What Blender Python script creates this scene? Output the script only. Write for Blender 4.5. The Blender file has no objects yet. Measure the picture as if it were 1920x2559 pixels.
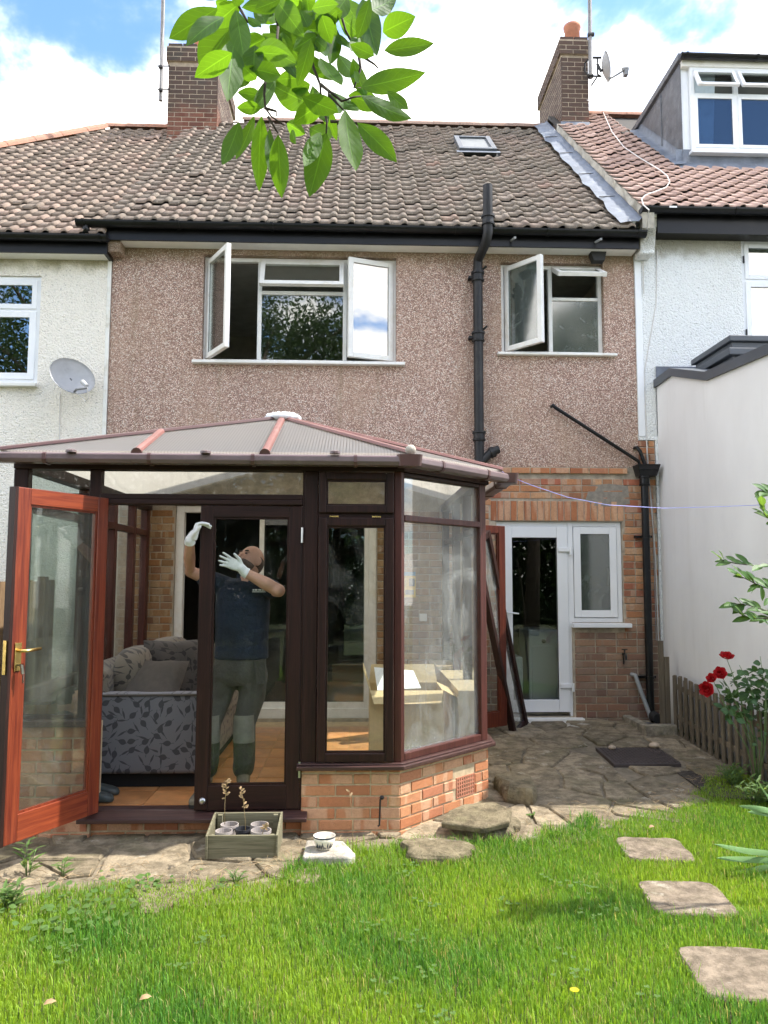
import bpy, bmesh, math, random
import numpy as np
from mathutils import Vector, Matrix, Euler
random.seed(7); np.random.seed(7)
R_ = math.radians
SC = bpy.context.scene
COL = SC.collection

# ------------------------------------------------------------------ camera
CAMP = Vector((0, 0, 1.64)); FPX = 1922.0
def cam_axes(p, y, r):
    p, y, r = R_(p), R_(y), R_(r)
    f = Vector((math.sin(y)*math.cos(p), math.cos(y)*math.cos(p), math.sin(p)))
    ri = Vector((math.cos(y), -math.sin(y), 0)); up = ri.cross(f)
    c, s = math.cos(r), math.sin(r)
    return ri*c+up*s, up*c-ri*s, f
CR, CU, CF = cam_axes(5.01, 1.976, 0.144)
cam = bpy.data.cameras.new('camera'); camo = bpy.data.objects.new('camera', cam); COL.objects.link(camo)
m = Matrix((CR, CU, -CF)).transposed().to_4x4(); m.translation = CAMP; camo.matrix_world = m
cam.sensor_fit = 'VERTICAL'; cam.sensor_height = 36; cam.lens = FPX/2559*36; cam.clip_start = .05; cam.clip_end = 400
SC.camera = camo

# ------------------------------------------------------------------ light
SUN_EL, SUN_AZ = 56.0, -4.0          # azimuth measured from +X towards -Y (the camera side)
sd = Vector((math.cos(R_(SUN_EL))*math.cos(R_(SUN_AZ)), -math.cos(R_(SUN_EL))*math.sin(R_(SUN_AZ)), math.sin(R_(SUN_EL))))
sl = bpy.data.lights.new('sun', 'SUN'); sl.energy = 3.0; sl.angle = R_(0.6); sl.color = (1, .95, .87)
so = bpy.data.objects.new('sun', sl); COL.objects.link(so); so.rotation_euler = (-sd).to_track_quat('-Z', 'Y').to_euler()
so.location = (6, 0, 12)
SC.view_settings.view_transform = 'Standard'; SC.view_settings.look = 'None'
SC.view_settings.exposure = 1.65; SC.view_settings.gamma = 1.0
SC.render.resolution_x, SC.render.resolution_y = 768, 1024
SC.render.engine = 'CYCLES'
SC.cycles.max_bounces = 7; SC.cycles.transparent_max_bounces = 16; SC.cycles.diffuse_bounces = 3
SC.cycles.glossy_bounces = 4; SC.cycles.transmission_bounces = 6
SC.cycles.sample_clamp_indirect = 6
SC.cycles.use_adaptive_sampling = True; SC.cycles.adaptive_threshold = .025; SC.cycles.use_denoising = True

class T:
    """small node-tree builder"""
    def __init__(s, nt): s.nt = nt; nt.nodes.clear()
    def n(s, ty, ins=None, **at):
        nd = s.nt.nodes.new(ty)
        for k, v in at.items(): setattr(nd, k, v)
        for k, v in (ins or {}).items():
            if isinstance(v, bpy.types.NodeSocket): s.nt.links.new(v, nd.inputs[k])
            else: nd.inputs[k].default_value = v
        return nd
    def m(s, op, a, b=0.0, c=0.0, clamp=False):
        return s.n('ShaderNodeMath', {0: a, 1: b, 2: c}, operation=op, use_clamp=clamp).outputs[0]
    def vm(s, op, a, b=(0, 0, 0)):
        nd = s.n('ShaderNodeVectorMath', {0: a, 1: b}, operation=op)
        return nd.outputs['Value'] if op in ('DOT_PRODUCT', 'LENGTH', 'DISTANCE') else nd.outputs[0]
    def scale(s, v, sc): return s.vm('MULTIPLY', v, sc)
    def noise(s, v, scale, detail=3.0, rough=.55, dist=0.0, col=False):
        nd = s.n('ShaderNodeTexNoise', {'Vector': v, 'Scale': scale, 'Detail': detail, 'Roughness': rough, 'Distortion': dist})
        return nd.outputs['Color' if col else 'Fac']
    def vor(s, v, scale, feature='F1', out='Distance', rnd=1.0):
        nd = s.n('ShaderNodeTexVoronoi', {'Vector': v, 'Scale': scale, 'Randomness': rnd}, feature=feature)
        return nd.outputs[out]
    def ramp(s, f, stops, mode='LINEAR'):
        nd = s.n('ShaderNodeValToRGB', {'Fac': f}); cr = nd.color_ramp; cr.interpolation = mode
        while len(cr.elements) < len(stops): cr.elements.new(.5)
        for e, (p, c) in zip(cr.elements, stops):
            e.position = p; e.color = (*c, 1) if not isinstance(c, (int, float)) else (c, c, c, 1)
        return nd.outputs['Color']
    def mix(s, f, a, b, mode='MIX'):
        def c(v): return (*v, 1) if isinstance(v, tuple) and len(v) == 3 else v
        nd = s.n('ShaderNodeMix', data_type='RGBA', blend_type=mode)
        for i, v in ((0, f), (6, c(a)), (7, c(b))):
            if isinstance(v, bpy.types.NodeSocket): s.nt.links.new(v, nd.inputs[i])
            else: nd.inputs[i].default_value = v
        return nd.outputs[2]
    def ss(s, v, a, b):
        return s.n('ShaderNodeMapRange', {'Value': v, 'From Min': a, 'From Max': b}, interpolation_type='SMOOTHSTEP').outputs[0]
    def bump(s, h, st=.5, d=.01, normal=None):
        i = {'Height': h, 'Strength': st, 'Distance': d}
        if normal is not None: i['Normal'] = normal
        return s.n('ShaderNodeBump', i).outputs[0]
    def obj(s): return s.n('ShaderNodeTexCoord').outputs['Object']
    def pos(s): return s.n('ShaderNodeNewGeometry').outputs['Position']
    def rnd(s):
        a = s.n('ShaderNodeObjectInfo').outputs['Random']; b = s.n('ShaderNodeNewGeometry').outputs['Random Per Island']
        return s.m('FRACT', s.m('ADD', a, s.m('MULTIPLY', b, .987)))
    def prin(s, color, rough=.6, normal=None, **kw):
        i = {'Base Color': (*color, 1) if isinstance(color, tuple) and len(color) == 3 else color, 'Roughness': rough}
        if normal is not None: i['Normal'] = normal
        for k, v in kw.items(): i[k.replace('_', ' ')] = v
        return s.n('ShaderNodeBsdfPrincipled', i)
    def out(s, sh): s.n('ShaderNodeOutputMaterial', {'Surface': sh if isinstance(sh, bpy.types.NodeSocket) else sh.outputs[0]})
MATS = {}
def newmat(name):
    m = bpy.data.materials.new(name); m.use_nodes = True; MATS[name] = m
    return T(m.node_tree)

# ------------------------------------------------------------------ sky: thin blue with broad white cloud
w = bpy.data.worlds.new('World'); SC.world = w; w.use_nodes = True
t = T(w.node_tree)
sky = t.n('ShaderNodeTexSky', sky_type='NISHITA', sun_disc=False, sun_elevation=R_(SUN_EL), sun_rotation=R_(90+SUN_AZ), air_density=1.0, dust_density=.4, ozone_density=2.0)
dirv = t.n('ShaderNodeTexCoord').outputs['Generated']
dirv = t.n('ShaderNodeVectorRotate', {'Vector': dirv, 'Angle': R_(5)}, rotation_type='Z_AXIS').outputs[0]
sep = t.n('ShaderNodeSeparateXYZ', {0: dirv})
den = t.m('ADD', t.m('MAXIMUM', sep.outputs[2], 0.0), .28)
px_ = t.m('DIVIDE', sep.outputs[0], den); py_ = t.m('DIVIDE', sep.outputs[1], den)
CLOUD_Z = 32.11
cv = t.n('ShaderNodeCombineXYZ', {0: px_, 1: py_, 2: CLOUD_Z}).outputs[0]
cn = t.noise(cv, 2.1, 7, .55, .25)
cmask = t.m('POWER', t.ss(cn, .39, .53), 2.6)
cn2 = t.noise(cv, 5.5, 5, .6, .2)
ccol = t.mix(cn2, (8.4, 8.0, 7.5), (11.4, 10.9, 10.2))
ccol = t.mix(t.ss(cn, .45, .75), (9.6, 9.3, 8.9), ccol)
skyc = t.mix(cmask, t.mix(1.0, sky.outputs[0], (.80, .95, 1.10), 'MULTIPLY'), ccol)
bg = t.n('ShaderNodeBackground', {'Color': skyc, 'Strength': .12})
t.n('ShaderNodeOutputWorld', {'Surface': bg.outputs[0]})

# ------------------------------------------------------------------ pixel measuring: a photograph pixel to a point in the place
def ray(px, py):
    return (CF*FPX + CR*(px-960) - CU*(py-1279.5))
def P(px, py, Y):
    d = ray(px, py); k = (Y-CAMP.y)/d.y; return CAMP + d*k
def X(px, py, Y): return P(px, py, Y).x
def Z(px, py, Y): return P(px, py, Y).z
def G(px, py, z=0.0):
    d = ray(px, py); k = (z-CAMP.z)/d.z; return CAMP + d*k
def OX(px, py, xx):
    d = ray(px, py); return CAMP+d*(xx/d.x)
def gz(y): return 0.0 if y < 4.9 else min(.17, (y-4.9)/3.1*.17)

# ------------------------------------------------------------------ objects
WP = {}
class MB:
    def __init__(s, M=None): s.v = []; s.f = []; s.M = M
    def add(s, vs, fs, M=None):
        o = len(s.v); M2 = M if M is not None else s.M
        s.v += [tuple(M2 @ Vector(v)) if M2 is not None else tuple(v) for v in vs]
        s.f += [tuple(i+o for i in f) for f in fs]; return s
    def box(s, x0, x1, y0, y1, z0, z1, M=None):
        if x0 > x1: x0, x1 = x1, x0
        if y0 > y1: y0, y1 = y1, y0
        if z0 > z1: z0, z1 = z1, z0
        return s.add([(x0,y0,z0),(x1,y0,z0),(x1,y1,z0),(x0,y1,z0),(x0,y0,z1),(x1,y0,z1),(x1,y1,z1),(x0,y1,z1)],
              [(0,3,2,1),(4,5,6,7),(0,1,5,4),(1,2,6,5),(2,3,7,6),(3,0,4,7)], M)
    def prism(s, poly, d, M=None):
        """poly: list of 3D points (flat), extruded by vector d"""
        n = len(poly); d = Vector(d)
        vs = [Vector(p) for p in poly]; vs += [p+d for p in vs[:n]]
        fs = [tuple(range(n-1, -1, -1)), tuple(range(n, 2*n))] + [(i, (i+1) % n, n+(i+1) % n, n+i) for i in range(n)]
        return s.add(vs, fs, M)
    def tube(s, pts, r, n=8, cap=True, M=None):
        pts = [Vector(p) for p in pts]; k = len(pts)
        rs = r if isinstance(r, (list, tuple)) else [r]*k
        vs, fs = [], []; up = None
        for i, p in enumerate(pts):
            d = (pts[min(i+1, k-1)]-pts[max(i-1, 0)]).normalized()
            if up is None: up = Vector((0, 0, 1)) if abs(d.z) < .9 else Vector((1, 0, 0))
            a = d.cross(up); a = a.normalized() if a.length > 1e-6 else Vector((1, 0, 0)); b = a.cross(d).normalized(); up = b
            for j in range(n):
                q = 2*math.pi*j/n; vs.append(p + (a*math.cos(q)+b*math.sin(q))*rs[i])
        for i in range(k-1):
            for j in range(n): fs.append((i*n+j, i*n+(j+1) % n, (i+1)*n+(j+1) % n, (i+1)*n+j))
        if cap: fs += [tuple(range(n-1, -1, -1)), tuple(range((k-1)*n, k*n))]
        return s.add(vs, fs, M)
    def lathe(s, prof, c=(0, 0, 0), n=20, M=None, cap=True):
        c = Vector(c); vs, fs = [], []
        for r, z in prof:
            for j in range(n): q = 2*math.pi*j/n; vs.append(c+Vector((r*math.cos(q), r*math.sin(q), z)))
        for i in range(len(prof)-1):
            for j in range(n): fs.append((i*n+j, i*n+(j+1) % n, (i+1)*n+(j+1) % n, (i+1)*n+j))
        if cap and prof[0][0] > 1e-4: fs.append(tuple(range(n-1, -1, -1)))
        if cap and prof[-1][0] > 1e-4: fs.append(tuple(range((len(prof)-1)*n, len(prof)*n)))
        return s.add(vs, fs, M)
    def loft(s, rings, cap=True, n=16, M=None):
        """rings: (centre, axis_a, axis_b, exponent)"""
        vs, fs = [], []
        for c, a, b, e in rings:
            c, a, b = Vector(c), Vector(a), Vector(b)
            for j in range(n):
                q = 2*math.pi*j/n; ca, sa = math.cos(q), math.sin(q)
                vs.append(c + a*math.copysign(abs(ca)**(2/e), ca) + b*math.copysign(abs(sa)**(2/e), sa))
        k = len(rings)
        for i in range(k-1):
            for j in range(n): fs.append((i*n+j, i*n+(j+1) % n, (i+1)*n+(j+1) % n, (i+1)*n+j))
        if cap: fs += [tuple(range(n-1, -1, -1)), tuple(range((k-1)*n, k*n))]
        return s.add(vs, fs, M)
    def sphere(s, c, r, nu=14, nv=9, sc=(1, 1, 1), fn=None, M=None):
        c = Vector(c); vs, fs = [], []
        for i in range(nv+1):
            th = math.pi*i/nv
            for j in range(nu):
                q = 2*math.pi*j/nu
                d = Vector((math.sin(th)*math.cos(q), math.sin(th)*math.sin(q), math.cos(th)))
                k = fn(d) if fn else 1
                vs.append(c+Vector((d.x*sc[0], d.y*sc[1], d.z*sc[2]))*r*k)
        for i in range(nv):
            for j in range(nu): fs.append((i*nu+j, (i+1)*nu+j, (i+1)*nu+(j+1) % nu, i*nu+(j+1) % nu))
        return s.add(vs, fs, M)
    def frame(s, x0, x1, z0, z1, y0, y1, w, wt=None, wb=None, M=None):
        """rectangular frame in the XZ plane, stiles full height, rails butted between"""
        wt = wt or w; wb = wb or w
        s.box(x0, x0+w, y0, y1, z0, z1, M); s.box(x1-w, x1, y0, y1, z0, z1, M)
        s.box(x0+w, x1-w, y0+.002, y1-.002, z1-wt, z1, M); s.box(x0+w, x1-w, y0+.002, y1-.002, z0, z0+wb, M); return s
    def mesh(s, name):
        me = bpy.data.meshes.new(name); me.from_pydata(s.v, [], s.f); me.update(); return me
def add(name, me, mat, parent=None, loc=(0, 0, 0), rot=None, smooth=False, bevel=0, seg=2):
    if isinstance(me, MB): me = me.mesh(name)
    if mat is not None and not me.materials: me.materials.append(MATS[mat])
    o = bpy.data.objects.new(name, me); COL.objects.link(o)
    loc = Vector(loc); WP[o.name] = loc.copy()
    if parent is not None: o.parent = parent; loc = loc - WP[parent.name]
    o.location = loc
    if rot is not None: o.rotation_euler = rot
    if smooth and len(me.polygons): me.shade_smooth()
    if bevel:
        b = o.modifiers.new('bevel', 'BEVEL'); b.width = bevel; b.segments = seg; b.limit_method = 'ANGLE'; b.angle_limit = R_(35)
        b.harden_normals = False
    return o
def tag(o, label, cat=None, group=None, kind=None):
    o['label'] = label
    if cat: o['category'] = cat
    if group: o['group'] = group
    if kind: o['kind'] = kind
    return o
def thing(name, loc, label, cat, group=None):
    o = bpy.data.objects.new(name, None); COL.objects.link(o); o.location = loc; o.empty_display_size = .1
    WP[o.name] = Vector(loc); return tag(o, label, cat, group)
def struct(o): o['kind'] = 'structure'; return o
def stuff(o, label=None, cat=None):
    o['kind'] = 'stuff'
    if label: o['label'] = label
    if cat: o['category'] = cat
    return o
def smooth_angle(o, ang=40):
    o.data.shade_smooth()
    md = o.modifiers.new('wn', 'EDGE_SPLIT'); md.split_angle = R_(ang); return o
# ================================================================== materials
def pm(name, col, rough=.6, var=.12, scale=6.0, bs=0.0, bscale=40.0, bd=.004, vary_obj=0.0, dirt=None, dscale=2.0, metal=0.0, spec=.5, coat=0.0):
    t = newmat(name); v = t.obj()
    n = t.noise(v, scale, 5, .6)
    c = t.mix(t.ss(n, .25, .75), tuple(x*(1-var) for x in col), tuple(min(1, x*(1+var)) for x in col))
    if vary_obj:
        r = t.rnd(); c = t.mix(1.0, c, t.ramp(r, [(0, 1-vary_obj), (1, 1+vary_obj)]), 'MULTIPLY')
    if dirt:
        d = t.ss(t.noise(t.vm('ADD', v, (3, 5, 1)), dscale, 8, .7), .5, .72); c = t.mix(t.m('MULTIPLY', d, .75), c, dirt)
    nm = None
    if bs: nm = t.bump(t.noise(v, bscale, 5, .65), bs, bd)
    rr = t.m('ADD', rough-.08, t.m('MULTIPLY', n, .16))
    t.out(t.prin(c, rr, nm, Metallic=metal, Specular_IOR_Level=spec, Coat_Weight=coat)); return MATS[name]

# pebbledash
t = newmat('pebbledash'); v = t.obj()
d1 = t.vor(v, 88); cc = t.vor(v, 88, out='Color')
r = t.n('ShaderNodeSeparateColor', {0: cc}).outputs[0]
c = t.ramp(r, [(0, (.30, .18, .14)), (.22, (.48, .315, .25)), (.45, (.63, .44, .355)), (.66, (.77, .565, .46)), (.86, (.86, .70, .58)), (1, (.94, .87, .77))])
edge = t.ss(d1, .30, .62)
c = t.mix(t.m('MULTIPLY', edge, .72), c, (.16, .092, .072))
big = t.noise(t.scale(v, (1, 1, .6)), 1.3, 5, .6)
c = t.mix(t.m('MULTIPLY', t.ss(big, .42, .7), .4), c, (.42, .29, .20), 'MIX')
sz = t.n('ShaderNodeSeparateXYZ', {0: v}).outputs[2]
streak = t.ss(t.noise(t.scale(v, (7, 1, .35)), 1.0, 5, .6), .56, .72)
c = t.mix(t.m('MULTIPLY', streak, .42), c, (.26, .19, .12))
eaves_tint = t.m('MULTIPLY', t.ss(t.m('ADD', sz, t.m('MULTIPLY', t.noise(v, 3.0, 4), .5)), 5.24, 5.54), .7)   # colour turns green-brown towards the eaves
c = t.mix(eaves_tint, c, (.16, .125, .06))
h = t.m('SUBTRACT', 1.0, d1)
t.out(t.prin(c, .85, t.bump(h, .6, .010), Specular_IOR_Level=.25))
# white roughcast
def roughcast(name, base, al, z0, z1):
    t = newmat(name); v = t.obj()
    n1 = t.noise(v, 48, 4, .6, .5); n2 = t.vor(t.vm('ADD', v, t.scale(t.noise(v, 9, 2, .5, 0, True), (.06, .06, .06))), 52, 'F1')
    h = t.m('ADD', t.m('MULTIPLY', n1, .8), t.m('MULTIPLY', t.m('SUBTRACT', 1.0, n2), .8))
    c = t.mix(t.ss(n1, .3, .45), tuple(x*.62 for x in base), base)
    sz = t.n('ShaderNodeSeparateXYZ', {0: v}).outputs[2]
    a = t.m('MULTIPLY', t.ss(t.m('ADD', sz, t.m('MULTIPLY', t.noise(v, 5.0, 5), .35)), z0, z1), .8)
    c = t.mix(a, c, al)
    c = t.mix(t.m('MULTIPLY', t.ss(t.noise(t.scale(v, (1, 1, .4)), 1.2, 6, .65), .5, .75), .3), c, tuple(x*.8 for x in (base[0], base[1]*.97, base[2]*.88)))
    t.out(t.prin(c, .8, t.bump(h, .8, .018), Specular_IOR_Level=.3))
roughcast('roughcast_cream', (.90, .855, .765), (.24, .22, .10), 5.10, 5.28)
roughcast('roughcast_white', (.83, .85, .84), (.28, .26, .18), 5.34, 5.54)
# smooth render of the extension
t = newmat('smooth_render'); v = t.obj()
n = t.noise(t.scale(v, (1, 1, .5)), 1.4, 6, .6); n2 = t.noise(v, 160, 3, .6)
stn = t.ss(t.noise(t.scale(v, (1, 5, .35)), 1.0, 6, .65), .52, .74)
c = t.mix(t.ss(n, .3, .75), (.72, .71, .70), (.80, .795, .785)); c = t.mix(t.m('MULTIPLY', stn, .16), c, (.50, .48, .44))
sz = t.n('ShaderNodeSeparateXYZ', {0: v}).outputs[2]
c = t.mix(t.m('MULTIPLY', t.ss(t.m('ADD', sz, t.m('MULTIPLY', n, -.4)), .45, .1), .6), c, (.42, .40, .34))
t.out(t.prin(c, .85, t.bump(n2, .35, .003), Specular_IOR_Level=.3))

def brickmat(name, stops, pale, soot, sootamt=.3, zdark=None):
    t = newmat(name); v = t.obj(); r = t.rnd()
    vv = t.vm('ADD', v, t.n('ShaderNodeCombineXYZ', {0: t.m('MULTIPLY', r, 37.0), 1: t.m('MULTIPLY', r, 11.0), 2: r}).outputs[0])
    c = t.ramp(r, stops)
    band = t.ss(t.noise(t.scale(vv, (1, 1, .12)), 9.5, 1, .4), .5, .56)          # paler kiss marks across a brick
    c = t.mix(t.m('MULTIPLY', band, .62), c, pale)
    n = t.noise(vv, 45, 5, .7); c = t.mix(t.m('MULTIPLY', t.ss(n, .35, .75), .35), c, tuple(x*.55 for x in stops[1][1]))
    sp = t.ss(t.noise(vv, 130, 2, .5), .66, .72); c = t.mix(t.m('MULTIPLY', sp, .55), c, (.05, .035, .03))
    w = t.pos(); d = t.m('MULTIPLY', t.ss(t.noise(w, 2.3, 6, .65), .48, .75), sootamt)
    if zdark:  # height grade: soot on chimney tops, darker foot on kitchen wall
        sz = t.n('ShaderNodeSeparateXYZ', {0: w}).outputs[2]
        d = t.m('ADD', d, t.m('MULTIPLY', t.ss(t.m('ADD', sz, t.m('MULTIPLY', t.noise(w, 3.0, 5), .8)), zdark[0], zdark[1]), zdark[2]), 0, True)
    c = t.mix(d, c, soot)
    t.out(t.prin(c, .85, t.bump(t.m('ADD', t.noise(vv, 60, 5, .7), t.m('MULTIPLY', sp, -.8)), .55, .004), Specular_IOR_Level=.25))
OR = [(0, (.36, .135, .065)), (.3, (.46, .185, .085)), (.6, (.52, .25, .125)), (.8, (.43, .165, .09)), (1, (.58, .33, .18))]
brickmat('brick_orange', OR, (.64, .42, .27), (.16, .11, .07), .22)
brickmat('brick_kitchen', [(0, (.44, .15, .085)), (.2, (.27, .125, .075)), (.4, (.52, .23, .10)), (.6, (.37, .18, .095)), (.8, (.58, .34, .185)), (.92, (.50, .20, .085)), (1, (.25, .20, .16))], (.52, .37, .26), (.13, .105, .09), .28, (2.1, 1.0, .62))
brickmat('brick_chimney', [(0, (.13, .052, .036)), (.4, (.165, .066, .044)), (.7, (.20, .082, .054)), (1, (.235, .11, .072))], (.20, .10, .07), (.07, .06, .05), .35, (9.05, 9.45, .75))
brickmat('brick_inside', [(0, (.34, .17, .075)), (.3, (.26, .15, .07)), (.6, (.40, .23, .11)), (1, (.24, .13, .08))], (.46, .33, .19), (.14, .11, .07), .3)
pm('mortar_buff', (.46, .36, .23), .9, .2, 20, .5, 90, .004)
pm('mortar_grey', (.40, .34, .26), .9, .25, 12, .5, 90, .004, dirt=(.16, .14, .11))
pm('mortar_chimney', (.36, .29, .21), .9, .2, 20, .5, 90, .004, dirt=(.15, .13, .10), dscale=3)
pm('cement_patch', (.255, .225, .185), .9, .2, 20, .5, 60, .004)
pm('cement', (.40, .37, .31), .9, .22, 9, .7, 60, .008, dirt=(.18, .16, .12), dscale=3)

def tilemat(name, stops, lichen, lam, under):
    t = newmat(name); v = t.pos(); r = t.rnd()
    c = t.ramp(r, stops)
    n = t.noise(v, 30, 5, .7); c = t.mix(t.m('MULTIPLY', t.ss(n, .35, .7), .5), c, under)
    big = t.noise(v, 1.1, 5, .6); c = t.mix(t.m('MULTIPLY', t.ss(big, .45, .7), .35), c, (.30, .20, .165))
    l = t.m('MULTIPLY', t.ss(t.noise(v, 75, 3, .6), .6, .68), lam); c = t.mix(l, c, lichen)
    t.out(t.prin(c, .85, t.bump(t.noise(v, 90, 4, .7), .6, .004), Specular_IOR_Level=.25))
tilemat('tile_old', [(0, (.165, .140, .113)), (.35, (.20, .168, .137)), (.7, (.23, .19, .155)), (.97, (.26, .208, .17)), (1, (.32, .21, .165))], (.56, .51, .42), .75, (.18, .145, .11))
tilemat('tile_old_left', [(0, (.195, .158, .126)), (.35, (.25, .20, .16)), (.7, (.29, .228, .184)), (1, (.35, .255, .205))], (.52, .46, .36), .5, (.19, .14, .105))
tilemat('tile_new', [(0, (.43, .295, .245)), (.5, (.47, .325, .27)), (1, (.51, .36, .30))], (.58, .44, .38), .2, (.38, .26, .21))
tilemat('tile_ridge', [(0, (.24, .17, .135)), (.5, (.28, .19, .15)), (1, (.32, .215, .17))], (.40, .36, .28), .5, (.17, .12, .09))
tilemat('tile_ridge_left', [(0, (.45, .22, .15)), (.5, (.50, .25, .17)), (1, (.40, .22, .16))], (.42, .38, .28), .4, (.22, .13, .09))
pm('dusty_glass', (.15, .16, .16), .45, .2, 6, dirt=(.24, .24, .23))
pm('roof_felt', (.05, .045, .04), .95)
pm('upvc', (.80, .81, .82), .35, .03, 3, dirt=None)
pm('upvc_old', (.81, .80, .76), .45, .05, 8, dirt=(.66, .62, .52), dscale=5)
pm('soffit_paint', (.84, .82, .77), .6, .05, 6, .1, 40, .002)
pm('paint_white', (.80, .79, .74), .6, .05, 6, .15, 60, .002, dirt=(.50, .45, .33), dscale=3)
pm('paint_white_clean', (.82, .84, .86), .5, .03, 5)
pm('black_plastic', (.005, .0053, .0062), .35, .3, 4, .1, 60, .001, dirt=(.013, .0135, .0135), dscale=4, spec=.35)
pm('black_iron', (.012, .012, .013), .5, .3, 8, .3, 50, .003, dirt=(.045, .042, .036), dscale=6, spec=.4)
pm('lead', (.15, .17, .205), .6, .25, 5, .5, 7, .02, dirt=(.27, .29, .33), dscale=5)
pm('lead_dark', (.10, .105, .115), .5, .3, 6, .5, 9, .02, dirt=(.22, .225, .24), dscale=5)
pm('slate_grey_metal', (.075, .085, .10), .45, .12, 3, .05, 40, .001)
pm('terracotta', (.42, .17, .10), .8, .15, 10, .3, 50, .003, dirt=(.22, .11, .08))
pm('aluminium', (.20, .19, .185), .5, .2, 9, .1, 40, .001, metal=.3)
pm('dish_grey', (.40, .40, .40), .55, .12, 6, .1, 80, .001, dirt=(.27, .265, .26), dscale=5)
pm('plastic_grey', (.20, .205, .21), .5, .15, 6)
pm('pipe_grey', (.30, .315, .32), .5, .15, 8, dirt=(.2, .2, .18))
pm('brass', (.78, .54, .20), .25, .15, 20, metal=1.0)
pm('steel', (.55, .54, .52), .3, .15, 20, metal=1.0)
pm('rubber_black', (.02, .02, .02), .7)
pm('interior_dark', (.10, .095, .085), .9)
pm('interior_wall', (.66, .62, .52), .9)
pm('interior_ceiling', (.55, .54, .50), .9)
pm('curtain', (.62, .68, .74), .9, .12, 8)
pm('gutter_rose', (.15, .105, .105), .3, .12, 5, dirt=(.24, .19, .185), dscale=2.5)
pm('bar_rose', (.22, .10, .085), .4, .12, 5, dirt=(.30, .18, .155), dscale=4)
pm('gutter_brown', (.10, .05, .045), .35, .15, 5)

def wood(name, c0, c1, ax, rough, ring=1.0, coat=0.0, worn=None, turn=0):
    t = newmat(name); v = t.obj()
    if turn: v = t.n('ShaderNodeVectorRotate', {'Vector': v, 'Angle': R_(-turn)}, rotation_type='Z_AXIS').outputs[0]
    sc = [30, 30, 30]; sc[ax] = 1.2
    g = t.noise(t.scale(v, tuple(sc)), 1.6*ring, 6, .65, .8); g2 = t.noise(t.scale(v, tuple(x*4 for x in sc)), 1.6, 3, .6)
    c = t.mix(t.ss(g, .3, .7), c0, c1)
    c = t.mix(t.m('MULTIPLY', t.ss(g2, .5, .7), .4), c, tuple(x*.55 for x in c0))
    if worn:
        n = t.ss(t.noise(t.scale(v, tuple(x*.35 for x in sc)), 2.2, 7, .72), .58, .70)
        c = t.mix(t.m('MULTIPLY', n, .55), c, worn)
    t.out(t.prin(c, rough, t.bump(t.m('ADD', g, g2), .25, .002), Coat_Weight=coat, Coat_Roughness=.2, Specular_IOR_Level=.28))
wood('mahogany_v', (.11, .017, .009), (.235, .047, .018), 2, .38, 1, .25)
wood('mahogany_h', (.20, .028, .009), (.37, .075, .020), 0, .38, 1, .25)
wood('mahogany_rail', (.14, .022, .010), (.27, .056, .020), 0, .38, 1, .25, None, 243.5)
wood('mahogany_shaded', (.06, .012, .007), (.12, .027, .013), 2, .4, 1, .1)  # side-door mahogany with its shade put into the colour
wood('darkwood_v', (.015, .0058, .0046), (.034, .0118, .0085), 2, .5, 1, .0, (.075, .033, .025))
wood('darkwood_h', (.015, .0058, .0046), (.034, .0122, .009), 0, .5, 1, .0, (.08, .038, .03))
wood('redwood_v', (.050, .016, .013), (.095, .031, .024), 2, .42, 1, .12, (.19, .09, .07))
wood('sillwood', (.045, .022, .019), (.085, .042, .036), 0, .4, 1, .15, (.21, .165, .155))
wood('fence_wood', (.10, .080, .055), (.19, .155, .11), 2, .9, 1, 0, (.10, .115, .05))
wood('board_brown', (.16, .10, .055), (.27, .18, .10), 2, .9, 1, 0, (.12, .10, .06))
wood('planter_wood', (.115, .105, .062), (.235, .215, .14), 0, .9, 1.4, 0, (.30, .29, .22))

def glass(name, base=.05, tint=(.93, .96, .94), dirt=0.0, dcol=(.55, .56, .55), dscale=2.0, rough=.0, frost=0.0):
    t = newmat(name); v = t.pos()
    fc = t.n('ShaderNodeLayerWeight', {'Blend': .5}).outputs['Facing']
    f = t.m('ADD', base, t.m('MULTIPLY', t.m('POWER', fc, 4.5), 1-base), 0, True)
    tr = t.n('ShaderNodeBsdfTransparent', {'Color': (*tint, 1)}).outputs[0]
    gl = t.n('ShaderNodeBsdfGlossy', {'Color': (1, 1, 1, 1), 'Roughness': rough}).outputs[0]
    if dirt:
        sw = t.noise(t.vm('ADD', t.scale(v, (1, 1, .8)), t.scale(t.noise(v, 1.2, 2, .5, 0, True), (1.2, 1.2, 1.6))), dscale, 5, .62, 2.2)
        sp = t.ss(t.noise(v, 75, 2, .6), .64, .72); run = t.noise(t.scale(v, (26, 26, .8)), 1.4, 3, .6)
        d = t.m('MULTIPLY', t.m('ADD', t.m('MULTIPLY', t.ss(sw, .46, .72), 1.0), t.m('ADD', t.m('MULTIPLY', sp, .45), t.m('MULTIPLY', t.ss(run, .5, .75), .4))), dirt, 0, True)
        df = t.n('ShaderNodeBsdfDiffuse', {'Color': (*dcol, 1)}).outputs[0]; tl = t.n('ShaderNodeBsdfTranslucent', {'Color': (*dcol, 1)}).outputs[0]
        dd = t.n('ShaderNodeMixShader', {0: .5, 1: df, 2: tl}).outputs[0]
        tr = t.n('ShaderNodeMixShader', {0: t.m('ADD', d, frost, 0, True), 1: tr, 2: dd}).outputs[0]
    t.out(t.n('ShaderNodeMixShader', {0: f, 1: tr, 2: gl}))
glass('glass_house', .14, (.72, .76, .74))
glass('glass_mirror', .30, (.40, .45, .45))
glass('glass_roof', .05, (.45, .48, .48))
glass('glass_door', .05, (.80, .83, .81))
glass('glass_dormer', .09, (.42, .50, .58))
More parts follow.
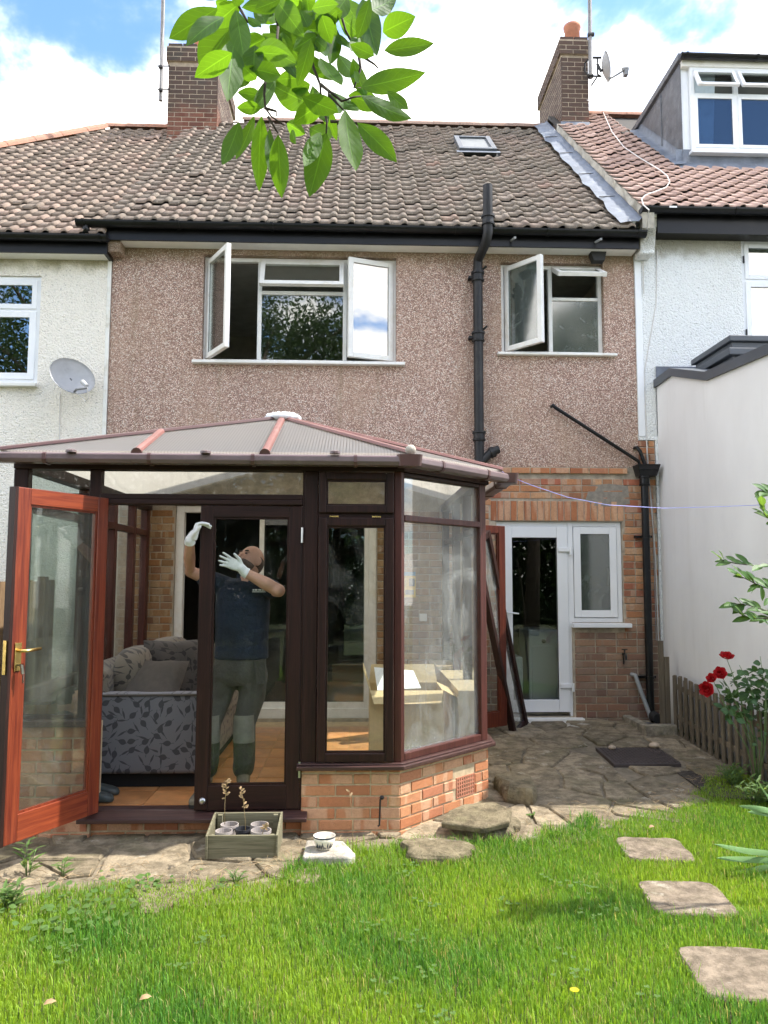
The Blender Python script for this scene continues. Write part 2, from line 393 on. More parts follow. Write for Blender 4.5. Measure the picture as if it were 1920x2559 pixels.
glass('glass_obscure', .16, (.40, .46, .43), .30, (.32, .37, .34), 3.0, .08, .25)
glass('glass_cons', .012, (.97, .985, .975), .02, (.5, .52, .5), 2.0)
glass('glass_cons_mid', .022, (.93, .96, .945), .07, (.5, .52, .5), 2.2)
glass('glass_hazy', .05, (.94, .96, .95), .30, (.60, .62, .61), 1.1, 0, .08)
glass('glass_red', .07, (.78, .82, .78), .09, (.5, .51, .46), 1.6, 0, .05)

# fluted polycarbonate: u runs across the flutes (stored per face corner in a UV map)
t = newmat('polycarbonate'); uv = t.n('ShaderNodeUVMap').outputs[0]; us = t.n('ShaderNodeSeparateXYZ', {0: uv}).outputs[0]
w_ = t.m('SINE', t.m('MULTIPLY', us, 2*math.pi/.021)); ws = t.ss(w_, .2, .95)
v = t.pos(); n = t.noise(v, 1.7, 5, .65)
c = t.mix(ws, (.34, .34, .342), (.10, .10, .102)); c = t.mix(t.m('MULTIPLY', t.ss(n, .45, .75), .3), c, (.26, .258, .255))
c = t.mix(t.m('MULTIPLY', t.ss(t.noise(v, 30, 4, .7), .6, .75), .4), c, (.27, .255, .23))
pr = t.prin(c, .32, t.bump(w_, .25, .004)).outputs[0]; tl = t.n('ShaderNodeBsdfTranslucent', {'Color': (.90, .85, .79, 1)}).outputs[0]
t.out(t.n('ShaderNodeMixShader', {0: .60, 1: pr, 2: tl}))

# patterned upholstery: lens-shaped leaves turned at random on a woven ground
def upholstery(name, ground, leaf, sc, plane):
    t = newmat(name); v = t.obj(); s3 = t.n('ShaderNodeSeparateXYZ', {0: v}).outputs
    a, b = (t.m('MULTIPLY', t.m('ADD', s3[0], s3[1]), .75) if plane[0] == 9 else s3[plane[0]]), s3[plane[1]]
    def leaves(scale, off, ln, wd):
        q = t.n('ShaderNodeCombineXYZ', {0: t.m('ADD', t.m('MULTIPLY', a, scale), off), 1: t.m('ADD', t.m('MULTIPLY', b, scale), off*.7), 2: 0.0}).outputs[0]
        vo = t.n('ShaderNodeTexVoronoi', {'Vector': q, 'Scale': 1.0, 'Randomness': .75}, voronoi_dimensions='2D')
        d = t.vm('SUBTRACT', q, vo.outputs['Position']); ds = t.n('ShaderNodeSeparateXYZ', {0: d}).outputs
        ang = t.m('MULTIPLY', t.n('ShaderNodeSeparateColor', {0: vo.outputs['Color']}).outputs[0], 6.28)
        ca, sa = t.m('COSINE', ang), t.m('SINE', ang)
        u = t.m('ADD', t.m('MULTIPLY', ds[0], ca), t.m('MULTIPLY', ds[1], sa)); w = t.m('SUBTRACT', t.m('MULTIPLY', ds[1], ca), t.m('MULTIPLY', ds[0], sa))
        un = t.m('DIVIDE', u, ln); wid = t.m('MULTIPLY', t.m('SUBTRACT', 1.0, t.m('MULTIPLY', un, un)), wd)
        wid = t.m('MULTIPLY', wid, t.m('ADD', 1.0, t.m('MULTIPLY', un, .35)))
        lf = t.ss(t.m('SUBTRACT', wid, t.m('ABSOLUTE', w)), 0.0, .02)
        st = t.m('MULTIPLY', t.m('LESS_THAN', t.m('ABSOLUTE', w), .018), t.m('LESS_THAN', t.m('ABSOLUTE', u), .55))
        return t.m('MAXIMUM', lf, st)
    k = t.m('MAXIMUM', leaves(sc, 3.1, .34, .21), leaves(sc*1.05, 9.4, .40, .085))
    wv = t.noise(t.scale(v, (300, 300, 300)), 1.0, 2, .6)
    c = t.mix(k, ground, leaf); c = t.mix(t.m('MULTIPLY', wv, .35), c, tuple(x*.6 for x in ground))
    t.out(t.prin(c, .92, t.bump(wv, .3, .002), Specular_IOR_Level=.2, Sheen_Weight=.2))
upholstery('sofa_side', (.185, .18, .195), (.06, .058, .063), 10.5, (0, 2))
upholstery('sofa_back', (.19, .16, .125), (.055, .047, .042), 14, (9, 2))
upholstery('cushion_leaf', (.085, .074, .066), (.035, .032, .031), 14, (9, 2))
pm('cushion_plain', (.085, .072, .060), .95, .12, 30, .3, 300, .001)
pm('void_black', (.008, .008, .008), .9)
pm('floor_tile', (.52, .235, .09), .32, .28, 5, .12, 40, .001, vary_obj=.16, dirt=(.53, .29, .13), dscale=6)
pm('grout', (.52, .38, .22), .9, .15, 10)
pm('cardboard', (.60, .45, .25), .85, .1, 5, .1, 60, .001)
pm('paper', (.80, .80, .80), .8, .02)
pm('poster_yellow', (.75, .52, .08), .6); pm('poster_blue', (.10, .30, .55), .6); pm('poster_dark', (.10, .12, .16), .6)
pm('skin', (.50, .27, .185), .5, .08, 20, .1, 150, .0005)
pm('beard', (.10, .062, .045), .8, .25, 60)
pm('hair_short', (.085, .055, .042), .85, .3, 90)
pm('hair_dark', (.035, .024, .018), .8, .25, 80)
pm('eye_dark', (.03, .02, .018), .35)
pm('glove', (.78, .78, .78), .85, .05, 40, .2, 300, .001)
pm('shirt_navy', (.0095, .016, .031), .9, .3, 9, .7, 12, .03)
pm('trousers_grey', (.050, .046, .040), .9, .25, 10, .7, 14, .025, dirt=(.10, .095, .085), dscale=7)
pm('kneepad', (.15, .14, .12), .9, .2, 14, .2, 40, .004)
pm('boot', (.17, .145, .105), .85, .3, 18, .4, 60, .003, dirt=(.07, .062, .05), dscale=10)
pm('jeans', (.055, .095, .17), .9, .25, 14, .3, 120, .001)
pm('clog', (.045, .055, .052), .55, .2, 14)
pm('print_white', (.7, .7, .7), .8, .02)

# stone, soil, plants
def stonemat(name, stops, moss, mamt, bs=.8):
    t = newmat(name); v = t.pos(); r = t.rnd()
    c = t.ramp(r, stops); n = t.noise(v, 9, 7, .7); c = t.mix(t.ss(n, .35, .65), t.mix(1.0, c, (.52, .50, .46), 'MULTIPLY'), t.mix(1.0, c, (1.15, 1.12, 1.05), 'MULTIPLY'))
    l = t.ss(t.noise(t.vm('ADD', v, (7, 2, 0)), 5.5, 6, .7), .60, .66); c = t.mix(t.m('MULTIPLY', l, .5), c, (.50, .46, .37))
    mo = t.ss(t.noise(v, 2.6, 6, .7), .5, .68); c = t.mix(t.m('MULTIPLY', mo, mamt), c, moss)
    sp = t.ss(t.noise(v, 110, 3, .7), .58, .7); c = t.mix(t.m('MULTIPLY', sp, .4), c, (.08, .07, .055))
    t.out(t.prin(c, .9, t.bump(t.m('ADD', t.noise(v, 22, 8, .75), t.m('MULTIPLY', n, 1.2)), bs, .022), Specular_IOR_Level=.2))
stonemat('flagstone', [(0, (.205, .172, .122)), (.35, (.29, .243, .172)), (.7, (.25, .208, .15)), (1, (.37, .31, .225))], (.13, .125, .06), .45)
stonemat('rockery_stone', [(0, (.20, .17, .115)), (.5, (.26, .22, .145)), (1, (.19, .165, .12))], (.14, .14, .06), .45, 1.0)
stonemat('slab_pink', [(0, (.255, .21, .165)), (.5, (.28, .23, .18)), (1, (.30, .245, .195))], (.17, .15, .09), .4, .9)
stonemat('concrete_pale', [(0, (.52, .49, .44)), (1, (.58, .55, .50))], (.34, .31, .25), .3, .8)
stonemat('cement_kerb', [(0, (.36, .33, .27)), (1, (.40, .36, .30))], (.17, .17, .10), .5, .8)
pm('patio_joint', (.19, .155, .105), .95, .35, 14, .8, 60, .01, dirt=(.10, .09, .05), dscale=6)
pm('soil', (.06, .047, .035), .95, .35, 18, 1.0, 40, .03, dirt=(.16, .13, .09), dscale=30)
pm('iron_cover', (.055, .042, .038), .6, .25, 20, .4, 90, .004)
pm('pebble', (.47, .37, .27), .8, .15, 30)
pm('bowl_cream', (.76, .70, .58), .3, .05, 8, coat=.4)
pm('bowl_ink', (.04, .05, .07), .3)
pm('pot_grey', (.33, .29, .27), .6, .12, 8); pm('pot_black', (.03, .03, .035), .5)
pm('dead_stem', (.34, .24, .13), .9, .2, 30); pm('dead_leaf', (.30, .20, .10), .8, .2, 30)
pm('line_blue', (.42, .42, .85), .5); pm('cable_white', (.62, .60, .57), .6); pm('cable_grey', (.35, .34, .33), .6)
t = newmat('ground'); v = t.pos(); n = t.noise(v, 3.0, 6, .7)
c = t.mix(t.ss(n, .4, .65), (.055, .078, .018), (.10, .085, .045)); t.out(t.prin(c, .95, t.bump(t.noise(v, 30, 5, .7), .8, .03)))
def leafmat(name, c0, c1, trans, tcol, rough=.4, veins=True):
    t = newmat(name); r = t.rnd(); v = t.obj()
    c = t.mix(r, c0, c1)
    n = t.noise(v, 25, 4, .6); c = t.mix(t.m('MULTIPLY', n, .3), c, tuple(x*.6 for x in c0))
    uv = t.n('ShaderNodeUVMap').outputs[0]; s3 = t.n('ShaderNodeSeparateXYZ', {0: uv}).outputs
    nm = None; tc = t.mix(r, tcol, tuple(x*.75 for x in tcol))
    if veins:
        ax = t.m('ABSOLUTE', s3[0]); mid = t.ss(ax, .07, .02)
        side = t.m('SINE', t.m('MULTIPLY', t.m('SUBTRACT', s3[1], t.m('MULTIPLY', ax, .25)), 44.0)); sv = t.ss(side, .86, .99)
        k = t.m('MAXIMUM', mid, t.m('MULTIPLY', sv, .28)); c = t.mix(t.m('MULTIPLY', k, .6), c, tuple(min(1, x*2.2) for x in c1))
        nm = t.bump(t.m('SUBTRACT', t.m('MULTIPLY', side, .25), k), .14, .003); tc = t.mix(t.m('MULTIPLY', k, .5), tc, tuple(min(1, x*1.5) for x in tcol))
    pr = t.prin(c, rough, nm, Specular_IOR_Level=.3).outputs[0]; tl = t.n('ShaderNodeBsdfTranslucent', {'Color': tc}).outputs[0]
    t.out(t.n('ShaderNodeMixShader', {0: t.m('ADD', trans*.45, t.m('MULTIPLY', t.m('POWER', r, 1.3), trans*.9)), 1: pr, 2: tl}))
leafmat('leaf_branch', (.022, .068, .012), (.05, .125, .016), .50, (.24, .48, .018), .58)
leafmat('leaf_shrub', (.035, .10, .02), (.075, .165, .035), .35, (.28, .46, .05), .5)
leafmat('leaf_rose', (.03, .075, .022), (.055, .12, .035), .3, (.14, .26, .05), .45)
leafmat('leaf_dark', (.02, .045, .014), (.04, .075, .02), .3, (.10, .18, .03), .5, False)
leafmat('leaf_iris', (.14, .26, .09), (.20, .34, .12), .35, (.35, .52, .15), .45, False)
leafmat('leaf_weed', (.07, .14, .03), (.12, .20, .05), .35, (.30, .42, .08), .55, False)
leafmat('petal_red', (.30, .005, .008), (.42, .010, .014), .3, (.75, .02, .03), .5, False)
leafmat('petal_yellow', (.75, .55, .02), (.8, .6, .03), .3, (.8, .6, .05), .5, False)
pm('bark', (.085, .065, .048), .9, .3, 20, .6, 30, .01); pm('twig', (.055, .042, .03), .85, .25, 30, .3, 80, .003)
pm('stem_green', (.10, .17, .05), .6, .2, 20)
t = newmat('grass_blade'); at = t.n('ShaderNodeAttribute', attribute_name='col').outputs['Color']
pr = t.prin(at, .5, None, Specular_IOR_Level=.3).outputs[0]; tl = t.n('ShaderNodeBsdfTranslucent', {'Color': t.mix(1.0, at, (1.7, 1.6, 1.0), 'MULTIPLY')}).outputs[0]
t.out(t.n('ShaderNodeMixShader', {0: .4, 1: pr, 2: tl}))
# ================================================================== shared building pieces
def wall_holes(mb, x0, x1, z0, z1, y0, y1, holes):
    """wall slab in XZ with rectangular holes (x0,x1,z0,z1); front at y0"""
    xs = sorted({x0, x1, *[h[i] for h in holes for i in (0, 1)]}); zs = sorted({z0, z1, *[h[i] for h in holes for i in (2, 3)]})
    xs = [x for x in xs if x0 <= x <= x1]; zs = [z for z in zs if z0 <= z <= z1]
    solid = lambda i, j: 0 <= i < len(xs)-1 and 0 <= j < len(zs)-1 and not any(h[0]-1e-6 <= xs[i] and xs[i+1] <= h[1]+1e-6 and h[2]-1e-6 <= zs[j] and zs[j+1] <= h[3]+1e-6 for h in holes)
    for i in range(len(xs)-1):
        for j in range(len(zs)-1):
            if not solid(i, j): continue
            a, b, c, d = xs[i], xs[i+1], zs[j], zs[j+1]
            mb.add([(a,y0,c),(b,y0,c),(b,y0,d),(a,y0,d)], [(0,1,2,3)]); mb.add([(a,y1,c),(b,y1,c),(b,y1,d),(a,y1,d)], [(3,2,1,0)])
            if not solid(i-1, j): mb.add([(a,y0,c),(a,y0,d),(a,y1,d),(a,y1,c)], [(0,1,2,3)])
            if not solid(i+1, j): mb.add([(b,y0,c),(b,y1,c),(b,y1,d),(b,y0,d)], [(0,1,2,3)])
            if not solid(i, j-1): mb.add([(a,y0,c),(a,y1,c),(b,y1,c),(b,y0,c)], [(0,1,2,3)])
            if not solid(i, j+1): mb.add([(a,y0,d),(b,y0,d),(b,y1,d),(a,y1,d)], [(0,1,2,3)])
    return mb
_bm = {}
def brick_mesh(l, h, pr, mat):
    k = (round(l, 3), round(h, 3), round(pr, 3), mat, random.randrange(3))
    if k not in _bm:
        j = lambda s=.0015: random.uniform(-s, s); c = .004
        v = [(j(), 0, j()), (l+j(), 0, j()), (l+j(), 0, h+j()), (j(), 0, h+j())]
        f = [(c+j(), -pr+j(), c+j()), (l-c+j(), -pr+j(), c+j()), (l-c+j(), -pr+j(), h-c+j()), (c+j(), -pr+j(), h-c+j())]
        b = [(0, .015, 0), (l, .015, 0), (l, .015, h), (0, .015, h)]
        fs = [(4,5,6,7), (0,1,5,4), (1,2,6,5), (2,3,7,6), (3,0,4,7), (8,9,1,0), (9,10,2,1), (10,11,3,2), (11,8,0,3)]
        me = bpy.data.meshes.new('brick'); me.from_pydata(v+f+b, [], fs); me.materials.append(MATS[mat]); _bm[k] = me
    return _bm[k]
def brick_run(parent, O, ang, length, z0, rows, mat, bl=.215, bh=.065, jt=.010, pr=.007, holes=(), headers=.0, start=0, joined=None, soldier=False):
    U = Vector((math.cos(ang), math.sin(ang), 0)); n = 0
    for r in range(rows):
        z = z0 + r*(bh+jt); u = -(bl+jt)/2 if (r+start) % 2 else 0.0
        while u < length-.012:
            l = bl
            if headers and random.random() < headers: l = (bl-jt)/2
            a, b = max(u, 0), min(u+l, length)
            u += l+jt
            if b-a < .03: continue
            for h0, h1, hz0, hz1 in holes:
                if z < hz1 and z+bh > hz0 and a < h1 and b > h0:
                    if a >= h0 and b <= h1: b = a
                    elif h0-a > b-h1: b = h0
                    else: a = h1
            if b-a < .03: continue
            me = brick_mesh(b-a, bh, pr+random.choice((0, 0, .001, -.001)), mat)
            loc = Vector(O)+U*a; loc.z = z
            if joined is not None:
                M = Matrix.Translation(loc) @ Matrix.Rotation(ang, 4, 'Z'); joined.add([vv.co for vv in me.vertices], [tuple(p.vertices) for p in me.polygons], M)
            else: add('brick', me, None, parent, loc, (0, 0, ang+random.uniform(-.003, .003)))
            n += 1
    return n

# roof tiles: one mesh per kind, laid in rows
def tile_mesh(name, w, L, roll, mat, thick=.024):
    prof = [(0, .0), (.30, .0), (.56, .0), (.62, .30), (.68, .80), (.76, 1.0), (.86, 1.0), (.93, .75), (.98, .2), (1.0, .0)]
    us = [q[0] for q in prof]; hs = dict(prof); n = len(us)
    def h(u): return roll*hs[u]
    v = []; 
    for u in us: v.append((u*w*1.03, -.006, h(u)+.036-thick))
    for u in us: v.append((u*w*1.03, 0, h(u)+.036))
    for u in us: v.append((u*w*1.03, L*1.12, h(u)+.000))
    f = [(i, i+1, n+i+1, n+i) for i in range(n-1)] + [(n+i, n+i+1, 2*n+i+1, 2*n+i) for i in range(n-1)] + [(0, n, 2*n), (n-1, 3*n-1, 2*n-1)]
    me = bpy.data.meshes.new(name); me.from_pydata(v, [], f); me.materials.append(MATS[mat])
    me.shade_smooth(); 
    return me
def lay_tiles(roof, me, x0, cols, w, y0, z0, p, rows, L, keep, maxn=300, xoff=lambda r: 0):
    cp, sp = math.cos(p), math.sin(p); cnt = 0; rest = MB()
    co = [vv.co.copy() for vv in me.vertices]; fa = [tuple(q.vertices) for q in me.polygons]
    for r in range(rows):
        for c in range(cols):
            x = x0+c*w+xoff(r); v = r*L
            y, z = y0+v*cp, z0+v*sp
            if not keep(x+w/2, y+L*cp/2): continue
            rot = Euler((p+random.gauss(0, .012), random.gauss(0, .012), random.gauss(0, .008)))
            loc = Vector((x+random.gauss(0, .002), y+random.gauss(0, .003), z+random.uniform(0, .005)))
            if random.random() < .02: rot.x += .05; loc.z += .012
            if cnt < maxn: add('tile', me, None, roof, loc, rot); cnt += 1
            else: rest.add(co, fa, Matrix.Translation(loc) @ rot.to_matrix().to_4x4())
    if rest.v:
        o = add('upper_tiles', rest, me.materials[0].name, roof, smooth=True); o['kind'] = 'stuff'
def ridge_run(roof, a, b, n, r, mat, name='ridge_tile'):
    a, b = Vector(a), Vector(b); d = (b-a)/n
    for i in range(n):
        q0, q1 = a+d*i, a+d*(i+1.02); mb = MB(); m = 9; side = d.cross(Vector((0, 0, 1))).normalized(); up = side.cross(d).normalized()
        vs = []
        for q, rr in ((q0, r), (q1, r*.96)):
            for R in (rr, rr-.018):
                for k in range(m):
                    an = math.pi*k/(m-1); vs.append(q+side*math.cos(an)*R+up*(math.sin(an)*R*.85-.03))
        fs = [(k, k+1, 2*m+k+1, 2*m+k) for k in range(m-1)] + [(k+1, k, m+k, m+k+1) for k in range(m-1)] + [(2*m+k, 2*m+k+1, 3*m+k+1, 3*m+k) for k in range(m-1)]
        mb.add(vs, fs); add(name, mb, mat, roof)
def gutter(parent, pts, mat, r=.058, name='gutter'):
    """half-round gutter along a straight run, open on top, with brackets"""
    a, b = Vector(pts[0]), Vector(pts[1]); d = (b-a).normalized(); s = d.cross(Vector((0, 0, 1))).normalized(); m = 11
    vs, fs = [], []
    for q in (a, b):
        for R in (r, r-.006):
            for k in range(m):
                an = math.pi+math.pi*k/(m-1); vs.append(q+s*math.cos(an)*R+Vector((0, 0, math.sin(an)*R)))
    for k in range(m-1): fs += [(k, k+1, 2*m+k+1, 2*m+k), (m+k+1, m+k, 3*m+k, 3*m+k+1), (k+1, k, m+k, m+k+1), (2*m+k, 2*m+k+1, 3*m+k+1, 3*m+k)]
    fs += [(0, 2*m, 3*m, m), (m-1, 2*m-1, 4*m-1, 3*m-1)]
    g = add(name, MB().add(vs, fs), mat, parent, smooth=False)
    L = (b-a).length; nb = max(2, int(L/.95))
    for i in range(nb+1):
        q = a+d*(.06+(L-.12)*i/nb); mb = MB()
        vs2 = []
        for e in (-.016, .016):
            for R in (r+.009, r-.001):
                for k in range(m):
                    an = math.pi+math.pi*k/(m-1); vs2.append(q+d*e+s*math.cos(an)*R+Vector((0, 0, math.sin(an)*R+.003)))
        mb.add(vs2, [(k, k+1, 2*m+k+1, 2*m+k) for k in range(m-1)]+[(k+1, k, m+k, m+k+1) for k in range(m-1)]+[(2*m+k, 2*m+k+1, 3*m+k+1, 3*m+k) for k in range(m-1)]+[(0, 2*m, 3*m, m), (m-1, 2*m-1, 4*m-1, 3*m-1)])
        add('bracket', mb, mat, g)
    for q in (a, b):
        sg = -1 if q is a else 1
        cap = MB(); pts_ = [q+s*math.cos(math.pi+math.pi*k/10)*(r+.004)+Vector((0, 0, math.sin(math.pi+math.pi*k/10)*(r+.004)+.002)) for k in range(11)]
        cap.prism(pts_, d*sg*.02); add('end_cap', cap, mat, g)
    return g
def hinge_z(x, y, deg): return Matrix.Translation((x, y, 0)) @ Matrix.Rotation(R_(deg), 4, 'Z') @ Matrix.Translation((-x, -y, 0))
def hinge_x(y, z, deg): return Matrix.Translation((0, y, z)) @ Matrix.Rotation(R_(deg), 4, 'X') @ Matrix.Translation((0, -y, -z))
def casement(parent, x0, x1, z0, z1, y, w, mat, gmat, M=None, name='casement', dep=.05, th=.012):
    c = add(name, MB(M).frame(x0, x1, z0, z1, y, y+dep, w), mat, parent, bevel=.004)
    add('pane', MB(M).box(x0+w-.006, x1-w+.006, y+dep*.5-th/2, y+dep*.5+th/2, z0+w-.006, z1-w+.006), gmat, parent)
    sl = MB(M)                                                   # black gasket inside the sash
    i = .004
    sl.frame(x0+w-.002, x1-w+.002, z0+w-.002, z1-w+.002, y+dep*.5-.012, y+dep*.5-th/2-.001, i)
    add('gasket', sl, 'rubber_black', parent)
    return c
def room(parent, x0, x1, y0, y1, z0, z1, ceil=True, name='room', mat='interior_wall'):
    mb = MB()
    mb.box(x0, x1, y1, y1+.05, z0, z1); mb.box(x0-.05, x0, y0, y1+.05, z0, z1); mb.box(x1, x1+.05, y0, y1+.05, z0, z1)
    mb.box(x0-.05, x1+.05, y0, y1+.05, z0-.05, z0)
    r = add(name, mb, mat, parent)
    add('ceiling', MB().box(x0-.05, x1+.05, y0, y1+.05, z1, z1+.05), 'interior_ceiling', r); return r

YF = 8.20; PIT = R_(42); TP = math.tan(PIT)
RY = 11.90                                   # ridge line
XL, XR = -2.68, 3.06                         # party lines
# ================================================================== the middle house
H = thing('terraced_house', (.2, YF, 0), 'pink pebbledashed terraced house behind the brown conservatory', 'house', 'houses of the terrace')
w1 = (X(506, 800, YF), X(991, 800, YF), Z(750, 905, YF), Z(750, 640, YF))
w2 = (X(1253, 780, YF), X(1510, 780, YF), Z(1380, 884, YF), Z(1380, 657, YF))
ZB = 2.86
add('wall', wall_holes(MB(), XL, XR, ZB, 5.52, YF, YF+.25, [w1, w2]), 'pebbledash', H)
# lower brick wall: mortar core with the openings, then every brick
dk = (X(1243, 1500, YF), X(1430, 1500, YF), .20, Z(1400, 1303, YF))      # kitchen door opening
wk = (dk[1], X(1558, 1450, YF), Z(1500, 1556, YF), dk[3])                # kitchen window beside it
pd = (-1.93, .21, .19, 2.42)                                             # patio door into the conservatory
core = add('brick_wall', wall_holes(MB(), XL, 3.24, -.05, ZB-.002, YF+.002, YF+.25, [dk, wk, pd]), 'mortar_grey', H)
YB = YF+.002
q = .97
HK = [(dk[0]-.006-q, dk[1]+.02-q, -.1, dk[3]+.006), (wk[0]-q, wk[1]+.006-q, wk[2]-.045, wk[3]+.006), (dk[0]-.06-q, wk[1]+.035-q, dk[3], dk[3]+.222)]
zk = .115
brick_run(core, (.97, YB, 0), 0, 3.24-.97, zk, 35, 'brick_kitchen', holes=HK, headers=.25)
zz = dk[3]+.006; n_s = 20; x0s = dk[0]-.06; ws = (wk[1]+.03-x0s)/n_s
for i in range(n_s):
    me = brick_mesh(ws-.009, .212, .008, 'brick_orange'); add('brick', me, None, core, (x0s+i*ws, YB, zz))
led = add('brick_ledge', MB().box(1.0, 2.92, YF-.018, YF-.003, ZB-.075, ZB-.012), 'mortar_buff', H)
for i in range(9): add('brick', brick_mesh(.2, .06, .012, 'brick_orange'), None, led, (1.02+i*.213, YF-.018, ZB-.073))
brick_run(core, (3.06, YB, 0), 0, .18, ZB+.005, 4, 'brick_kitchen'); 
add('quoin_core', MB().box(3.0605, 3.24, YF+.004, YF+.2, ZB-.002, ZB+.30), 'mortar_grey', H)
brick_run(core, (-2.40, YB, 0), 0, .46, .20, 29, 'brick_inside', headers=.12)
jb = MB(); brick_run(None, (.215, YB, 0), 0, .74, .20, 29, 'brick_inside', joined=jb)
o = add('inner_bricks', jb, 'brick_inside', core); o['kind'] = 'stuff'
add('cement_patch', MB().prism([(2.46, YF-.006, 2.50), (2.52, YF-.006, 2.66), (2.72, YF-.006, 2.68), (2.93, YF-.006, 2.66), (2.95, YF-.006, 2.46), (2.72, YF-.006, 2.43), (2.55, YF-.006, 2.44)], (0, .008, 0)), 'cement_patch', H)
# ---- kitchen door and window (white plastic)
yd = YF+.035
fx0, fx1, fz1 = dk[0]+.003, wk[1]-.003, dk[3]-.003
mb = MB()
mb.box(fx0, fx0+.05, yd, yd+.07, .20, fz1); mb.box(fx1-.05, fx1, yd, yd+.07, wk[2], fz1); mb.box(dk[1]-.03, dk[1]+.03, yd, yd+.07, .20, fz1)
mb.box(fx0+.05, dk[1]-.03, yd+.002, yd+.068, fz1-.05, fz1); mb.box(dk[1]+.03, fx1-.05, yd+.002, yd+.068, fz1-.05, fz1)
mb.box(dk[1]+.03, fx1-.05, yd+.002, yd+.068, wk[2], wk[2]+.05)
kd = add('door', mb, 'upvc', H, bevel=.004); tag(kd, 'white plastic kitchen door and side window in one frame')
lx0, lx1 = fx0+.052, dk[1]-.032
add('door_leaf', MB().frame(lx0, lx1, .245, fz1-.052, yd-.012, yd+.05, .115, .12, .13), 'upvc', kd, bevel=.006)
add('pane', MB().box(lx0+.11, lx1-.11, yd+.015, yd+.027, .37, fz1-.165), 'glass_door', kd)
add('gasket', MB().frame(lx0+.113, lx1-.113, .373, fz1-.17, yd+.002, yd+.013, .006), 'rubber_black', kd)
casement(kd, dk[1]+.035, fx1-.055, wk[2]+.055, fz1-.055, yd-.012, .075, 'upvc', 'glass_obscure')
for z in (fz1-.30, .52):
    add('hinge', MB().box(lx1-.105, lx1+.02, yd-.03, yd-.013, z-.022, z+.022).tube([(lx1+.03, yd-.026, z-.06), (lx1+.03, yd-.026, z+.03)], .014, 8), 'upvc', kd, bevel=.003)
hz = Z(1270, 1530, YF)
add('handle', MB().box(lx0+.035, lx0+.065, yd-.022, yd-.0125, hz-.12, hz+.12).tube([(lx0+.05, yd-.02, hz), (lx0+.05, yd-.06, hz), (lx0+.17, yd-.06, hz-.015)], .009, 8), 'upvc', kd, bevel=.002)
add('doorstep', MB().box(fx0-.10, dk[1]+.09, YF-.09, yd+.06, .135, .195), 'upvc_old', kd, bevel=.006)
add('sill', MB().box(dk[1]-.01, wk[1]+.06, YF-.075, yd+.06, wk[2]-.05, wk[2]-.006), 'upvc', kd, bevel=.006)
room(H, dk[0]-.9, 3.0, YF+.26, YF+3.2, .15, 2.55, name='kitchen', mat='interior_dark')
def unit(x, wdt, h, y, nm, lab):
    o = thing(nm, (x+wdt/2, y, .15), lab, 'appliance')
    add('cabinet', MB().box(x, x+wdt, y, y+.55, .15, .15+h), 'upvc', o, bevel=.02, seg=3); add('panel', MB().box(x+.03, x+wdt-.03, y-.012, y+.001, .20, .15+h*.80), 'upvc', o, bevel=.01)
    add('knob', MB().sphere((x+wdt*.5, y-.01, .15+h*.86), .025), 'plastic_grey', o)
unit(1.52, .36, .62, 8.75, 'kitchen_appliance', 'low white appliance seen through the kitchen door glass, the left one')
unit(1.97, .34, .92, 8.85, 'kitchen_appliance', 'taller white appliance seen through the kitchen door glass, the right one')
# ---- upstairs windows
yw = YF+.07
def upstairs(box, verticals):
    x0, x1, z0, z1 = box; mb = MB().frame(x0+.002, x1-.002, z0+.002, z1-.002, yw, yw+.065, .042)
    for v in verticals: mb.box(v-.022, v+.022, yw+.003, yw+.062, z0+.044, z1-.044)
    return mb
ma, mb_ = X(646, 800, YF), X(862, 800, YF); zt1 = Z(750, 726, YF)
mbw = upstairs(w1, (ma, mb_)); mbw.box(ma+.022, mb_-.022, yw+.004, yw+.06, zt1-.02, zt1+.02)
W1 = add('window', mbw, 'upvc_old', H, bevel=.004); tag(W1, 'wide white window with both side casements swung open')
casement(W1, w1[0]+.035, ma-.015, w1[2]+.04, w1[3]-.04, yw-.012, .055, 'upvc_old', 'glass_house', hinge_z(w1[0]+.035, yw, -58))
casement(W1, mb_+.012, w1[1]-.035, w1[2]+.04, w1[3]-.04, yw-.012, .055, 'upvc_old', 'glass_mirror', hinge_z(w1[1]-.035, yw, 19))
casement(W1, ma+.012, mb_-.012, zt1+.012, w1[3]-.03, yw-.012, .05, 'upvc_old', 'glass_house', hinge_x(yw, w1[3]-.03, -24), 'top_light')
add('pane', MB().box(ma+.02, mb_-.02, yw+.02, yw+.032, w1[2]+.04, zt1-.018), 'glass_house', W1)
add('sill', MB().box(w1[0]-.09, w1[1]+.09, YF-.07, yw+.06, w1[2]-.035, w1[2]-.001), 'upvc_old', W1, bevel=.006)
ma2 = X(1380, 780, YF); zt2 = Z(1440, 742, YF)
mbw = upstairs(w2, (ma2,)); mbw.box(ma2+.022, w2[1]-.044, yw+.004, yw+.06, zt2-.018, zt2+.018)
W2 = add('window', mbw, 'upvc_old', H, bevel=.004); tag(W2, 'smaller white window with frosted casement and fanlight pushed open')
casement(W2, w2[0]+.055, ma2-.01, w2[2]+.035, w2[3]-.035, yw-.012, .055, 'upvc_old', 'glass_obscure', hinge_z(w2[0]+.055, yw, -50))
casement(W2, ma2+.018, w2[1]-.03, zt2+.012, w2[3]-.03, yw-.012, .045, 'upvc_old', 'glass_house', hinge_x(yw, w2[3]-.03, -60), 'top_light')
add('pane', MB().box(ma2+.02, w2[1]-.04, yw+.02, yw+.032, w2[2]+.04, zt2-.016), 'glass_obscure', W2)
add('sill', MB().box(w2[0]-.05, w2[1]+.12, YF-.06, yw+.06, w2[2]-.03, w2[2]-.001), 'upvc_old', W2, bevel=.006)
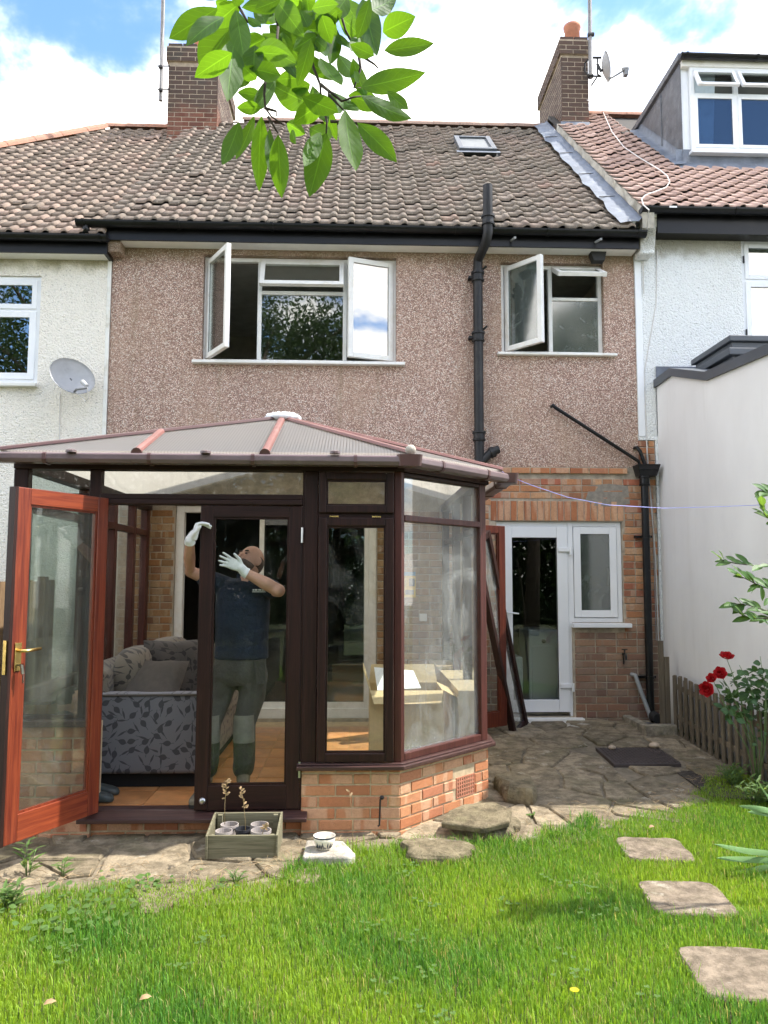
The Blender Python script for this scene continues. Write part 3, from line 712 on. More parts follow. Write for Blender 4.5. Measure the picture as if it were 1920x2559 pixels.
room(H, XL+.1, .95, YF+.26, YF+3.4, 3.0, 5.35, name='bedroom'); room(H, 1.1, XR-.1, YF+.26, YF+2.6, 3.0, 5.35, name='bathroom')
# ---- eaves
add('soffit', MB().box(XL+.12, XR-.02, 8.02, YF+.02, 5.24, 5.26), 'soffit_paint', H)
add('fascia', MB().box(XL-.02, XR-.01, 7.995, 8.018, 5.235, 5.425), 'black_plastic', H)
gutter(H, [(XL-.28, 7.93, 5.40), (XR+.02, 7.93, 5.39)], 'black_plastic', .06)
add('eaves_bracket', MB().prism([(2.55, 8.19, 5.24), (2.72, 8.19, 5.24), (2.70, 8.19, 5.14), (2.58, 8.19, 5.14)], (0, -.10, 0)), 'rubber_black', H)
for px in (1278, 1490): add('overflow_pipe', MB().tube([(X(px, 600, 7.97), 8.0, 5.30), (X(px, 600, 7.97)+.02, 7.86, 5.275)], .013, 8), 'pipe_grey', H)
# ---- roof
roof = add('roof', MB().prism([(XL+.01, 7.95, 5.40), (XR-.01, 7.95, 5.40), (XR-.01, RY, 5.40+(RY-7.95)*TP), (XL+.01, RY, 5.40+(RY-7.95)*TP)], (0, 0, -.04)).prism(
    [(XL+.01, RY, 5.40+(RY-7.95)*TP), (XR-.01, RY, 5.40+(RY-7.95)*TP), (XR-.01, RY+3, 5.40+(RY-10.95)*TP), (XL+.01, RY+3, 5.40+(RY-10.95)*TP)], (0, 0, -.04)), 'roof_felt', H)
SL = (RY-7.95)/math.cos(PIT); NR = 26; GA = SL/NR; TW = (XR-.06-XL)/30
tm = tile_mesh('tile', TW, GA, .024, 'tile_old')
vx = (X(1139, 370, 10.8), X(1230, 370, 10.8))
def keep_main(x, y):
    if vx[0]-.02 < x < vx[1]+.02 and 10.40 < y < 11.10: return False
    return True
lay_tiles(roof, tm, XL-.02, 30, TW, 7.93, 5.405, PIT, NR, GA, keep_main)
ridge_run(roof, (XL+.8, RY, 5.40+(RY-7.95)*TP+.03), (XR-.12, RY, 5.40+(RY-7.95)*TP+.03), 11, .13, 'tile_ridge')
# verge lead on the right
mb = MB(); k = 26; vs = []
for i in range(k+1):
    v = i/k; y = 7.93+(RY-7.93)*v; z = 5.415+(y-7.95)*TP
    e = .018*math.sin(i*2.1)+.012*math.sin(i*5.3)
    for x, dz in ((XR-.245+e, .082+.006*math.sin(i*3.7)), (XR-.15, .098), (XR-.045, .10), (XR-.016, .135), (XR-.014, .13)): vs.append((x, y-dz*.4, z+dz))
mb.add(vs, [(i*5+j, i*5+j+1, i*5+j+6, i*5+j+5) for i in range(k) for j in range(4)])
fl = add('lead_flashing', mb, 'lead', roof, smooth=True)
for v in (.18, .38, .6, .8):
    y = 7.93+(RY-7.93)*v; z = 5.415+(y-7.95)*TP
    add('lead_seam', MB().tube([(XR-.24, y-.05, z+.09), (XR-.10, y-.04, z+.105), (XR-.01, y-.01, z+.12)], .007, 6), 'lead_dark', fl)
# roof window
def onroof(x, y, n): return Vector((x, y-n*math.sin(PIT), 5.405+(y-7.95)*TP+n*math.cos(PIT)))
Mr = Matrix.Translation(onroof(vx[0], 10.46, .03)) @ Matrix.Rotation(PIT-R_(90), 4, 'X')
wv, hv = vx[1]-vx[0], .62/math.cos(PIT)
rw = add('roof_window', MB(Mr).frame(0, wv, 0, hv, -.085, .02, .07, .06, .10), 'slate_grey_metal', roof, bevel=.006)
add('pane', MB(Mr).box(.06, wv-.06, -.055, -.045, .09, hv-.05), 'dusty_glass', rw)
add('blind', MB(Mr).box(.06, wv-.06, -.02, -.015, .09, hv-.05), 'interior_dark', rw)
add('apron', MB(Mr).box(-.04, wv+.04, -.05, -.045, -.09, .0), 'lead', rw)
# ---- chimney on the left party wall
def chimney(parent, x0, x1, y0, y1, zb, zt, side, pots, name='chimney'):
    ch = add(name, MB().box(x0+.004, x1-.004, y0+.004, y1, zb-.8, zt-.16).box(x0-.028, x1+.028, y0-.028, y1+.02, zt-.30, zt-.06), 'mortar_chimney', parent)
    w = x1-x0; bl = .205; rows = int((zt-.30-zb)/.0755)
    brick_run(ch, (x0, y0+.004, 0), 0, w, zb-.302, rows+4, 'brick_chimney', pr=.004)
    if side > 0: brick_run(ch, (x1-.004, y0, 0), R_(90), y1-y0, zb-.302, rows+4, 'brick_chimney', pr=.003, jt=.013, bh=.0625)
    else: brick_run(ch, (x0+.004, y1, 0), R_(-90), y1-y0, zb-.302, rows+4, 'brick_chimney', pr=.003, jt=.013, bh=.0625)
    brick_run(ch, (x0-.03, y0-.026, 0), 0, w+.06, zt-.30, 3, 'brick_chimney'); brick_run(ch, (x0-.008, y0-.004+.002, 0), 0, w+.016, zt-.072, 1, 'brick_chimney', pr=.02)
    if side > 0: brick_run(ch, (x1+.026, y0-.03, 0), R_(90), y1-y0, zt-.30, 3, 'brick_chimney')
    else: brick_run(ch, (x0-.026, y1, 0), R_(-90), y1-y0+.03, zt-.30, 3, 'brick_chimney')
    add('flaunching', MB().loft([(((x0+x1)/2, (y0+y1)/2, zt-.07), (w/2-.01, 0, 0), (0, (y1-y0)/2, 0), 8), (((x0+x1)/2, (y0+y1)/2, zt+.03), (w/2-.10, 0, 0), (0, (y1-y0)/2-.1, 0), 4)], n=24), 'cement', ch)
    for (px, py, h) in pots:
        add('chimney_pot', MB().lathe([(.125, zt-.05), (.118, zt+h*.8), (.135, zt+h*.86), (.14, zt+h), (.115, zt+h), (.10, zt+h*.5)], (px, py, 0), 22), 'terracotta', ch, smooth=True)
    return ch
CZ = Z(480, 343, 11.4)
ch = chimney(H, X(418, 300, 11.4), X(543, 300, 11.4), 11.4, 12.9, CZ-.04, Z(480, 110, 11.4), 1, [(-2.53, 11.75, .30), (-2.53, 12.4, .30)])
add('mortar_fillet', MB().prism([(X(543, 300, 11.4), 11.38, CZ-.05), (X(543, 300, 11.4)+.12, 11.38, CZ-.02), (X(543, 300, 11.4), 11.38, CZ+.17)], (0, .7, .3)), 'cement', ch)
# ---- soil pipe
def pipe(parent, pts, r, mat, name, collars=(), n=14):
    p = add(name, MB().tube(pts, r, n), mat, parent, smooth=False); smooth_angle(p, 45)
    for c in collars:
        c = Vector(c); q = MB().lathe([(r+.002, -.055), (r+.016, -.052), (r+.018, -.035), (r+.010, -.030), (r+.010, .025), (r+.022, .030), (r+.022, .052), (r+.003, .056)], c, 18)
        add('collar', q, mat, p)
    return p
sx = X(1196, 900, YF-.09); sy = YF-.09
zc = [Z(1196, y, sy) for y in (692, 842, 1090)]
sp = pipe(H, [(sx, sy, Z(1190, 1190, sy)), (sx, sy, Z(1196, 680, sy)), (sx+.003, sy-.015, Z(1200, 650, sy)), (sx+.05, 7.88, Z(1205, 610, 7.9)), (sx+.07, 7.84, Z(1210, 580, 7.85)), (sx+.072, 7.84, Z(1210, 465, 7.85))], .052, 'black_iron', 'soil_pipe', [(sx, sy, z) for z in zc]+[(sx+.072, 7.84, Z(1210, 552, 7.85))])
for z in zc[:2]: add('pipe_clip', MB().box(sx-.10, sx-.05, sy+.0, YF-.005, z-.012, z+.012).tube([(sx+.05, sy, z+.08), (sx+.095, sy-.02, z+.115)], .012, 6), 'black_iron', sp)
zy = Z(1196, 1150, sy)
br = pipe(sp, [(sx+.01, sy, zy+.02-.06), (sx+.09, sy, zy+.09-.04), (sx+.13, sy, zy+.12-.03), (sx+.21, sy+.01, zy+.15-.03)], .045, 'black_iron', 'branch')
add('collar', MB().tube([(sx+.12, sy, zy+.075), (sx+.16, sy+.002, zy+.095)], .06, 14), 'black_iron', br)
add('collar', MB().lathe([(.053, -.06), (.072, -.05), (.072, .05), (.053, .06)], (sx, sy, Z(1196, 1185, sy)), 18), 'black_iron', sp)
# ---- waste pipe, hopper and downpipe
hx0, hx1 = X(1588, 1180, YF-.1), X(1645, 1180, YF-.1); hzt, hzb = Z(1610, 1162, YF-.1), Z(1610, 1190, YF-.1)
mb = MB(); xc = (hx0+hx1)/2; yh = YF-.09
A = [(hx0, yh-.09, hzt), (hx1, yh-.09, hzt), (hx1, YF-.01, hzt), (hx0, YF-.01, hzt)]; B = [(hx0+.03, yh-.06, hzb), (hx1-.03, yh-.06, hzb), (hx1-.03, YF-.02, hzb), (hx0+.03, YF-.02, hzb)]
C = [(a*.94+xc*.06, b+.006 if b < yh else b-.006, hzt) for a, b, c in A]; D = [(xc+(a-xc)*.9, b, hzt-.06) for a, b, c in C]
mb.add(A+B+C+D, [(0,1,5,4), (1,2,6,5), (2,3,7,6), (3,0,4,7), (4,5,6,7), (0,8,9,1), (1,9,10,2), (2,10,11,3), (3,11,8,0), (8,12,13,9), (9,13,14,10), (10,14,15,11), (11,15,12,8), (12,15,14,13)])
hp = add('hopper', mb, 'black_plastic', H, bevel=.004)
dx = X(1612, 1250, yh)
dp = pipe(H, [(dx, yh, hzb+.01), (dx, yh, .30), (dx, yh-.02, .22), (dx+.005, yh-.10, .185)], .040, 'black_plastic', 'downpipe', [(dx, yh, hzb-.05)])
for z in (Z(1610, 1342, YF), .62): add('pipe_clip', MB().lathe([(.0405, -.014), (.047, -.014), (.047, .014), (.0405, .014)], (dx, yh, z), 16).box(dx-.10, dx+.08, yh+.03, YF-.004, z-.012, z+.012), 'black_plastic', dp)
pipe(H, [(X(1379, 1016, YF), YF, Z(1379, 1016, YF)), (X(1379, 1016, YF)+.0, YF-.06, Z(1379, 1016, YF)), (X(1385, 1022, YF), YF-.06, Z(1385, 1022, YF)), (X(1590, 1155, YF), YF-.07, Z(1590, 1155, YF)), (hx0+.07, YF-.07, hzt-.02)], .019, 'black_plastic', 'waste_pipe')
pipe(H, [(X(1586, 1120, YF), YF, Z(1586, 1120, YF)), (X(1588, 1120, YF), YF-.05, Z(1588, 1120, YF)), (X(1595, 1128, YF), YF-.06, Z(1596, 1130, YF)), (hx0+.13, YF-.07, hzt-.02)], .020, 'black_plastic', 'waste_pipe')
pipe(H, [(X(1578, 1685, YF), YF, Z(1578, 1685, YF)), (X(1584, 1690, YF), YF-.05, Z(1584, 1686, YF)), (X(1588, 1700, YF), YF-.07, Z(1588, 1703, YF)), (X(1618, 1785, YF)-.01, YF-.13, .20)], .022, 'pipe_grey', 'waste_pipe')
tz = Z(1557, 1635, YF); tx = X(1557, 1635, YF)
add('garden_tap', MB().tube([(tx, YF, tz), (tx, YF-.09, tz), (tx, YF-.10, tz-.05)], .011, 8).tube([(tx, YF-.055, tz), (tx, YF-.055, tz+.05)], .008, 8).box(tx-.03, tx+.03, YF-.062, YF-.048, tz+.05, tz+.062).tube([(tx, YF-.02, tz), (tx, YF-.02, tz-.10)], .008, 8), 'black_iron', H)
add('cable', MB().tube([(X(1640, 600, YF), YF-.02, 5.3), (X(1637, 700, YF), YF-.012, 4.7), (3.14, YF-.012, 3.9), (3.15, YF-.012, 3.0), (3.205, YF-.02, 1.9), (3.215, YF-.02, .9)], .007, 6), 'cable_white', H)
add('cable', MB().tube([(3.14, YF-.02, 3.0), (3.19, YF-.02, 2.4), (3.19, YF-.02, 1.0)], .005, 6), 'cable_grey', H)
# ---- patio door inside the conservatory
mb = MB().frame(pd[0]+.003, pd[1]-.003, pd[2], pd[3]-.003, YF+.03, YF+.12, .085, .07, .10)
PD = add('patio_door', mb, 'upvc_old', H, bevel=.004); tag(PD, 'white framed sliding patio door behind the conservatory')
mb = MB().frame(-1.05, pd[1]-.09, pd[2]+.10, pd[3]-.075, YF+.085, YF+.115, .05, .05, .06)
add('sliding_leaf', mb, 'upvc_old', PD, bevel=.003); add('pane', MB().box(-1.0, pd[1]-.14, YF+.097, YF+.103, pd[2]+.16, pd[3]-.12), 'glass_door', PD)
mb = MB().frame(-.50, pd[1]-.088, pd[2]+.10, pd[3]-.075, YF+.045, YF+.075, .045, .05, .06)
add('sliding_leaf', mb, 'upvc_old', PD, bevel=.003); add('pane', MB().box(-.46, pd[1]-.13, YF+.057, YF+.063, pd[2]+.15, pd[3]-.12), 'glass_door', PD)
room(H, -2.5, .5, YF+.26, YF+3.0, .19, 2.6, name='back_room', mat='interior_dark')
# ================================================================== left neighbour
L = thing('terraced_house', (-4.6, YF, 0), 'cream roughcast house at the left with a hipped roof', 'house', 'houses of the terrace')
wl = (-5.2, X(100, 820, YF), Z(50, 960, YF), Z(50, 690, YF))
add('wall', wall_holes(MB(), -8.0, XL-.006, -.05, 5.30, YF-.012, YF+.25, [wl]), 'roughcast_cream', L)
add('party_strip', MB().box(XL-.045, XL-.002, YF-.022, YF-.0125, 2.0, 5.08), 'paint_white', L, bevel=.004)
yl = YF+.01; xr = wl[1]
mb = MB().frame(wl[0]+.002, xr-.002, wl[2]+.002, wl[3]-.002, yl, yl+.07, .06, .055, .07); zt = Z(40, 774, YF)
mb.box(wl[0]+.06, xr-.06, yl+.003, yl+.066, zt-.025, zt+.025)
WL = add('window', mb, 'paint_white_clean', L, bevel=.004)
casement(WL, xr-1.0, xr-.045, wl[2]+.055, zt-.012, yl-.012, .07, 'paint_white_clean', 'glass_mirror')
casement(WL, xr-1.0, xr-.045, zt+.012, wl[3]-.045, yl-.012, .055, 'paint_white_clean', 'glass_mirror', name='top_light')
add('sill', MB().box(wl[0]-.05, xr+.012, YF-.085, yl+.05, wl[2]-.04, wl[2]-.001), 'paint_white', WL, bevel=.006)
room(L, -5.4, -3.0, YF+.26, YF+3, 3.1, 5.1, name='bedroom')
zl = 5.40-.155
add('soffit', MB().box(-8, XL-.012, 8.02, YF+.0, zl-.16, zl-.14), 'soffit_paint', L)
add('fascia', MB().box(-8, XL-.006, 7.995, 8.018, zl-.165, zl+.02), 'black_plastic', L)
add('fascia_end', MB().box(XL-.03, XL+.005, 7.99, YF-.0005, zl-.17, zl+.06), 'black_plastic', L)
gutter(L, [(-8, 7.93, zl), (XL+.01, 7.93, zl-.005)], 'black_plastic', .06)
gx = XL-.20
add('outlet_pipe', MB().tube([(gx, 7.93, 5.37), (gx, 7.93, zl+.02)], .038, 12), 'black_plastic', L, smooth=True)
add('wall_return', MB().box(XL-.01, XL+.13, 8.03, YF-.001, 5.12, 5.39), 'pebbledash', H)
HX = -4.03
rl = add('roof', MB().prism([(-8.03, 7.95, zl), (XL+.009, 7.95, zl), (XL+.009, RY, zl+(RY-7.95)*TP), (HX, RY, zl+(RY-7.95)*TP)], (0, 0, -.04)).prism(
    [(HX, RY, zl+(RY-7.95)*TP), (XL+.009, RY, zl+(RY-7.95)*TP), (XL+.009, RY+3, zl+(RY-10.95)*TP), (HX-3, RY+3, zl+(RY-10.95)*TP)], (0, 0, -.04)), 'roof_felt', L)
tml = tile_mesh('tile', TW, GA, .024, 'tile_old_left')
def keep_l(x, y): return x < XL+.02 and x > HX-(RY-y)+.1 and x > -893/1922*y-.45
lay_tiles(rl, tml, XL-.01-24*TW, 24, TW, 7.93, zl+.005, PIT, NR, GA, keep_l)
ridge_run(rl, (HX, RY, zl+(RY-7.95)*TP+.03), (XL-.1, RY, zl+(RY-7.95)*TP+.03), 4, .13, 'tile_ridge_left')
ridge_run(rl, (HX-2.2, RY-2.2, zl+(RY-2.2-7.95)*TP+.04), (HX, RY, zl+(RY-7.95)*TP+.04), 8, .13, 'tile_ridge_left')
# ================================================================== right neighbour
Rh = thing('terraced_house', (5, YF, 0), 'white roughcast house at the right with a lead-cheeked dormer', 'house', 'houses of the terrace')
wr = (X(1855, 720, YF), 5.6, Z(1880, 862, YF), Z(1880, 598, YF))
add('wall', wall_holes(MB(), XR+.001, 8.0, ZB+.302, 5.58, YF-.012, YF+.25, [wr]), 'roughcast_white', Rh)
add('lower_wall', MB().box(3.245, 8, YF-.01, YF+.25, -.05, ZB+.30), 'roughcast_white', Rh)
add('party_strip', MB().box(XR+.003, XR+.075, YF-.020, YF-.0125, 3.2, 5.17), 'paint_white_clean', Rh, bevel=.004)
add('corbel', MB().prism([(XR+.002, YF-.013, 5.18), (XR+.16, YF-.013, 5.18), (XR+.20, YF-.013, 5.60), (XR+.002, YF-.013, 5.60)], (0, -.20, 0)), 'roughcast_white', Rh, bevel=.02)
yl = YF+.02
mb = MB().frame(wr[0]+.002, wr[1], wr[2]+.002, wr[3]-.002, yl, yl+.07, .055, .055, .07); zt = Z(1900, 700, YF)
mb.box(wr[0]+.055, wr[1]-.055, yl+.003, yl+.066, zt-.03, zt+.03)
WR = add('window', mb, 'paint_white_clean', Rh, bevel=.004)
casement(WR, wr[0]+.045, wr[0]+.9, wr[2]+.06, zt-.015, yl-.012, .06, 'paint_white_clean', 'glass_mirror')
casement(WR, wr[0]+.045, wr[0]+.9, zt+.015, wr[3]-.045, yl-.012, .05, 'paint_white_clean', 'glass_mirror', name='top_light')
add('hinge', MB().box(wr[0]+.03, wr[0]+.04, yl-.02, yl-.001, zt+.20, zt+.28).box(wr[0]+.03, wr[0]+.04, yl-.02, yl-.001, wr[2]+.1, wr[2]+.18), 'black_iron', WR)
add('sill', MB().box(wr[0]-.05, wr[1]+.05, YF-.07, yl+.05, wr[2]-.05, wr[2]-.001), 'paint_white_clean', WR, bevel=.006)
room(Rh, 4.0, 6.5, YF+.26, YF+3, 3.1, 5.3, name='bedroom')
zr = 5.66
XV = XR+.03
add('fascia', MB().box(XR+.20, 8, 7.995, 8.018, 5.42, zr+.0), 'black_plastic', Rh)
add('soffit', MB().box(XR+.20, 8, 8.018, YF-.011, 5.43, 5.46), 'black_plastic', Rh)
gutter(Rh, [(XV-.02, 7.92, zr+.0), (8, 7.92, zr+.01)], 'black_plastic', .06)
add('maker_sticker', MB().prism([(X(1673, 513, 7.86), 7.8585, zr-.02), (X(1692, 512, 7.86), 7.8585, zr-.02), (X(1692, 512, 7.86), 7.8585, zr), (X(1673, 513, 7.86), 7.8585, zr)], (0, .001, 0)), 'paper', Rh)
rr = add('roof', MB().prism([(XV, 7.95, zr), (8, 7.95, zr), (8, RY, zr+(RY-7.95)*TP), (XV, RY, zr+(RY-7.95)*TP)], (0, 0, -.05)).prism(
   [(XV, RY, zr+(RY-7.95)*TP), (8, RY, zr+(RY-7.95)*TP), (8, RY+3, zr+(RY-10.95)*TP), (XV, RY+3, zr+(RY-10.95)*TP)], (0, 0, -.05)), 'roof_felt', Rh)
# cement verge
mb = MB(); k = 30; vs = []
for i in range(k+1):
    y = 7.90+(RY-.6-7.90)*i/k; z = zr+(y-7.95)*TP; e = .012*math.sin(i*1.7)+.01*math.sin(i*4.1)
    for x, dz in ((XV-.03+e*.3, -.20), (XV-.035+e, -.06), (XV-.02, .03+e), (XV+.10, .035+e*.6)): vs.append((x, y, z+dz))
mb.add(vs, [(i*4+j, i*4+4+j, i*4+5+j, i*4+1+j) for i in range(k) for j in range(3)])
mb.prism([(XV-.03, 7.899, zr-.235), (XV-.035, 7.899, zr-.09), (XV-.02, 7.899, zr-.01), (XV+.10, 7.899, zr-.01), (XV+.1, 7.899, zr-.235)], (0, .002, 0))
add('verge', mb, 'cement', Rh, smooth=False)
DY = 9.40; dX = X(1705, 300, DY)
tmr = tile_mesh('tile', TW, GA, .024, 'tile_new', .016)
def keep_r(x, y):
    if y > DY-.10 and x > dX-.12: return False
    if y > 11.25 and x < XV+.5: return False
    return x < 960/1922*y*1.05+.35
lay_tiles(rr, tmr, XV-.02, 18, TW, 7.92, zr+.008, PIT, NR, GA, keep_r)
ridge_run(rr, (3.55, RY, zr+(RY-7.95)*TP+.02), (8, RY, zr+(RY-7.95)*TP+.02), 11, .12, 'tile_ridge_left')
ch2 = chimney(Rh, X(1404, 250, 11.4), X(1472, 250, 11.4), 11.4, 12.85, Z(1440, 300, 11.4), Z(1440, 93, 11.4), -1, [(X(1431, 80, 11.6), 11.62, .34), (X(1431, 80, 11.6), 12.3, .3)])
add('lead_apron', MB().prism([(X(1402, 300, 11.38), 11.36, Z(1440, 318, 11.36)), (X(1475, 300, 11.38), 11.36, Z(1440, 318, 11.36)), (X(1475, 300, 11.38), 11.39, Z(1440, 304, 11.39)), (X(1402, 300, 11.38), 11.39, Z(1440, 304, 11.39))], (0, .008, .004)), 'lead', ch2)
mb = MB()
for i in range(8):
    x0 = X(1404, 250, 11.4)-.012; y = 11.42+i*.13; z = 8.50+i*.105
    mb.prism([(x0, y, z-.14), (x0, y+.13, z-.10), (x0, y+.02, z+.16)], (.006, 0, 0))
add('lead_flashing', mb, 'lead', ch2)
# dormer
DZ0 = Z(1720, 405, DY); DZ1 = Z(1720, 160, DY)
dm = add('dormer', MB().box(dX, 8, DY+.02, DY+2.2, DZ0-.25, DZ1+.02), 'paint_white_clean', Rh); tag(dm, 'flat-roofed dormer with dark lead sides')
yb = lambda z: 7.95+(z-zr)/TP
add('cheek', MB().prism([(dX-.012, DY-.005, DZ0-.12), (dX-.012, DY-.005, DZ1), (dX-.012, yb(DZ1)+.05, DZ1), ], (.01, 0, 0)), 'lead_dark', dm)
ys = DY+.62
add('lead_seam', MB().tube([(dX-.016, ys, zr+(ys-7.95)*TP+.02), (dX-.016, ys, DZ1-.0)], .012, 8), 'lead_dark', dm)
mb = MB(); k = 16; vs = []
for i in range(k+1):
    y = DY-.08+(yb(DZ1)-DY)*i/k; z = zr+(y-7.95)*TP; e = .02*math.sin(i*2.3)
    for x, dz in ((dX-.17+e, .055), (dX-.08, .062), (dX-.014, .075), (dX-.014, .16)): vs.append((x, y-dz*.4, z+dz))
mb.add(vs, [(i*4+j, i*4+j+1, i*4+j+5, i*4+j+4) for i in range(k) for j in range(3)]); add('lead_flashing', mb, 'lead', dm, smooth=True)
mb = MB(); k = 30; vs = []
for i in range(k+1):
    x = dX-.1+(8-dX)*i/k
    for dy, dz in ((-.17+.012*math.sin(i*2.9), .045), (-.05, .06), (-.004, .09), (-.003, .25)): vs.append((x, DY+dy, zr+(DY+dy-7.95)*TP+dz))
mb.add(vs, [(i*4+j, i*4+4+j, i*4+5+j, i*4+1+j) for i in range(k) for j in range(3)]); add('lead_apron', mb, 'lead', dm, smooth=True)
add('roof_slab', MB().box(dX-.05, 8, DY-.06, yb(DZ1)+.6, DZ1+.02, DZ1+.11), 'lead_dark', dm, bevel=.008)
add('gutter_board', MB().box(dX+.0, 8, DY-.05, DY+.018, DZ1-.065, DZ1+.018), 'paint_white', dm)
gutter(dm, [(dX-.03, DY-.115, DZ1+.045), (8, DY-.115, DZ1+.04)], 'black_plastic', .05)
wx0 = X(1725, 300, DY); wz0, wz1 = Z(1740, 381, DY), Z(1740, 164, DY)
mb = MB().frame(wx0, wx0+3.2, wz0, wz1-.04, DY-.035, DY+.015, .055); zt = Z(1760, 240, DY)
mx = X(1839, 300, DY)
mb.box(mx-.03, mx+.03, DY-.033, DY+.013, wz0+.055, wz1-.095); mb.box(wx0+.055, mx-.03, DY-.032, DY+.012, zt-.02, zt+.02); mb.box(mx+.03, wx0+3.1, DY-.032, DY+.012, zt-.02, zt+.02)
DW = add('dormer_window', mb, 'paint_white_clean', dm, bevel=.004)
def dsash(a, b):
    casement(DW, a, b, wz0+.05, zt-.012, DY-.045, .045, 'paint_white_clean', 'glass_dormer', dep=.04)
    casement(DW, a, b, zt+.012, wz1-.085, DY-.045, .045, 'paint_white_clean', 'glass_house', hinge_x(DY-.045, wz1-.085, -27), 'top_light', dep=.04)
dsash(wx0+.045, mx-.018); dsash(mx+.018, mx+.56)
add('sill', MB().box(wx0-.03, wx0+3.2, DY-.09, DY+.01, wz0-.045, wz0-.001), 'paint_white_clean', DW, bevel=.005)
add('curtain', MB().prism([(wx0+.08, DY+.019, wz0+.06), (wx0+.30, DY+.019, wz0+.06), (wx0+.36, DY+.019, wz1-.1), (wx0+.08, DY+.019, wz1-.1)], (0, -.003, 0)), 'curtain', DW)
add('room_dark', MB().box(wx0+.08, mx+.5, DY+.0185, DY+.0195, wz0+.06, wz1-.1), 'interior_dark', DW)  # dark sheet standing in for the unlit room behind the panes
# cable running down the new tiles
def on_r(px, py):
    d = ray(px, py); k = (zr+.115-TP*7.95-CAMP.z)/(d.z-TP*d.y); return CAMP+d*k
pts = [on_r(x, y) for x, y in ((1502, 268), (1530, 330), (1560, 368), (1600, 395), (1650, 425), (1668, 440), (1674, 455), (1665, 468), (1640, 478), (1612, 488), (1604, 498), (1608, 512), (1622, 524))]
add('roof_cable', MB().tube([(3.52, 11.2, 9.05)]+pts+[(3.13, 7.98, 5.40), (3.16, YF-.03, 5.30), (3.155, YF-.03, 4.8)], .0065, 6), 'cable_white', Rh)
# ================================================================== rear extension of the right neighbour
XE = 3.27
E_ = thing('house_extension', (XE, 6, 0), 'smooth white-rendered rear extension beyond the picket fence', 'extension')
pf = [(OX(a, b, XE).y, OX(a, b, XE).z) for a, b in ((1652, 950), (1680, 928), (1769, 938), (1920, 872))]; pf[0] = (YF-.013, pf[0][1]); pf.append((5.75, pf[-1][1]+(5.75-pf[-1][0])/(pf[-1][0]-pf[-2][0])*(pf[-1][1]-pf[-2][1])))
ze = [p[1] for p in pf]
poly = [(XE, pf[0][0], -.05)] + [(XE, y, z) for y, z in pf] + [(XE, 5.75, -.05)]
add('wall', MB().prism(poly, (.28, 0, 0)), 'smooth_render', E_)
add('front_wall', MB().box(XE+.282, 7.5, 5.75, 6.0, -.05, ze[3]-.1), 'smooth_render', E_)
mb = MB()
for (y0, z0), (y1, z1) in zip(pf[:-1], pf[1:]):
    mb.prism([(XE-.03, y0-.001, z0-.05), (XE-.03, y0-.001, z0+.035), (XE-.03, y1, z1+.035), (XE-.03, y1, z1-.05)], (.36, 0, 0))
add('coping', mb, 'slate_grey_metal', E_)
add('flat_roof', MB().box(XE+.29, 7.5, 6.01, YF-.02, 3.00, 3.1), 'lead_dark', E_)
add('flashing', MB().box(XE-.0, 5.0, YF-.03, YF-.014, 3.2, Z(1690, 918, YF)), 'lead', E_)
lan = MB(); ly1 = 8.05; lx = P(1737, 876, 8.05).x; qn = OX(1829, 864, lx); ly0 = qn.y; zl0 = (qn.z+P(1737, 876, 8.05).z)/2-.25
lan.box(lx, 6.0, ly0, ly1, 3.05, zl0+.05).box(lx-.05, 6.05, ly0-.05, ly1+.05, zl0+.051, zl0+.12).box(lx, 6.0, ly0, ly1, zl0+.121, zl0+.19).box(lx-.035, 6.03, ly0-.035, ly1+.035, zl0+.191, zl0+.25)
add('roof_lantern', lan, 'slate_grey_metal', E_, bevel=.008)
# ================================================================== conservatory
YC = 5.10; ZS = .46; ZH = 2.36                 # front plane, low sill, head of the frames
K = thing('conservatory', (-.9, YC, 0), 'brown timber conservatory with low brick wall and grey fluted roof', 'conservatory')
cx = lambda px, py=1500: X(px, py, YC)
XA, XB = -2.26, .284                            # front corners
C2 = Vector((.973, 5.789, 0))                   # second corner of the splayed right bay
# dwarf walls: mortar core, then bricks
def core_box(x0, x1, y0, y1, z0, z1, name='dwarf_wall'): return add(name, MB().box(x0, x1, y0, y1, z0, z1), 'mortar_buff', K)
xj = -.352                                       # right jamb of the doorway
xd = cx(243)                                       # left jamb
core = core_box(xj, XB, YC+.004, YC+.2, -.06, ZS-.045)
brick_run(core, (xj, YC+.004, 0), 0, XB-xj, -.035, 7, 'brick_orange', bh=.062, jt=.010, headers=.08)
d45 = Vector((1, 1, 0)).normalized(); n45 = Vector((1, -1, 0)).normalized(); Lf = (Vector((C2.x, C2.y, 0))-Vector((XB, YC, 0))).length
fc = [(XB, YC, -.06), (C2.x, C2.y, -.06), (C2.x-.2, C2.y+.08, -.06), (XB-.08, YC+.2, -.06)]
fc = [Vector(p)-Vector((n45.x*.004, n45.y*.004, 0)) for p in fc]
core2 = add('dwarf_wall', MB().prism(fc, (0, 0, ZS-.045+.06)), 'mortar_buff', K)
O45 = Vector((XB, YC, 0))-n45*.004
brick_run(core2, O45, R_(45), Lf, -.035, 7, 'brick_orange', bh=.062, jt=.010, holes=[(Lf*.60, Lf*.60+.225, .105, .255)], headers=.1, start=1)
def airbrick(O, ang, u, z, w, h, nx, nz):
    M = Matrix.Translation(O) @ Matrix.Rotation(ang, 4, 'Z'); mb = MB(M); pw, ph = w/nx, h/nz
    mb.box(u, u+w, .012, .02, z, z+h)
    for i in range(nx+1): mb.box(u+i*pw-.005, u+i*pw+.005, -.006, .012, z-.005, z+h+.005)
    for j in range(nz+1): mb.box(u-.005, u+w+.005, -.0055, .012, z+j*ph-.004, z+j*ph+.004)
    return mb
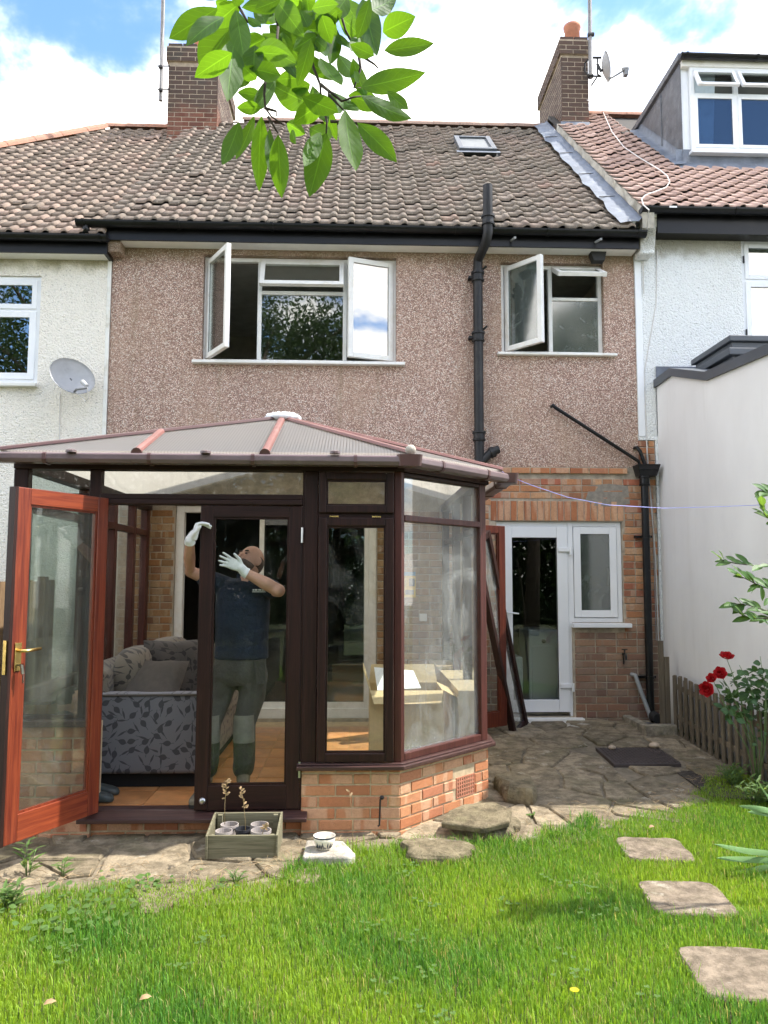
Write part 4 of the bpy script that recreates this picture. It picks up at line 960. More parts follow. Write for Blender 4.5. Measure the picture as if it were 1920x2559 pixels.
add('air_brick', airbrick(O45, R_(45), Lf*.60+.012, .115, .20, .132, 8, 5), 'terracotta', core2)
core3 = core_box(XA, xd, YC+.004, YC+.2, -.06, .70)
brick_run(core3, (XA, YC+.004, 0), 0, xd-XA, -.035, 10, 'brick_orange', bh=.0635, jt=.010, holes=[(.02, .245, -.04, .115)])
add('air_brick', airbrick(Vector((XA, YC+.004, 0)), 0, .03, -.02, .205, .128, 8, 5), 'terracotta', core3)
core4 = core_box(xd, xj, YC+.03, YC+.2, -.06, .11, 'threshold_wall')
brick_run(core4, (xd, YC+.03, 0), 0, xj-xd, -.035, 2, 'brick_orange', bh=.062, jt=.010)
add('dwarf_wall', MB().box(C2.x-.2, C2.x, C2.y+.1, YF, -.05, .80), 'mortar_buff', K)
add('dwarf_wall', MB().box(XA, XA+.2, YC+.21, YF, -.05, .80), 'brick_inside', K)
# sills
ns = lambda d: Vector((XB, YC, 0))+n45*d
def sill_poly(o): # outer offset o from the brick face, mitred at the 45 degree corner
    k = o*math.tan(R_(22.5))
    return [Vector((xj-.03, YC-o, 0)), Vector((XB+k, YC-o, 0)), Vector((C2.x, C2.y, 0))+n45*o+d45*(o*.414), Vector((C2.x+o, C2.y+.3, 0)), Vector((C2.x-.1, C2.y+.3, 0)), Vector((C2.x-.1, C2.y+.04, 0)), Vector((XB-.04, YC+.1, 0)), Vector((xj-.03, YC+.1, 0))]
mb = MB()
for o, z0, z1 in ((.055, ZS-.040, ZS-.012), (.035, ZS-.0119, ZS)):
    mb.prism([p+Vector((0, 0, z0)) for p in sill_poly(o)], (0, 0, z1-z0))
add('sill', mb, 'sillwood', K, bevel=.006)
add('sill', MB().box(XA-.03, xd, YC-.05, YC+.1, .70, .742), 'sillwood', K, bevel=.008)
mb = MB().prism([(xd-.06, YC-.075, .108), (xd-.06, YC-.075, .135), (xd-.06, YC+.02, .165), (xd-.06, YC+.13, .165), (xd-.06, YC+.13, .108)], (xj-xd+.10, 0, 0))
add('threshold', mb, 'sillwood', K, bevel=.006)
# posts and frames of the front
F0, F1 = YC-.002, YC+.07
def vbar(x0, x1, z0, z1, mat='darkwood_v', name='post'): return add(name, MB().box(x0, x1, F0, F1, z0, z1), mat, K, bevel=.006)
vbar(XA, cx(58), .742, ZH); vbar(cx(214), xd+.0, .742, ZH); vbar(xd+.0005, xd+.035, .165, 2.165)
xm0, xm1 = cx(754), cx(794)
vbar(xj, xm1, ZS, ZH, name='mullion'); add('door_jamb', MB().box(xj-.012, xj-.0005, F0+.004, F1, .166, ZH-.001), 'darkwood_v', K)
xc0 = cx(985); vbar(xc0, XB+.012, ZS, ZH, 'redwood_v')
add('head_beam', MB().box(XA, XB+.03, F0-.012, F1+.03, ZH, ZH+.075), 'darkwood_h', K, bevel=.005)
zt0, zt1 = 2.128, 2.20
add('transom', MB().box(cx(241), xj-.013, F0-.02, F1, zt0, zt0+.034).box(cx(241), xj-.013, F0-.006, F1, zt0+.0341, zt1), 'darkwood_h', K, bevel=.006)
add('transom', MB().box(cx(58), cx(214), F0+.002, F1, 2.15, zt1), 'darkwood_h', K, bevel=.005)
add('pane', MB().box(cx(241)-.01, xj-.01, YC+.03, YC+.036, zt1-.01, ZH+.01), 'glass_cons_mid', K)
add('pane', MB().box(cx(58)-.01, cx(214)+.01, YC+.03, YC+.036, zt1-.01, ZH+.01), 'glass_cons_mid', K)
add('pane', MB().box(cx(58)-.01, cx(214)+.01, YC+.03, YC+.036, .735, 2.16), 'glass_cons_mid', K)
add('bead', MB().frame(cx(58), cx(214), .742, 2.15, F0+.006, YC+.028, .028), 'darkwood_v', K)
# right-hand window of the front: fanlight sash over a tall sash
zA, zB_ = Z(890, 1284, YC), Z(890, 1293, YC)
xw0, xw1 = xm1+.001, xc0-.001
add('transom', MB().box(xw0, xw1, F0+.003, F1, zA-.001, zB_+.03), 'darkwood_h', K, bevel=.004) if False else add('transom', MB().box(xw0, xw1, F0+.003, F1, min(zA, zB_)-.03, max(zA, zB_)+.03), 'darkwood_h', K, bevel=.004)
def sash(name, x0, x1, z0, z1, w, gm):
    s = add(name, MB().frame(x0, x1, z0, z1, F0-.028, F0+.03, w), 'darkwood_v', K, bevel=.006)
    add('bead', MB().frame(x0+w-.001, x1-w+.001, z0+w-.001, z1-w+.001, F0-.012, F0+.018, .012), 'darkwood_h', s)
    add('pane', MB().box(x0+w-.004, x1-w+.004, F0+.005, F0+.011, z0+w-.004, z1-w+.004), gm, s); return s
sash('fanlight', xw0+.002, xw1-.002, zA+.004, ZH-.012, .05, 'glass_cons_mid')
sw = sash('sash_window', xw0+.002, xw1-.002, ZS+.008, zB_-.004, .055, 'glass_cons_mid')
for px in (834, 940): add('hinge', MB().box(cx(px)-.03, cx(px)+.03, F0-.033, F0-.029, zB_-.002, zB_+.008), 'brass', sw)
# splayed bay
M45 = Matrix.Translation((XB, YC, 0)) @ Matrix.Rotation(R_(45), 4, 'Z')
def bx45(name, u0, u1, z0, z1, mat, v0=0, v1=.07, par=K, bev=.006): return add(name, MB(M45).box(u0, u1, v0, v1, z0, z1), mat, par, bevel=bev)
bx45('post', .012, .045, ZS, ZH, 'redwood_v'); bx45('post', Lf-.075, Lf+.0, ZS, ZH, 'redwood_v')
zt = Z(1010, 1294, YC)+.0
bx45('transom', .0455, Lf-.0755, zt-.02, zt+.024, 'redwood_v', -.004); bx45('bottom_rail', .0455, Lf-.0755, ZS, ZS+.05, 'redwood_v', .002); bx45('top_rail', .0455, Lf-.0755, ZH-.03, ZH, 'darkwood_h', .002)
bx45('pane', .04, Lf-.07, ZS+.04, zt-.015, 'glass_hazy', .03, .036, bev=0); bx45('pane', .04, Lf-.07, zt+.02, ZH-.025, 'glass_hazy', .03, .036, bev=0)
bx45('head_beam', .03, Lf+.03, ZH+.0005, ZH+.075, 'darkwood_h', -.012, .09)
# right side towards the house
add('post', MB().box(C2.x-.07, C2.x, C2.y+.06, C2.y+.13, .80, ZH), 'darkwood_v', K, bevel=.005)
add('head_beam', MB().box(C2.x-.08, C2.x+.012, C2.y+.05, YF-.01, ZH, ZH+.075), 'darkwood_h', K)
for y in (6.55, 7.25, 8.12): add('post', MB().box(C2.x-.07, C2.x, y, y+.06, .80, ZH-.001), 'darkwood_v', K)
add('transom', MB().box(C2.x-.06, C2.x-.01, C2.y+.131, YF-.09, 2.0, 2.05), 'darkwood_v', K)
add('pane', MB().box(C2.x-.035, C2.x-.029, C2.y+.13, 7.25, .80, ZH), 'glass_cons_mid', K)
# left side: window frames seen from inside
LX0, LX1 = XA, XA+.07
add('head_beam', MB().box(LX0-.01, LX1+.02, YC+.105, YF-.01, ZH, ZH+.075), 'darkwood_h', K)
for y0, y1 in ((6.28, 6.35), (7.02, 7.10), (7.62, 7.70), (8.08, 8.19)): add('post', MB().box(LX0, LX1, y0, y1, .82, ZH-.001), 'redwood_v', K, bevel=.006)
zz = Z(280, 1312, 6.9)
for y0, y1 in ((5.18, 6.279), (6.351, 7.019), (7.101, 7.619), (7.701, 8.079)):
    add('transom', MB().box(LX0+.004, LX1, y0, y1, zz-.03, zz+.03), 'redwood_v', K, bevel=.005); add('bottom_rail', MB().box(LX0+.002, LX1+.002, y0, y1, .82, .90), 'redwood_v', K, bevel=.005)
    add('pane', MB().box(LX0+.03, LX0+.036, y0-.01, y1+.01, .89, zz-.02), 'glass_cons_mid', K); add('pane', MB().box(LX0+.03, LX0+.036, y0-.01, y1+.01, zz+.02, ZH), 'glass_cons_mid', K)
add('sill', MB().box(LX0, LX1+.15, YC+.21, YF, .80, .8195), 'sillwood', K)
# doors
def leaf(name, x0, x1, z0, z1, M, mv, mh, gm, label, st=.085, top=.075, bot=.14, dep=.045, y=YC-.005):
    d = add(name, MB(M).box(x0, x0+st, y, y+dep, z0, z1).box(x1-st, x1, y, y+dep, z0, z1), mv, K, bevel=.005); tag(d, label)
    add('top_rail', MB(M).box(x0+st, x1-st, y+.0015, y+dep-.0015, z1-top, z1), mh, d, bevel=.003); add('bottom_rail', MB(M).box(x0+st, x1-st, y+.0015, y+dep-.0015, z0, z0+bot), mh, d, bevel=.003)
    add('bead', MB(M).frame(x0+st-.001, x1-st+.001, z0+bot-.001, z1-top+.001, y+.010, y+dep-.010, .014), mv, d)
    add('pane', MB(M).box(x0+st-.002, x1-st+.002, y+dep/2-.003, y+dep/2+.003, z0+bot-.002, z1-top+.002), gm, d); return d
xs = cx(500)
Mc = hinge_z(xj-.015, YC+.02, 1.5)
dr = leaf('door', xs-.005, xj-.014, .172, 2.122, Mc, 'darkwood_v', 'darkwood_h', 'glass_cons', 'dark brown glazed door leaf standing closed', bot=.15)
for z in (1.93, .42): add('hinge', MB().tube([(xj-.013, YC-.014, z-.05), (xj-.013, YC-.014, z+.05)], .008, 8), 'steel', dr)
add('knob', MB(Mc).sphere((xs+.05, YC-.022, .235), .022, sc=(1, .7, 1)), 'steel', dr)
# open red leaf: hinged at the left jamb, swung out towards the garden
wl_ = .70; hx, hy = xd+.042, YC-.012
Mo = Matrix.Translation((hx, hy, 0)) @ Matrix.Rotation(R_(180+63.5), 4, 'Z')
dr2 = leaf('door', 0, wl_, .165, 2.165, Mo, 'mahogany_v', 'mahogany_rail', 'glass_red', 'bright red-brown glazed door leaf swung wide open', st=.09, top=.095, bot=.15, y=-.0225)
add('edge_strip', MB(Mo).box(wl_+.001, wl_+.022, -.026, .024, .165, 2.165), 'darkwood_v', dr2)
zh = 1.64-(1635-1448)/1922*4.5
# the face towards the camera is local +y
add('handle_plate', MB(Mo).box(wl_-.062, wl_-.018, .0226, .0295, zh-.085, zh+.075), 'brass', dr2, bevel=.002)
add('handle', MB(Mo).tube([(wl_-.04, .028, zh+.03), (wl_-.04, .07, zh+.03), (wl_-.06, .078, zh+.03), (wl_-.15, .078, zh+.035)], .0095, 10), 'brass', dr2, smooth=True)
add('lock_case', MB(Mo).box(wl_+.0225, wl_+.030, -.012, .012, zh-.10, zh+.09), 'brass', dr2)
add('key', MB(Mo).box(wl_-.042, wl_-.038, .03, .06, zh-.055, zh-.045).tube([(wl_-.04, .06, zh-.05), (wl_-.045, .064, zh-.10)], .01, 6).box(wl_-.05, wl_-.046, .058, .07, zh-.15, zh-.105), 'steel', dr2)
# side door standing open towards the house
Ms = Matrix.Translation((C2.x+.03, 7.30, 0)) @ Matrix.Rotation(R_(32), 4, 'Z')
leaf('side_door', 0, .53, .23, 2.17, Ms, 'mahogany_shaded', 'mahogany_shaded', 'glass_cons_mid', 'red-brown side door standing open by the kitchen door', y=-.02)
# roof
RA = Vector((-.60, 6.05, 2.90)); RB = Vector((-.60, YF-.02, 2.93)); ZE = 2.452; ov = .10
E0 = Vector((XA-.04, YC-ov-.02, ZE)); E1 = Vector((XB+.05, YC-ov-.02, ZE)); E2 = Vector((C2.x+.12, C2.y-.05, ZE)); E3 = Vector((C2.x+.12, YF-.02, ZE)); E4 = Vector((XA-.04, YF-.02, ZE))
cr = add('roof', MB().tube([RA-Vector((0, 0, .05)), RB-Vector((0, 0, .05))], .045, 8), 'darkwood_h', K)
def sheet(pts, across, name='roof_panel'):
    pts = [Vector(p) for p in pts]; nrm = (pts[1]-pts[0]).cross(pts[2]-pts[0]).normalized()
    if nrm.z < 0: nrm = -nrm
    mb = MB().prism(pts, -nrm*.016); me = mb.mesh(name); uv = me.uv_layers.new(name='UVMap'); ac = Vector(across).normalized()
    for lp in me.loops: uv.data[lp.index].uv = (me.vertices[lp.vertex_index].co.dot(ac), 0)
    me.materials.append(MATS['polycarbonate']); return add(name, me, None, cr)
bars_x = (-1.42, -.60)
def hipL(x): k = (x-RA.x)/(E0.x-RA.x); return RA+(E0-RA)*k
up = Vector((0, 0, .012))
sheet([E0+up, Vector((bars_x[0], E0.y, ZE))+up, hipL(bars_x[0])+up], (1, 0, 0))
sheet([Vector((bars_x[0], E0.y, ZE))+up, Vector((bars_x[1], E0.y, ZE))+up, RA+up, hipL(bars_x[0])+up], (1, 0, 0))
sheet([Vector((bars_x[1], E0.y, ZE))+up, E1+up, RA+up], (1, 0, 0))
sheet([E1+up, E2+up, RA+up], E2-E1); sheet([E2+up, E3+up, RB+up, RA+up], (0, 1, 0)); sheet([E4+up, E0+up, RA+up, RB+up], (0, 1, 0))
def bar(a, b, w=.028, mat='bar_rose', name='glazing_bar'):
    a, b = Vector(a), Vector(b); d = (b-a).normalized(); s = d.cross(Vector((0, 0, 1))).normalized(); n = s.cross(d).normalized()
    vs = []
    for q in (a, b):
        for u, h in ((-w, .012), (-w*.8, .030), (-w*.3, .036), (w*.3, .036), (w*.8, .030), (w, .012)): vs.append(q+s*u+n*h)
    return add(name, MB().add(vs, [(i, i+1, 7+i, 6+i) for i in range(5)]+[(5, 4, 3, 2, 1, 0), (6, 7, 8, 9, 10, 11), (0, 6, 11, 5)]), mat, cr)
bar((bars_x[0], E0.y-.03, ZE-.01), hipL(bars_x[0])); bar((bars_x[1], E0.y-.03, ZE-.01), RA)
bar(E0, RA, .022, 'gutter_brown', 'hip_bar'); bar(E1+Vector((.0, -.01, 0)), RA, .022, 'bar_rose', 'hip_bar'); bar(E2, RA, .040, 'bar_rose', 'hip_bar'); bar(RA, RB, .035, 'bar_rose', 'ridge_bar')
for p in ((bars_x[0], E0.y-.035, ZE-.005), (bars_x[1], E0.y-.035, ZE-.005)): add('end_cap', MB().tube([Vector(p), Vector(p)+Vector((0, -.012, -.004))], .036, 12), 'gutter_brown', cr)
add('end_cap', MB().sphere(E1+Vector((.01, -.02, .03)), .036), 'cement', cr, smooth=True)
add('lead_cap', MB().sphere(RA+Vector((0, .02, .02)), .125, 22, 12, (1.15, .9, .36), lambda d: 1+.10*math.sin(9*math.atan2(d.y, d.x))*(1-abs(d.z))+.06*math.sin(23*d.x)), 'paint_white_clean', cr, smooth=True)
for px, py in ((178, 1128), (514, 1131), (838, 1132)):
    d = ray(px, py); b_ = (RA.z-ZE)/(RA.y-E0.y); k = (ZE+.03-b_*E0.y-CAMP.z)/(d.z-b_*d.y); q = CAMP+d*k
    add('roof_button', MB().lathe([(.034, -.006), (.034, .008), (.024, .014), (.0, .016)], q, 12), 'gutter_rose', cr)
# square-line gutter with mitred corners
def sq_gutter(a, b, mat, name='gutter'):
    a, b = Vector(a), Vector(b); d = (b-a).normalized(); s = Vector((d.y, -d.x, 0)); prof = [(-.055, .012), (.040, .012), (.050, .002), (.052, -.030), (.036, -.052), (-.040, -.052), (-.055, -.03)]
    vs = [q+s*u+Vector((0, 0, h)) for q in (a, b) for u, h in prof]; n = len(prof)
    g = add(name, MB().add(vs, [(i, n+i, n+(i+1) % n, (i+1) % n) for i in range(n)]+[tuple(range(n)), tuple(range(2*n-1, n-1, -1))]), mat, K, bevel=.004)
    L_ = (b-a).length; m = max(1, round(L_/.62))
    for i in range(m):
        q = a+d*(L_*(i+.5)/m); vs = [q+d*e+s*u*1.1+Vector((0, 0, h*1.12)) for e in (-.011, .011) for u, h in prof]
        add('bracket', MB().add(vs, [(j, n+j, n+(j+1) % n, (j+1) % n) for j in range(n)]+[tuple(range(n)), tuple(range(2*n-1, n-1, -1))]), 'gutter_brown', g)
    return g
ZG = 2.43
sq_gutter((XA-.06, YC-.15, ZG), (XB+.03, YC-.15, ZG-.005), 'gutter_rose')
sq_gutter((XB+.075, YC-.13, ZG-.005), (C2.x+.13, C2.y-.075, ZG-.01), 'gutter_rose')
sq_gutter((C2.x+.17, C2.y-.03, ZG-.01), (C2.x+.17, YF-.1, ZG-.02), 'gutter_rose')
for q in ((XB+.052, YC-.145, ZG-.024), (C2.x+.152, C2.y-.055, ZG-.03)): add('gutter_corner', MB().loft([((q[0], q[1], q[2]-.036), (.075, 0, 0), (0, .06, 0), 5), ((q[0], q[1], q[2]+.038), (.085, 0, 0), (0, .068, 0), 5)], n=20), 'gutter_brown', K)
add('sealing_board', MB().box(XA, XB, YC-.10, YC-.006, ZH+.076, ZH+.084), 'darkwood_h', K)
# ---- floor
FZ = .165
fl_ = [(XA+.2, YC+.135, -.05), (XB-.03, YC+.135, -.05), (C2.x-.14, C2.y+.02, -.05), (C2.x-.14, YF, -.05), (XA+.2, YF, -.05)]
cf = struct(add('conservatory_floor', MB().prism(fl_, (0, 0, FZ+.044)), 'grout', None))
ft = []
for i in range(3):
    me = MB().box(0, .324, 0, .324, 0, .008).mesh('tile'); me.materials.append(MATS['floor_tile']); ft.append(me)
nx, ny = 9, 10
for i in range(nx):
    for j in range(ny):
        x, y = XA+.205+i*.332, YC+.14+j*.332
        if x+.324 > C2.x-.05 or y+.324 > YF: continue
        if x+.324-(XB-.03) > y-(YC+.135): continue
        add('floor_tile', random.choice(ft), None, cf, (x, y, FZ-.006+random.uniform(0, .001)))
# ---- sofa along the left side, its near arm towards the garden
S = thing('sofa', (-1.55, 6.5, FZ), 'grey leaf-patterned sofa inside the conservatory', 'sofa')
sx0, sx1, sy0, sy1 = -2.02, -1.08, 5.62, 7.70
def soft(name, x0, x1, y0, y1, z0, z1, mat, r=.05, seg=4, par=S): return add(name, MB().box(x0, x1, y0, y1, z0, z1), mat, par, bevel=r, seg=seg)
add('gap_shade', MB().box(sx0+.06, sx1-.06, sy0+.05, sy1-.05, FZ+.0, FZ+.10), 'void_black', S)  # solid black block standing in for the shadowed gap under the sofa
soft('arm', sx0+.02, sx1, sy0, sy0+.17, FZ+.10, FZ+.66, 'sofa_side', .03); soft('arm', sx0+.02, sx1, sy1-.17, sy1, FZ+.10, FZ+.66, 'sofa_side', .03)
soft('base', sx0+.02, sx1-.01, sy0+.171, sy1-.171, FZ+.10, FZ+.34, 'sofa_back', .02)
for a, b in ((sy0+.175, 6.55), (6.56, sy1-.175)): soft('seat_cushion', sx0+.22, sx1+.01, a, b, FZ+.342, FZ+.50, 'sofa_back', .05)
mb = MB().prism([(sx0, sy0+.06, FZ+.12), (sx0, sy0+.06, FZ+.82), (sx0+.09, sy0+.06, FZ+.86), (sx0+.22, sy0+.06, FZ+.80), (sx0+.26, sy0+.06, FZ+.12)], (0, sy1-sy0-.12, 0)); add('back', mb, 'sofa_back', S, bevel=.04, seg=4)
add('piping', MB().tube([(sx0+.05, sy0-.002, FZ+.648), (sx1-.02, sy0-.002, FZ+.652)], .008, 6), 'cushion_plain', S)
for a, b in ((sy0+.185, 6.5), (6.52, sy1-.18)):
    mb = MB().sphere((sx0+.32, (a+b)/2, FZ+.70), 1, 22, 14, (.15, (b-a)/2*1.04, .27), lambda d: 1/max(abs(d.x)**4+abs(d.y)**4+abs(d.z)**4, .01)**.25*.92); add('back_cushion', mb, 'sofa_back', S, smooth=True)
def cushion(lab, c, s, rx, rz, mat, piping=True):
    M = Matrix.Translation(c) @ Euler((R_(rx), 0, R_(rz))).to_matrix().to_4x4(); mb = MB(); n = 14; vs = []; fs = []
    for sg in (1, -1):
        for i in range(n+1):
            for j in range(n+1):
                u, v = 2*i/n-1, 2*j/n-1; k = max(0, (1-u**4)*(1-v**4))**.5; pin = 1-.10*(1-abs(u*v)**.6)*(abs(u)**6+abs(v)**6)
                vs.append((u*s*pin, sg*(s*.36*k+.008*math.sin(u*5+v*3+s*40)*k), v*s*pin))
    m = (n+1)**2
    for q in range(2):
        for i in range(n):
            for j in range(n):
                f = (q*m+i*(n+1)+j, q*m+(i+1)*(n+1)+j, q*m+(i+1)*(n+1)+j+1, q*m+i*(n+1)+j+1); fs.append(f if q == 0 else f[::-1])
    o = add('cushion', MB(M).add(vs, fs), mat, None, smooth=True); return tag(o, lab, 'cushion', 'cushions on the sofa')
cushion('dark leaf-patterned cushion standing against the sofa back', (-1.42, 6.15, .93), .24, -12, 18, 'cushion_leaf')
cushion('plain brown-grey cushion lying in front on the sofa arm', (-1.50, 5.84, .85), .22, -38, -8, 'cushion_plain')
cushion('plain grey cushion at the far end of the sofa', (-1.30, 7.0, .86), .22, -15, 30, 'cushion_plain')
# ---- cardboard box with paper
bx = thing('cardboard_box', (.42, 6.2, FZ), 'open tan cardboard box on the conservatory floor', 'box')
x0, x1, y0, y1, zt_ = .10, .66, 5.93, 6.40, .80; q = .006
mb = MB().box(x0, x1, y0, y0+q, FZ+.004, zt_).box(x0, x1, y1-q, y1, FZ+.004, zt_).box(x0, x0+q, y0+q, y1-q, FZ+.004, zt_).box(x1-q, x1, y0+q, y1-q, FZ+.004, zt_).box(x0, x1, y0+q, y1-q, FZ+.003, FZ+.012)
add('carton', mb, 'cardboard', bx)
def flap(p, d, o): return add('flap', MB().prism([p[0], p[1], Vector(p[1])+Vector(o[1]), Vector(p[0])+Vector(o[0])], d), 'cardboard', bx)
flap([Vector((x0, y0, zt_)), Vector((x1, y0, zt_))], (0, .005, 0), [(.03, -.13, -.08), (-.03, -.13, -.08)])
flap([Vector((x0, y1, zt_)), Vector((x1, y1, zt_))], (0, .005, 0), [(.02, .05, .14), (-.02, .05, .14)])
flap([Vector((x0, y0, zt_)), Vector((x0, y1, zt_))], (.005, 0, 0), [(-.05, .02, .15), (-.05, -.02, .16)])
flap([Vector((x1, y0, zt_)), Vector((x1, y1, zt_))], (.005, 0, 0), [(.11, .03, -.06), (.11, -.03, -.05)])
add('tape', MB().box(x1+.0005, x1+.0015, 6.12, 6.18, .55, zt_-.002), 'paint_white', bx)
tag(add('paper_sheet', MB().prism([(.16, 6.0, .79), (.50, 6.05, .80), (.46, 6.32, .90), (.14, 6.30, .93)], (0, .002, .004)), 'paper', None), 'white sheets of paper sticking out of the cardboard box', 'paper')
# ---- wall calendar inside
cal = thing('wall_calendar', (.30, YF-.02, 1.4), 'yellow and blue wall poster on the brick inside the bay', 'poster')
px0, px1 = .50, .62; z0, z1 = 1.45, 1.72
add('sheet', MB().box(px0, px1, YF-.016, YF-.012, z0, z1), 'poster_yellow', cal); add('header', MB().box(px0, px1, YF-.019, YF-.0165, z1-.04, z1), 'poster_blue', cal)
add('picture', MB().box(px0+.05, px1-.01, YF-.019, YF-.0165, z0+.12, z0+.20), 'poster_dark', cal); add('text_block', MB().box(px0+.01, px1-.02, YF-.019, YF-.0165, z0+.03, z0+.08), 'poster_dark', cal)
tag(add('light_switch', MB().box(.66, .74, YF-.03, YF-.008, 1.20, 1.28), 'upvc', None, bevel=.006), 'white square switch plate on the brick inside the bay', 'switch')
# ---- old sash leaning by the kitchen door
T_ = thing('loose_window_sash', (1.6, 7.9, .16), 'dark brown glazed sash leaning between conservatory and kitchen door', 'window sash')
Bc = Vector((1.735, 7.98, gz(7.98)+.012)); Tc = P(1219, 1325, 7.42); Ac = P(1263.6, 1747, 7.74)
ul = (Tc-Bc); us_ = (Ac-Bc); hl = ul.length; ul.normalize(); us_ = Vector((-.55, -.8, 0)); us_ = us_-ul*us_.dot(ul); wv_ = .36; us_.normalize(); nn = ul.cross(us_)
ML = Matrix((us_, nn, ul)).transposed().to_4x4(); ML.translation = Bc
add('frame', MB(ML).frame(0, wv_, 0, hl, -.03, .03, .058), 'darkwood_v', T_, bevel=.004); add('pane', MB(ML).box(.045, wv_-.045, 0, .005, .045, hl-.045), 'glass_hazy', T_)
# ================================================================== ground
ys_ = [-40, -12, -4, 0, 2, 3.5, 4.9, 5.7, 6.5, 7.3, 8.0, 8.3, 20, 40]; xs_ = [-40, -12, -6, -3, -1, 1, 3, 6, 12, 40]
vs = [(x, y, gz(y)-.03) for y in ys_ for x in xs_]; nx = len(xs_)
struct(add('ground', MB().add(vs, [(j*nx+i, j*nx+i+1, (j+1)*nx+i+1, (j+1)*nx+i) for j in range(len(ys_)-1) for i in range(nx-1)]), 'ground'))
EDGE = [(-160, 2250), (60, 2245), (130, 2228), (300, 2205), (480, 2212), (690, 2195), (760, 2150), (900, 2122), (1010, 2118), (1150, 2112), (1300, 2108), (1390, 2085), (1480, 2060), (1560, 2055), (1640, 2042), (1700, 2030), (1760, 1985), (1800, 1950), (1920, 1925), (2050, 1925)]
eg = sorted([(G(a, b).x, G(a, b).y) for a, b in EDGE]); ex = np.array([p[0] for p in eg]); ey = np.array([p[1] for p in eg])
def lawn_y(x): return np.interp(x, ex, ey)
# crazy paving: irregular stones between recessed joints
pv = [(x, float(lawn_y(x))-.25) for x in np.linspace(-3.2, 3.2, 30)]
top = [(x, y, gz(y)-.012) for x, y in pv]
n = len(pv); rows = [0, .15, .35, .6, .8, 1.0]; vs = []
for x, y in pv:
    for r in rows: yy = y+(YF-.001-y)*r; vs.append((x, yy, gz(yy)-.014))
k = len(rows)
PT = struct(add('patio', MB().add(vs, [(i*k+j, (i+1)*k+j, (i+1)*k+j+1, i*k+j+1) for i in range(n-1) for j in range(k-1)]), 'patio_joint'))
rs = random.Random(11); seeds = []
sx_, sy_ = .34, .27
yy = 4.0; r_ = 0
while yy < 8.3:
    xx = -3.3+(sx_/2 if r_ % 2 else 0)
    while xx < 3.3: seeds.append((xx+rs.uniform(-.17, .17), yy+rs.uniform(-.135, .135))); xx += sx_
    yy += sy_; r_ += 1
seeds = [q for q in seeds if rs.random() > .22]
def clip(poly, px, py, nx_, ny_):
    out = []; m = len(poly)
    for i in range(m):
        a, b = poly[i], poly[(i+1) % m]; da = (a[0]-px)*nx_+(a[1]-py)*ny_; db = (b[0]-px)*nx_+(b[1]-py)*ny_
        if da <= 0: out.append(a)
        if (da < 0 < db) or (db < 0 < da): q = da/(da-db); out.append((a[0]+(b[0]-a[0])*q, a[1]+(b[1]-a[1])*q))
    return out
for i, (sx, sy) in enumerate(seeds):
    if sy < lawn_y(sx)-.05 or sy > 8.25: continue
    if XA+.2 < sx < C2.x-.25 and sy > YC+.25 and not (sx > XB-.1 and sy < YC+.35+(sx-XB)): continue
    if sx > 2.62 and sy < 6.42: continue
    if rs.random() < .0: continue
    poly = [(sx-.5, sy-.5), (sx+.5, sy-.5), (sx+.5, sy+.5), (sx-.5, sy+.5)]
    for j, (tx_, ty_) in enumerate(seeds):
        if j == i or abs(tx_-sx) > 1.1 or abs(ty_-sy) > 1.1: continue
        dx_, dy_ = tx_-sx, ty_-sy; d = math.hypot(dx_, dy_); g_ = .010
        poly = clip(poly, (sx+tx_)/2-dx_/d*g_, (sy+ty_)/2-dy_/d*g_, dx_/d, dy_/d)
    poly = clip(poly, 0, YF-.02, 0, 1); poly = clip(poly, 3.10, 0, 1, 0)
    if 1.9 < sx < 3.0 and 6.2 < sy < 7.4:                     # cut round the drain cover
        if sx < 2.13: poly = clip(poly, 2.13, 0, 1, 0)
        elif sx > 2.76: poly = clip(poly, 2.76, 0, -1, 0)
        elif sy < 6.50: poly = clip(poly, 0, 6.50, 0, 1)
        elif sy > 7.07: poly = clip(poly, 0, 7.07, 0, -1)
        else: continue
    if len(poly) < 3: continue
    rough = []
    for a, b in zip(poly, poly[1:]+poly[:1]):
        L_ = math.hypot(b[0]-a[0], b[1]-a[1]); m = max(1, int(L_/.09))
        for q in range(m): rough.append((a[0]+(b[0]-a[0])*q/m+(rs.uniform(-.008, .008) if q else 0), a[1]+(b[1]-a[1])*q/m+(rs.uniform(-.008, .008) if q else 0)))
    cxm = sum(p[0] for p in rough)/len(rough); cym = sum(p[1] for p in rough)/len(rough)
    a_, b_ = rs.uniform(-.018, .018), rs.uniform(-.018, .018); h0 = rs.uniform(-.002, .012)
    def zf(p): return gz(p[1])+h0+a_*(p[0]-cxm)+b_*(p[1]-cym)
    ins = lambda p, s: (p[0]+(cxm-p[0])*s, p[1]+(cym-p[1])*s)
    m = len(rough); vs = []
    for p in rough: q = ins(p, .05); vs.append((q[0], q[1], zf(p)+rs.uniform(-.0015, .0015)))
    for p in rough: vs.append((p[0], p[1], zf(p)-.010))
    for p in rough: vs.append((p[0], p[1], zf(p)-.06))
    fs = [tuple(range(m))]+[(m+q, m+(q+1) % m, (q+1) % m, q) for q in range(m)]+[(2*m+q, 2*m+(q+1) % m, m+(q+1) % m, m+q) for q in range(m)]
    add('flagstone', MB().add(vs, fs), 'flagstone', PT)
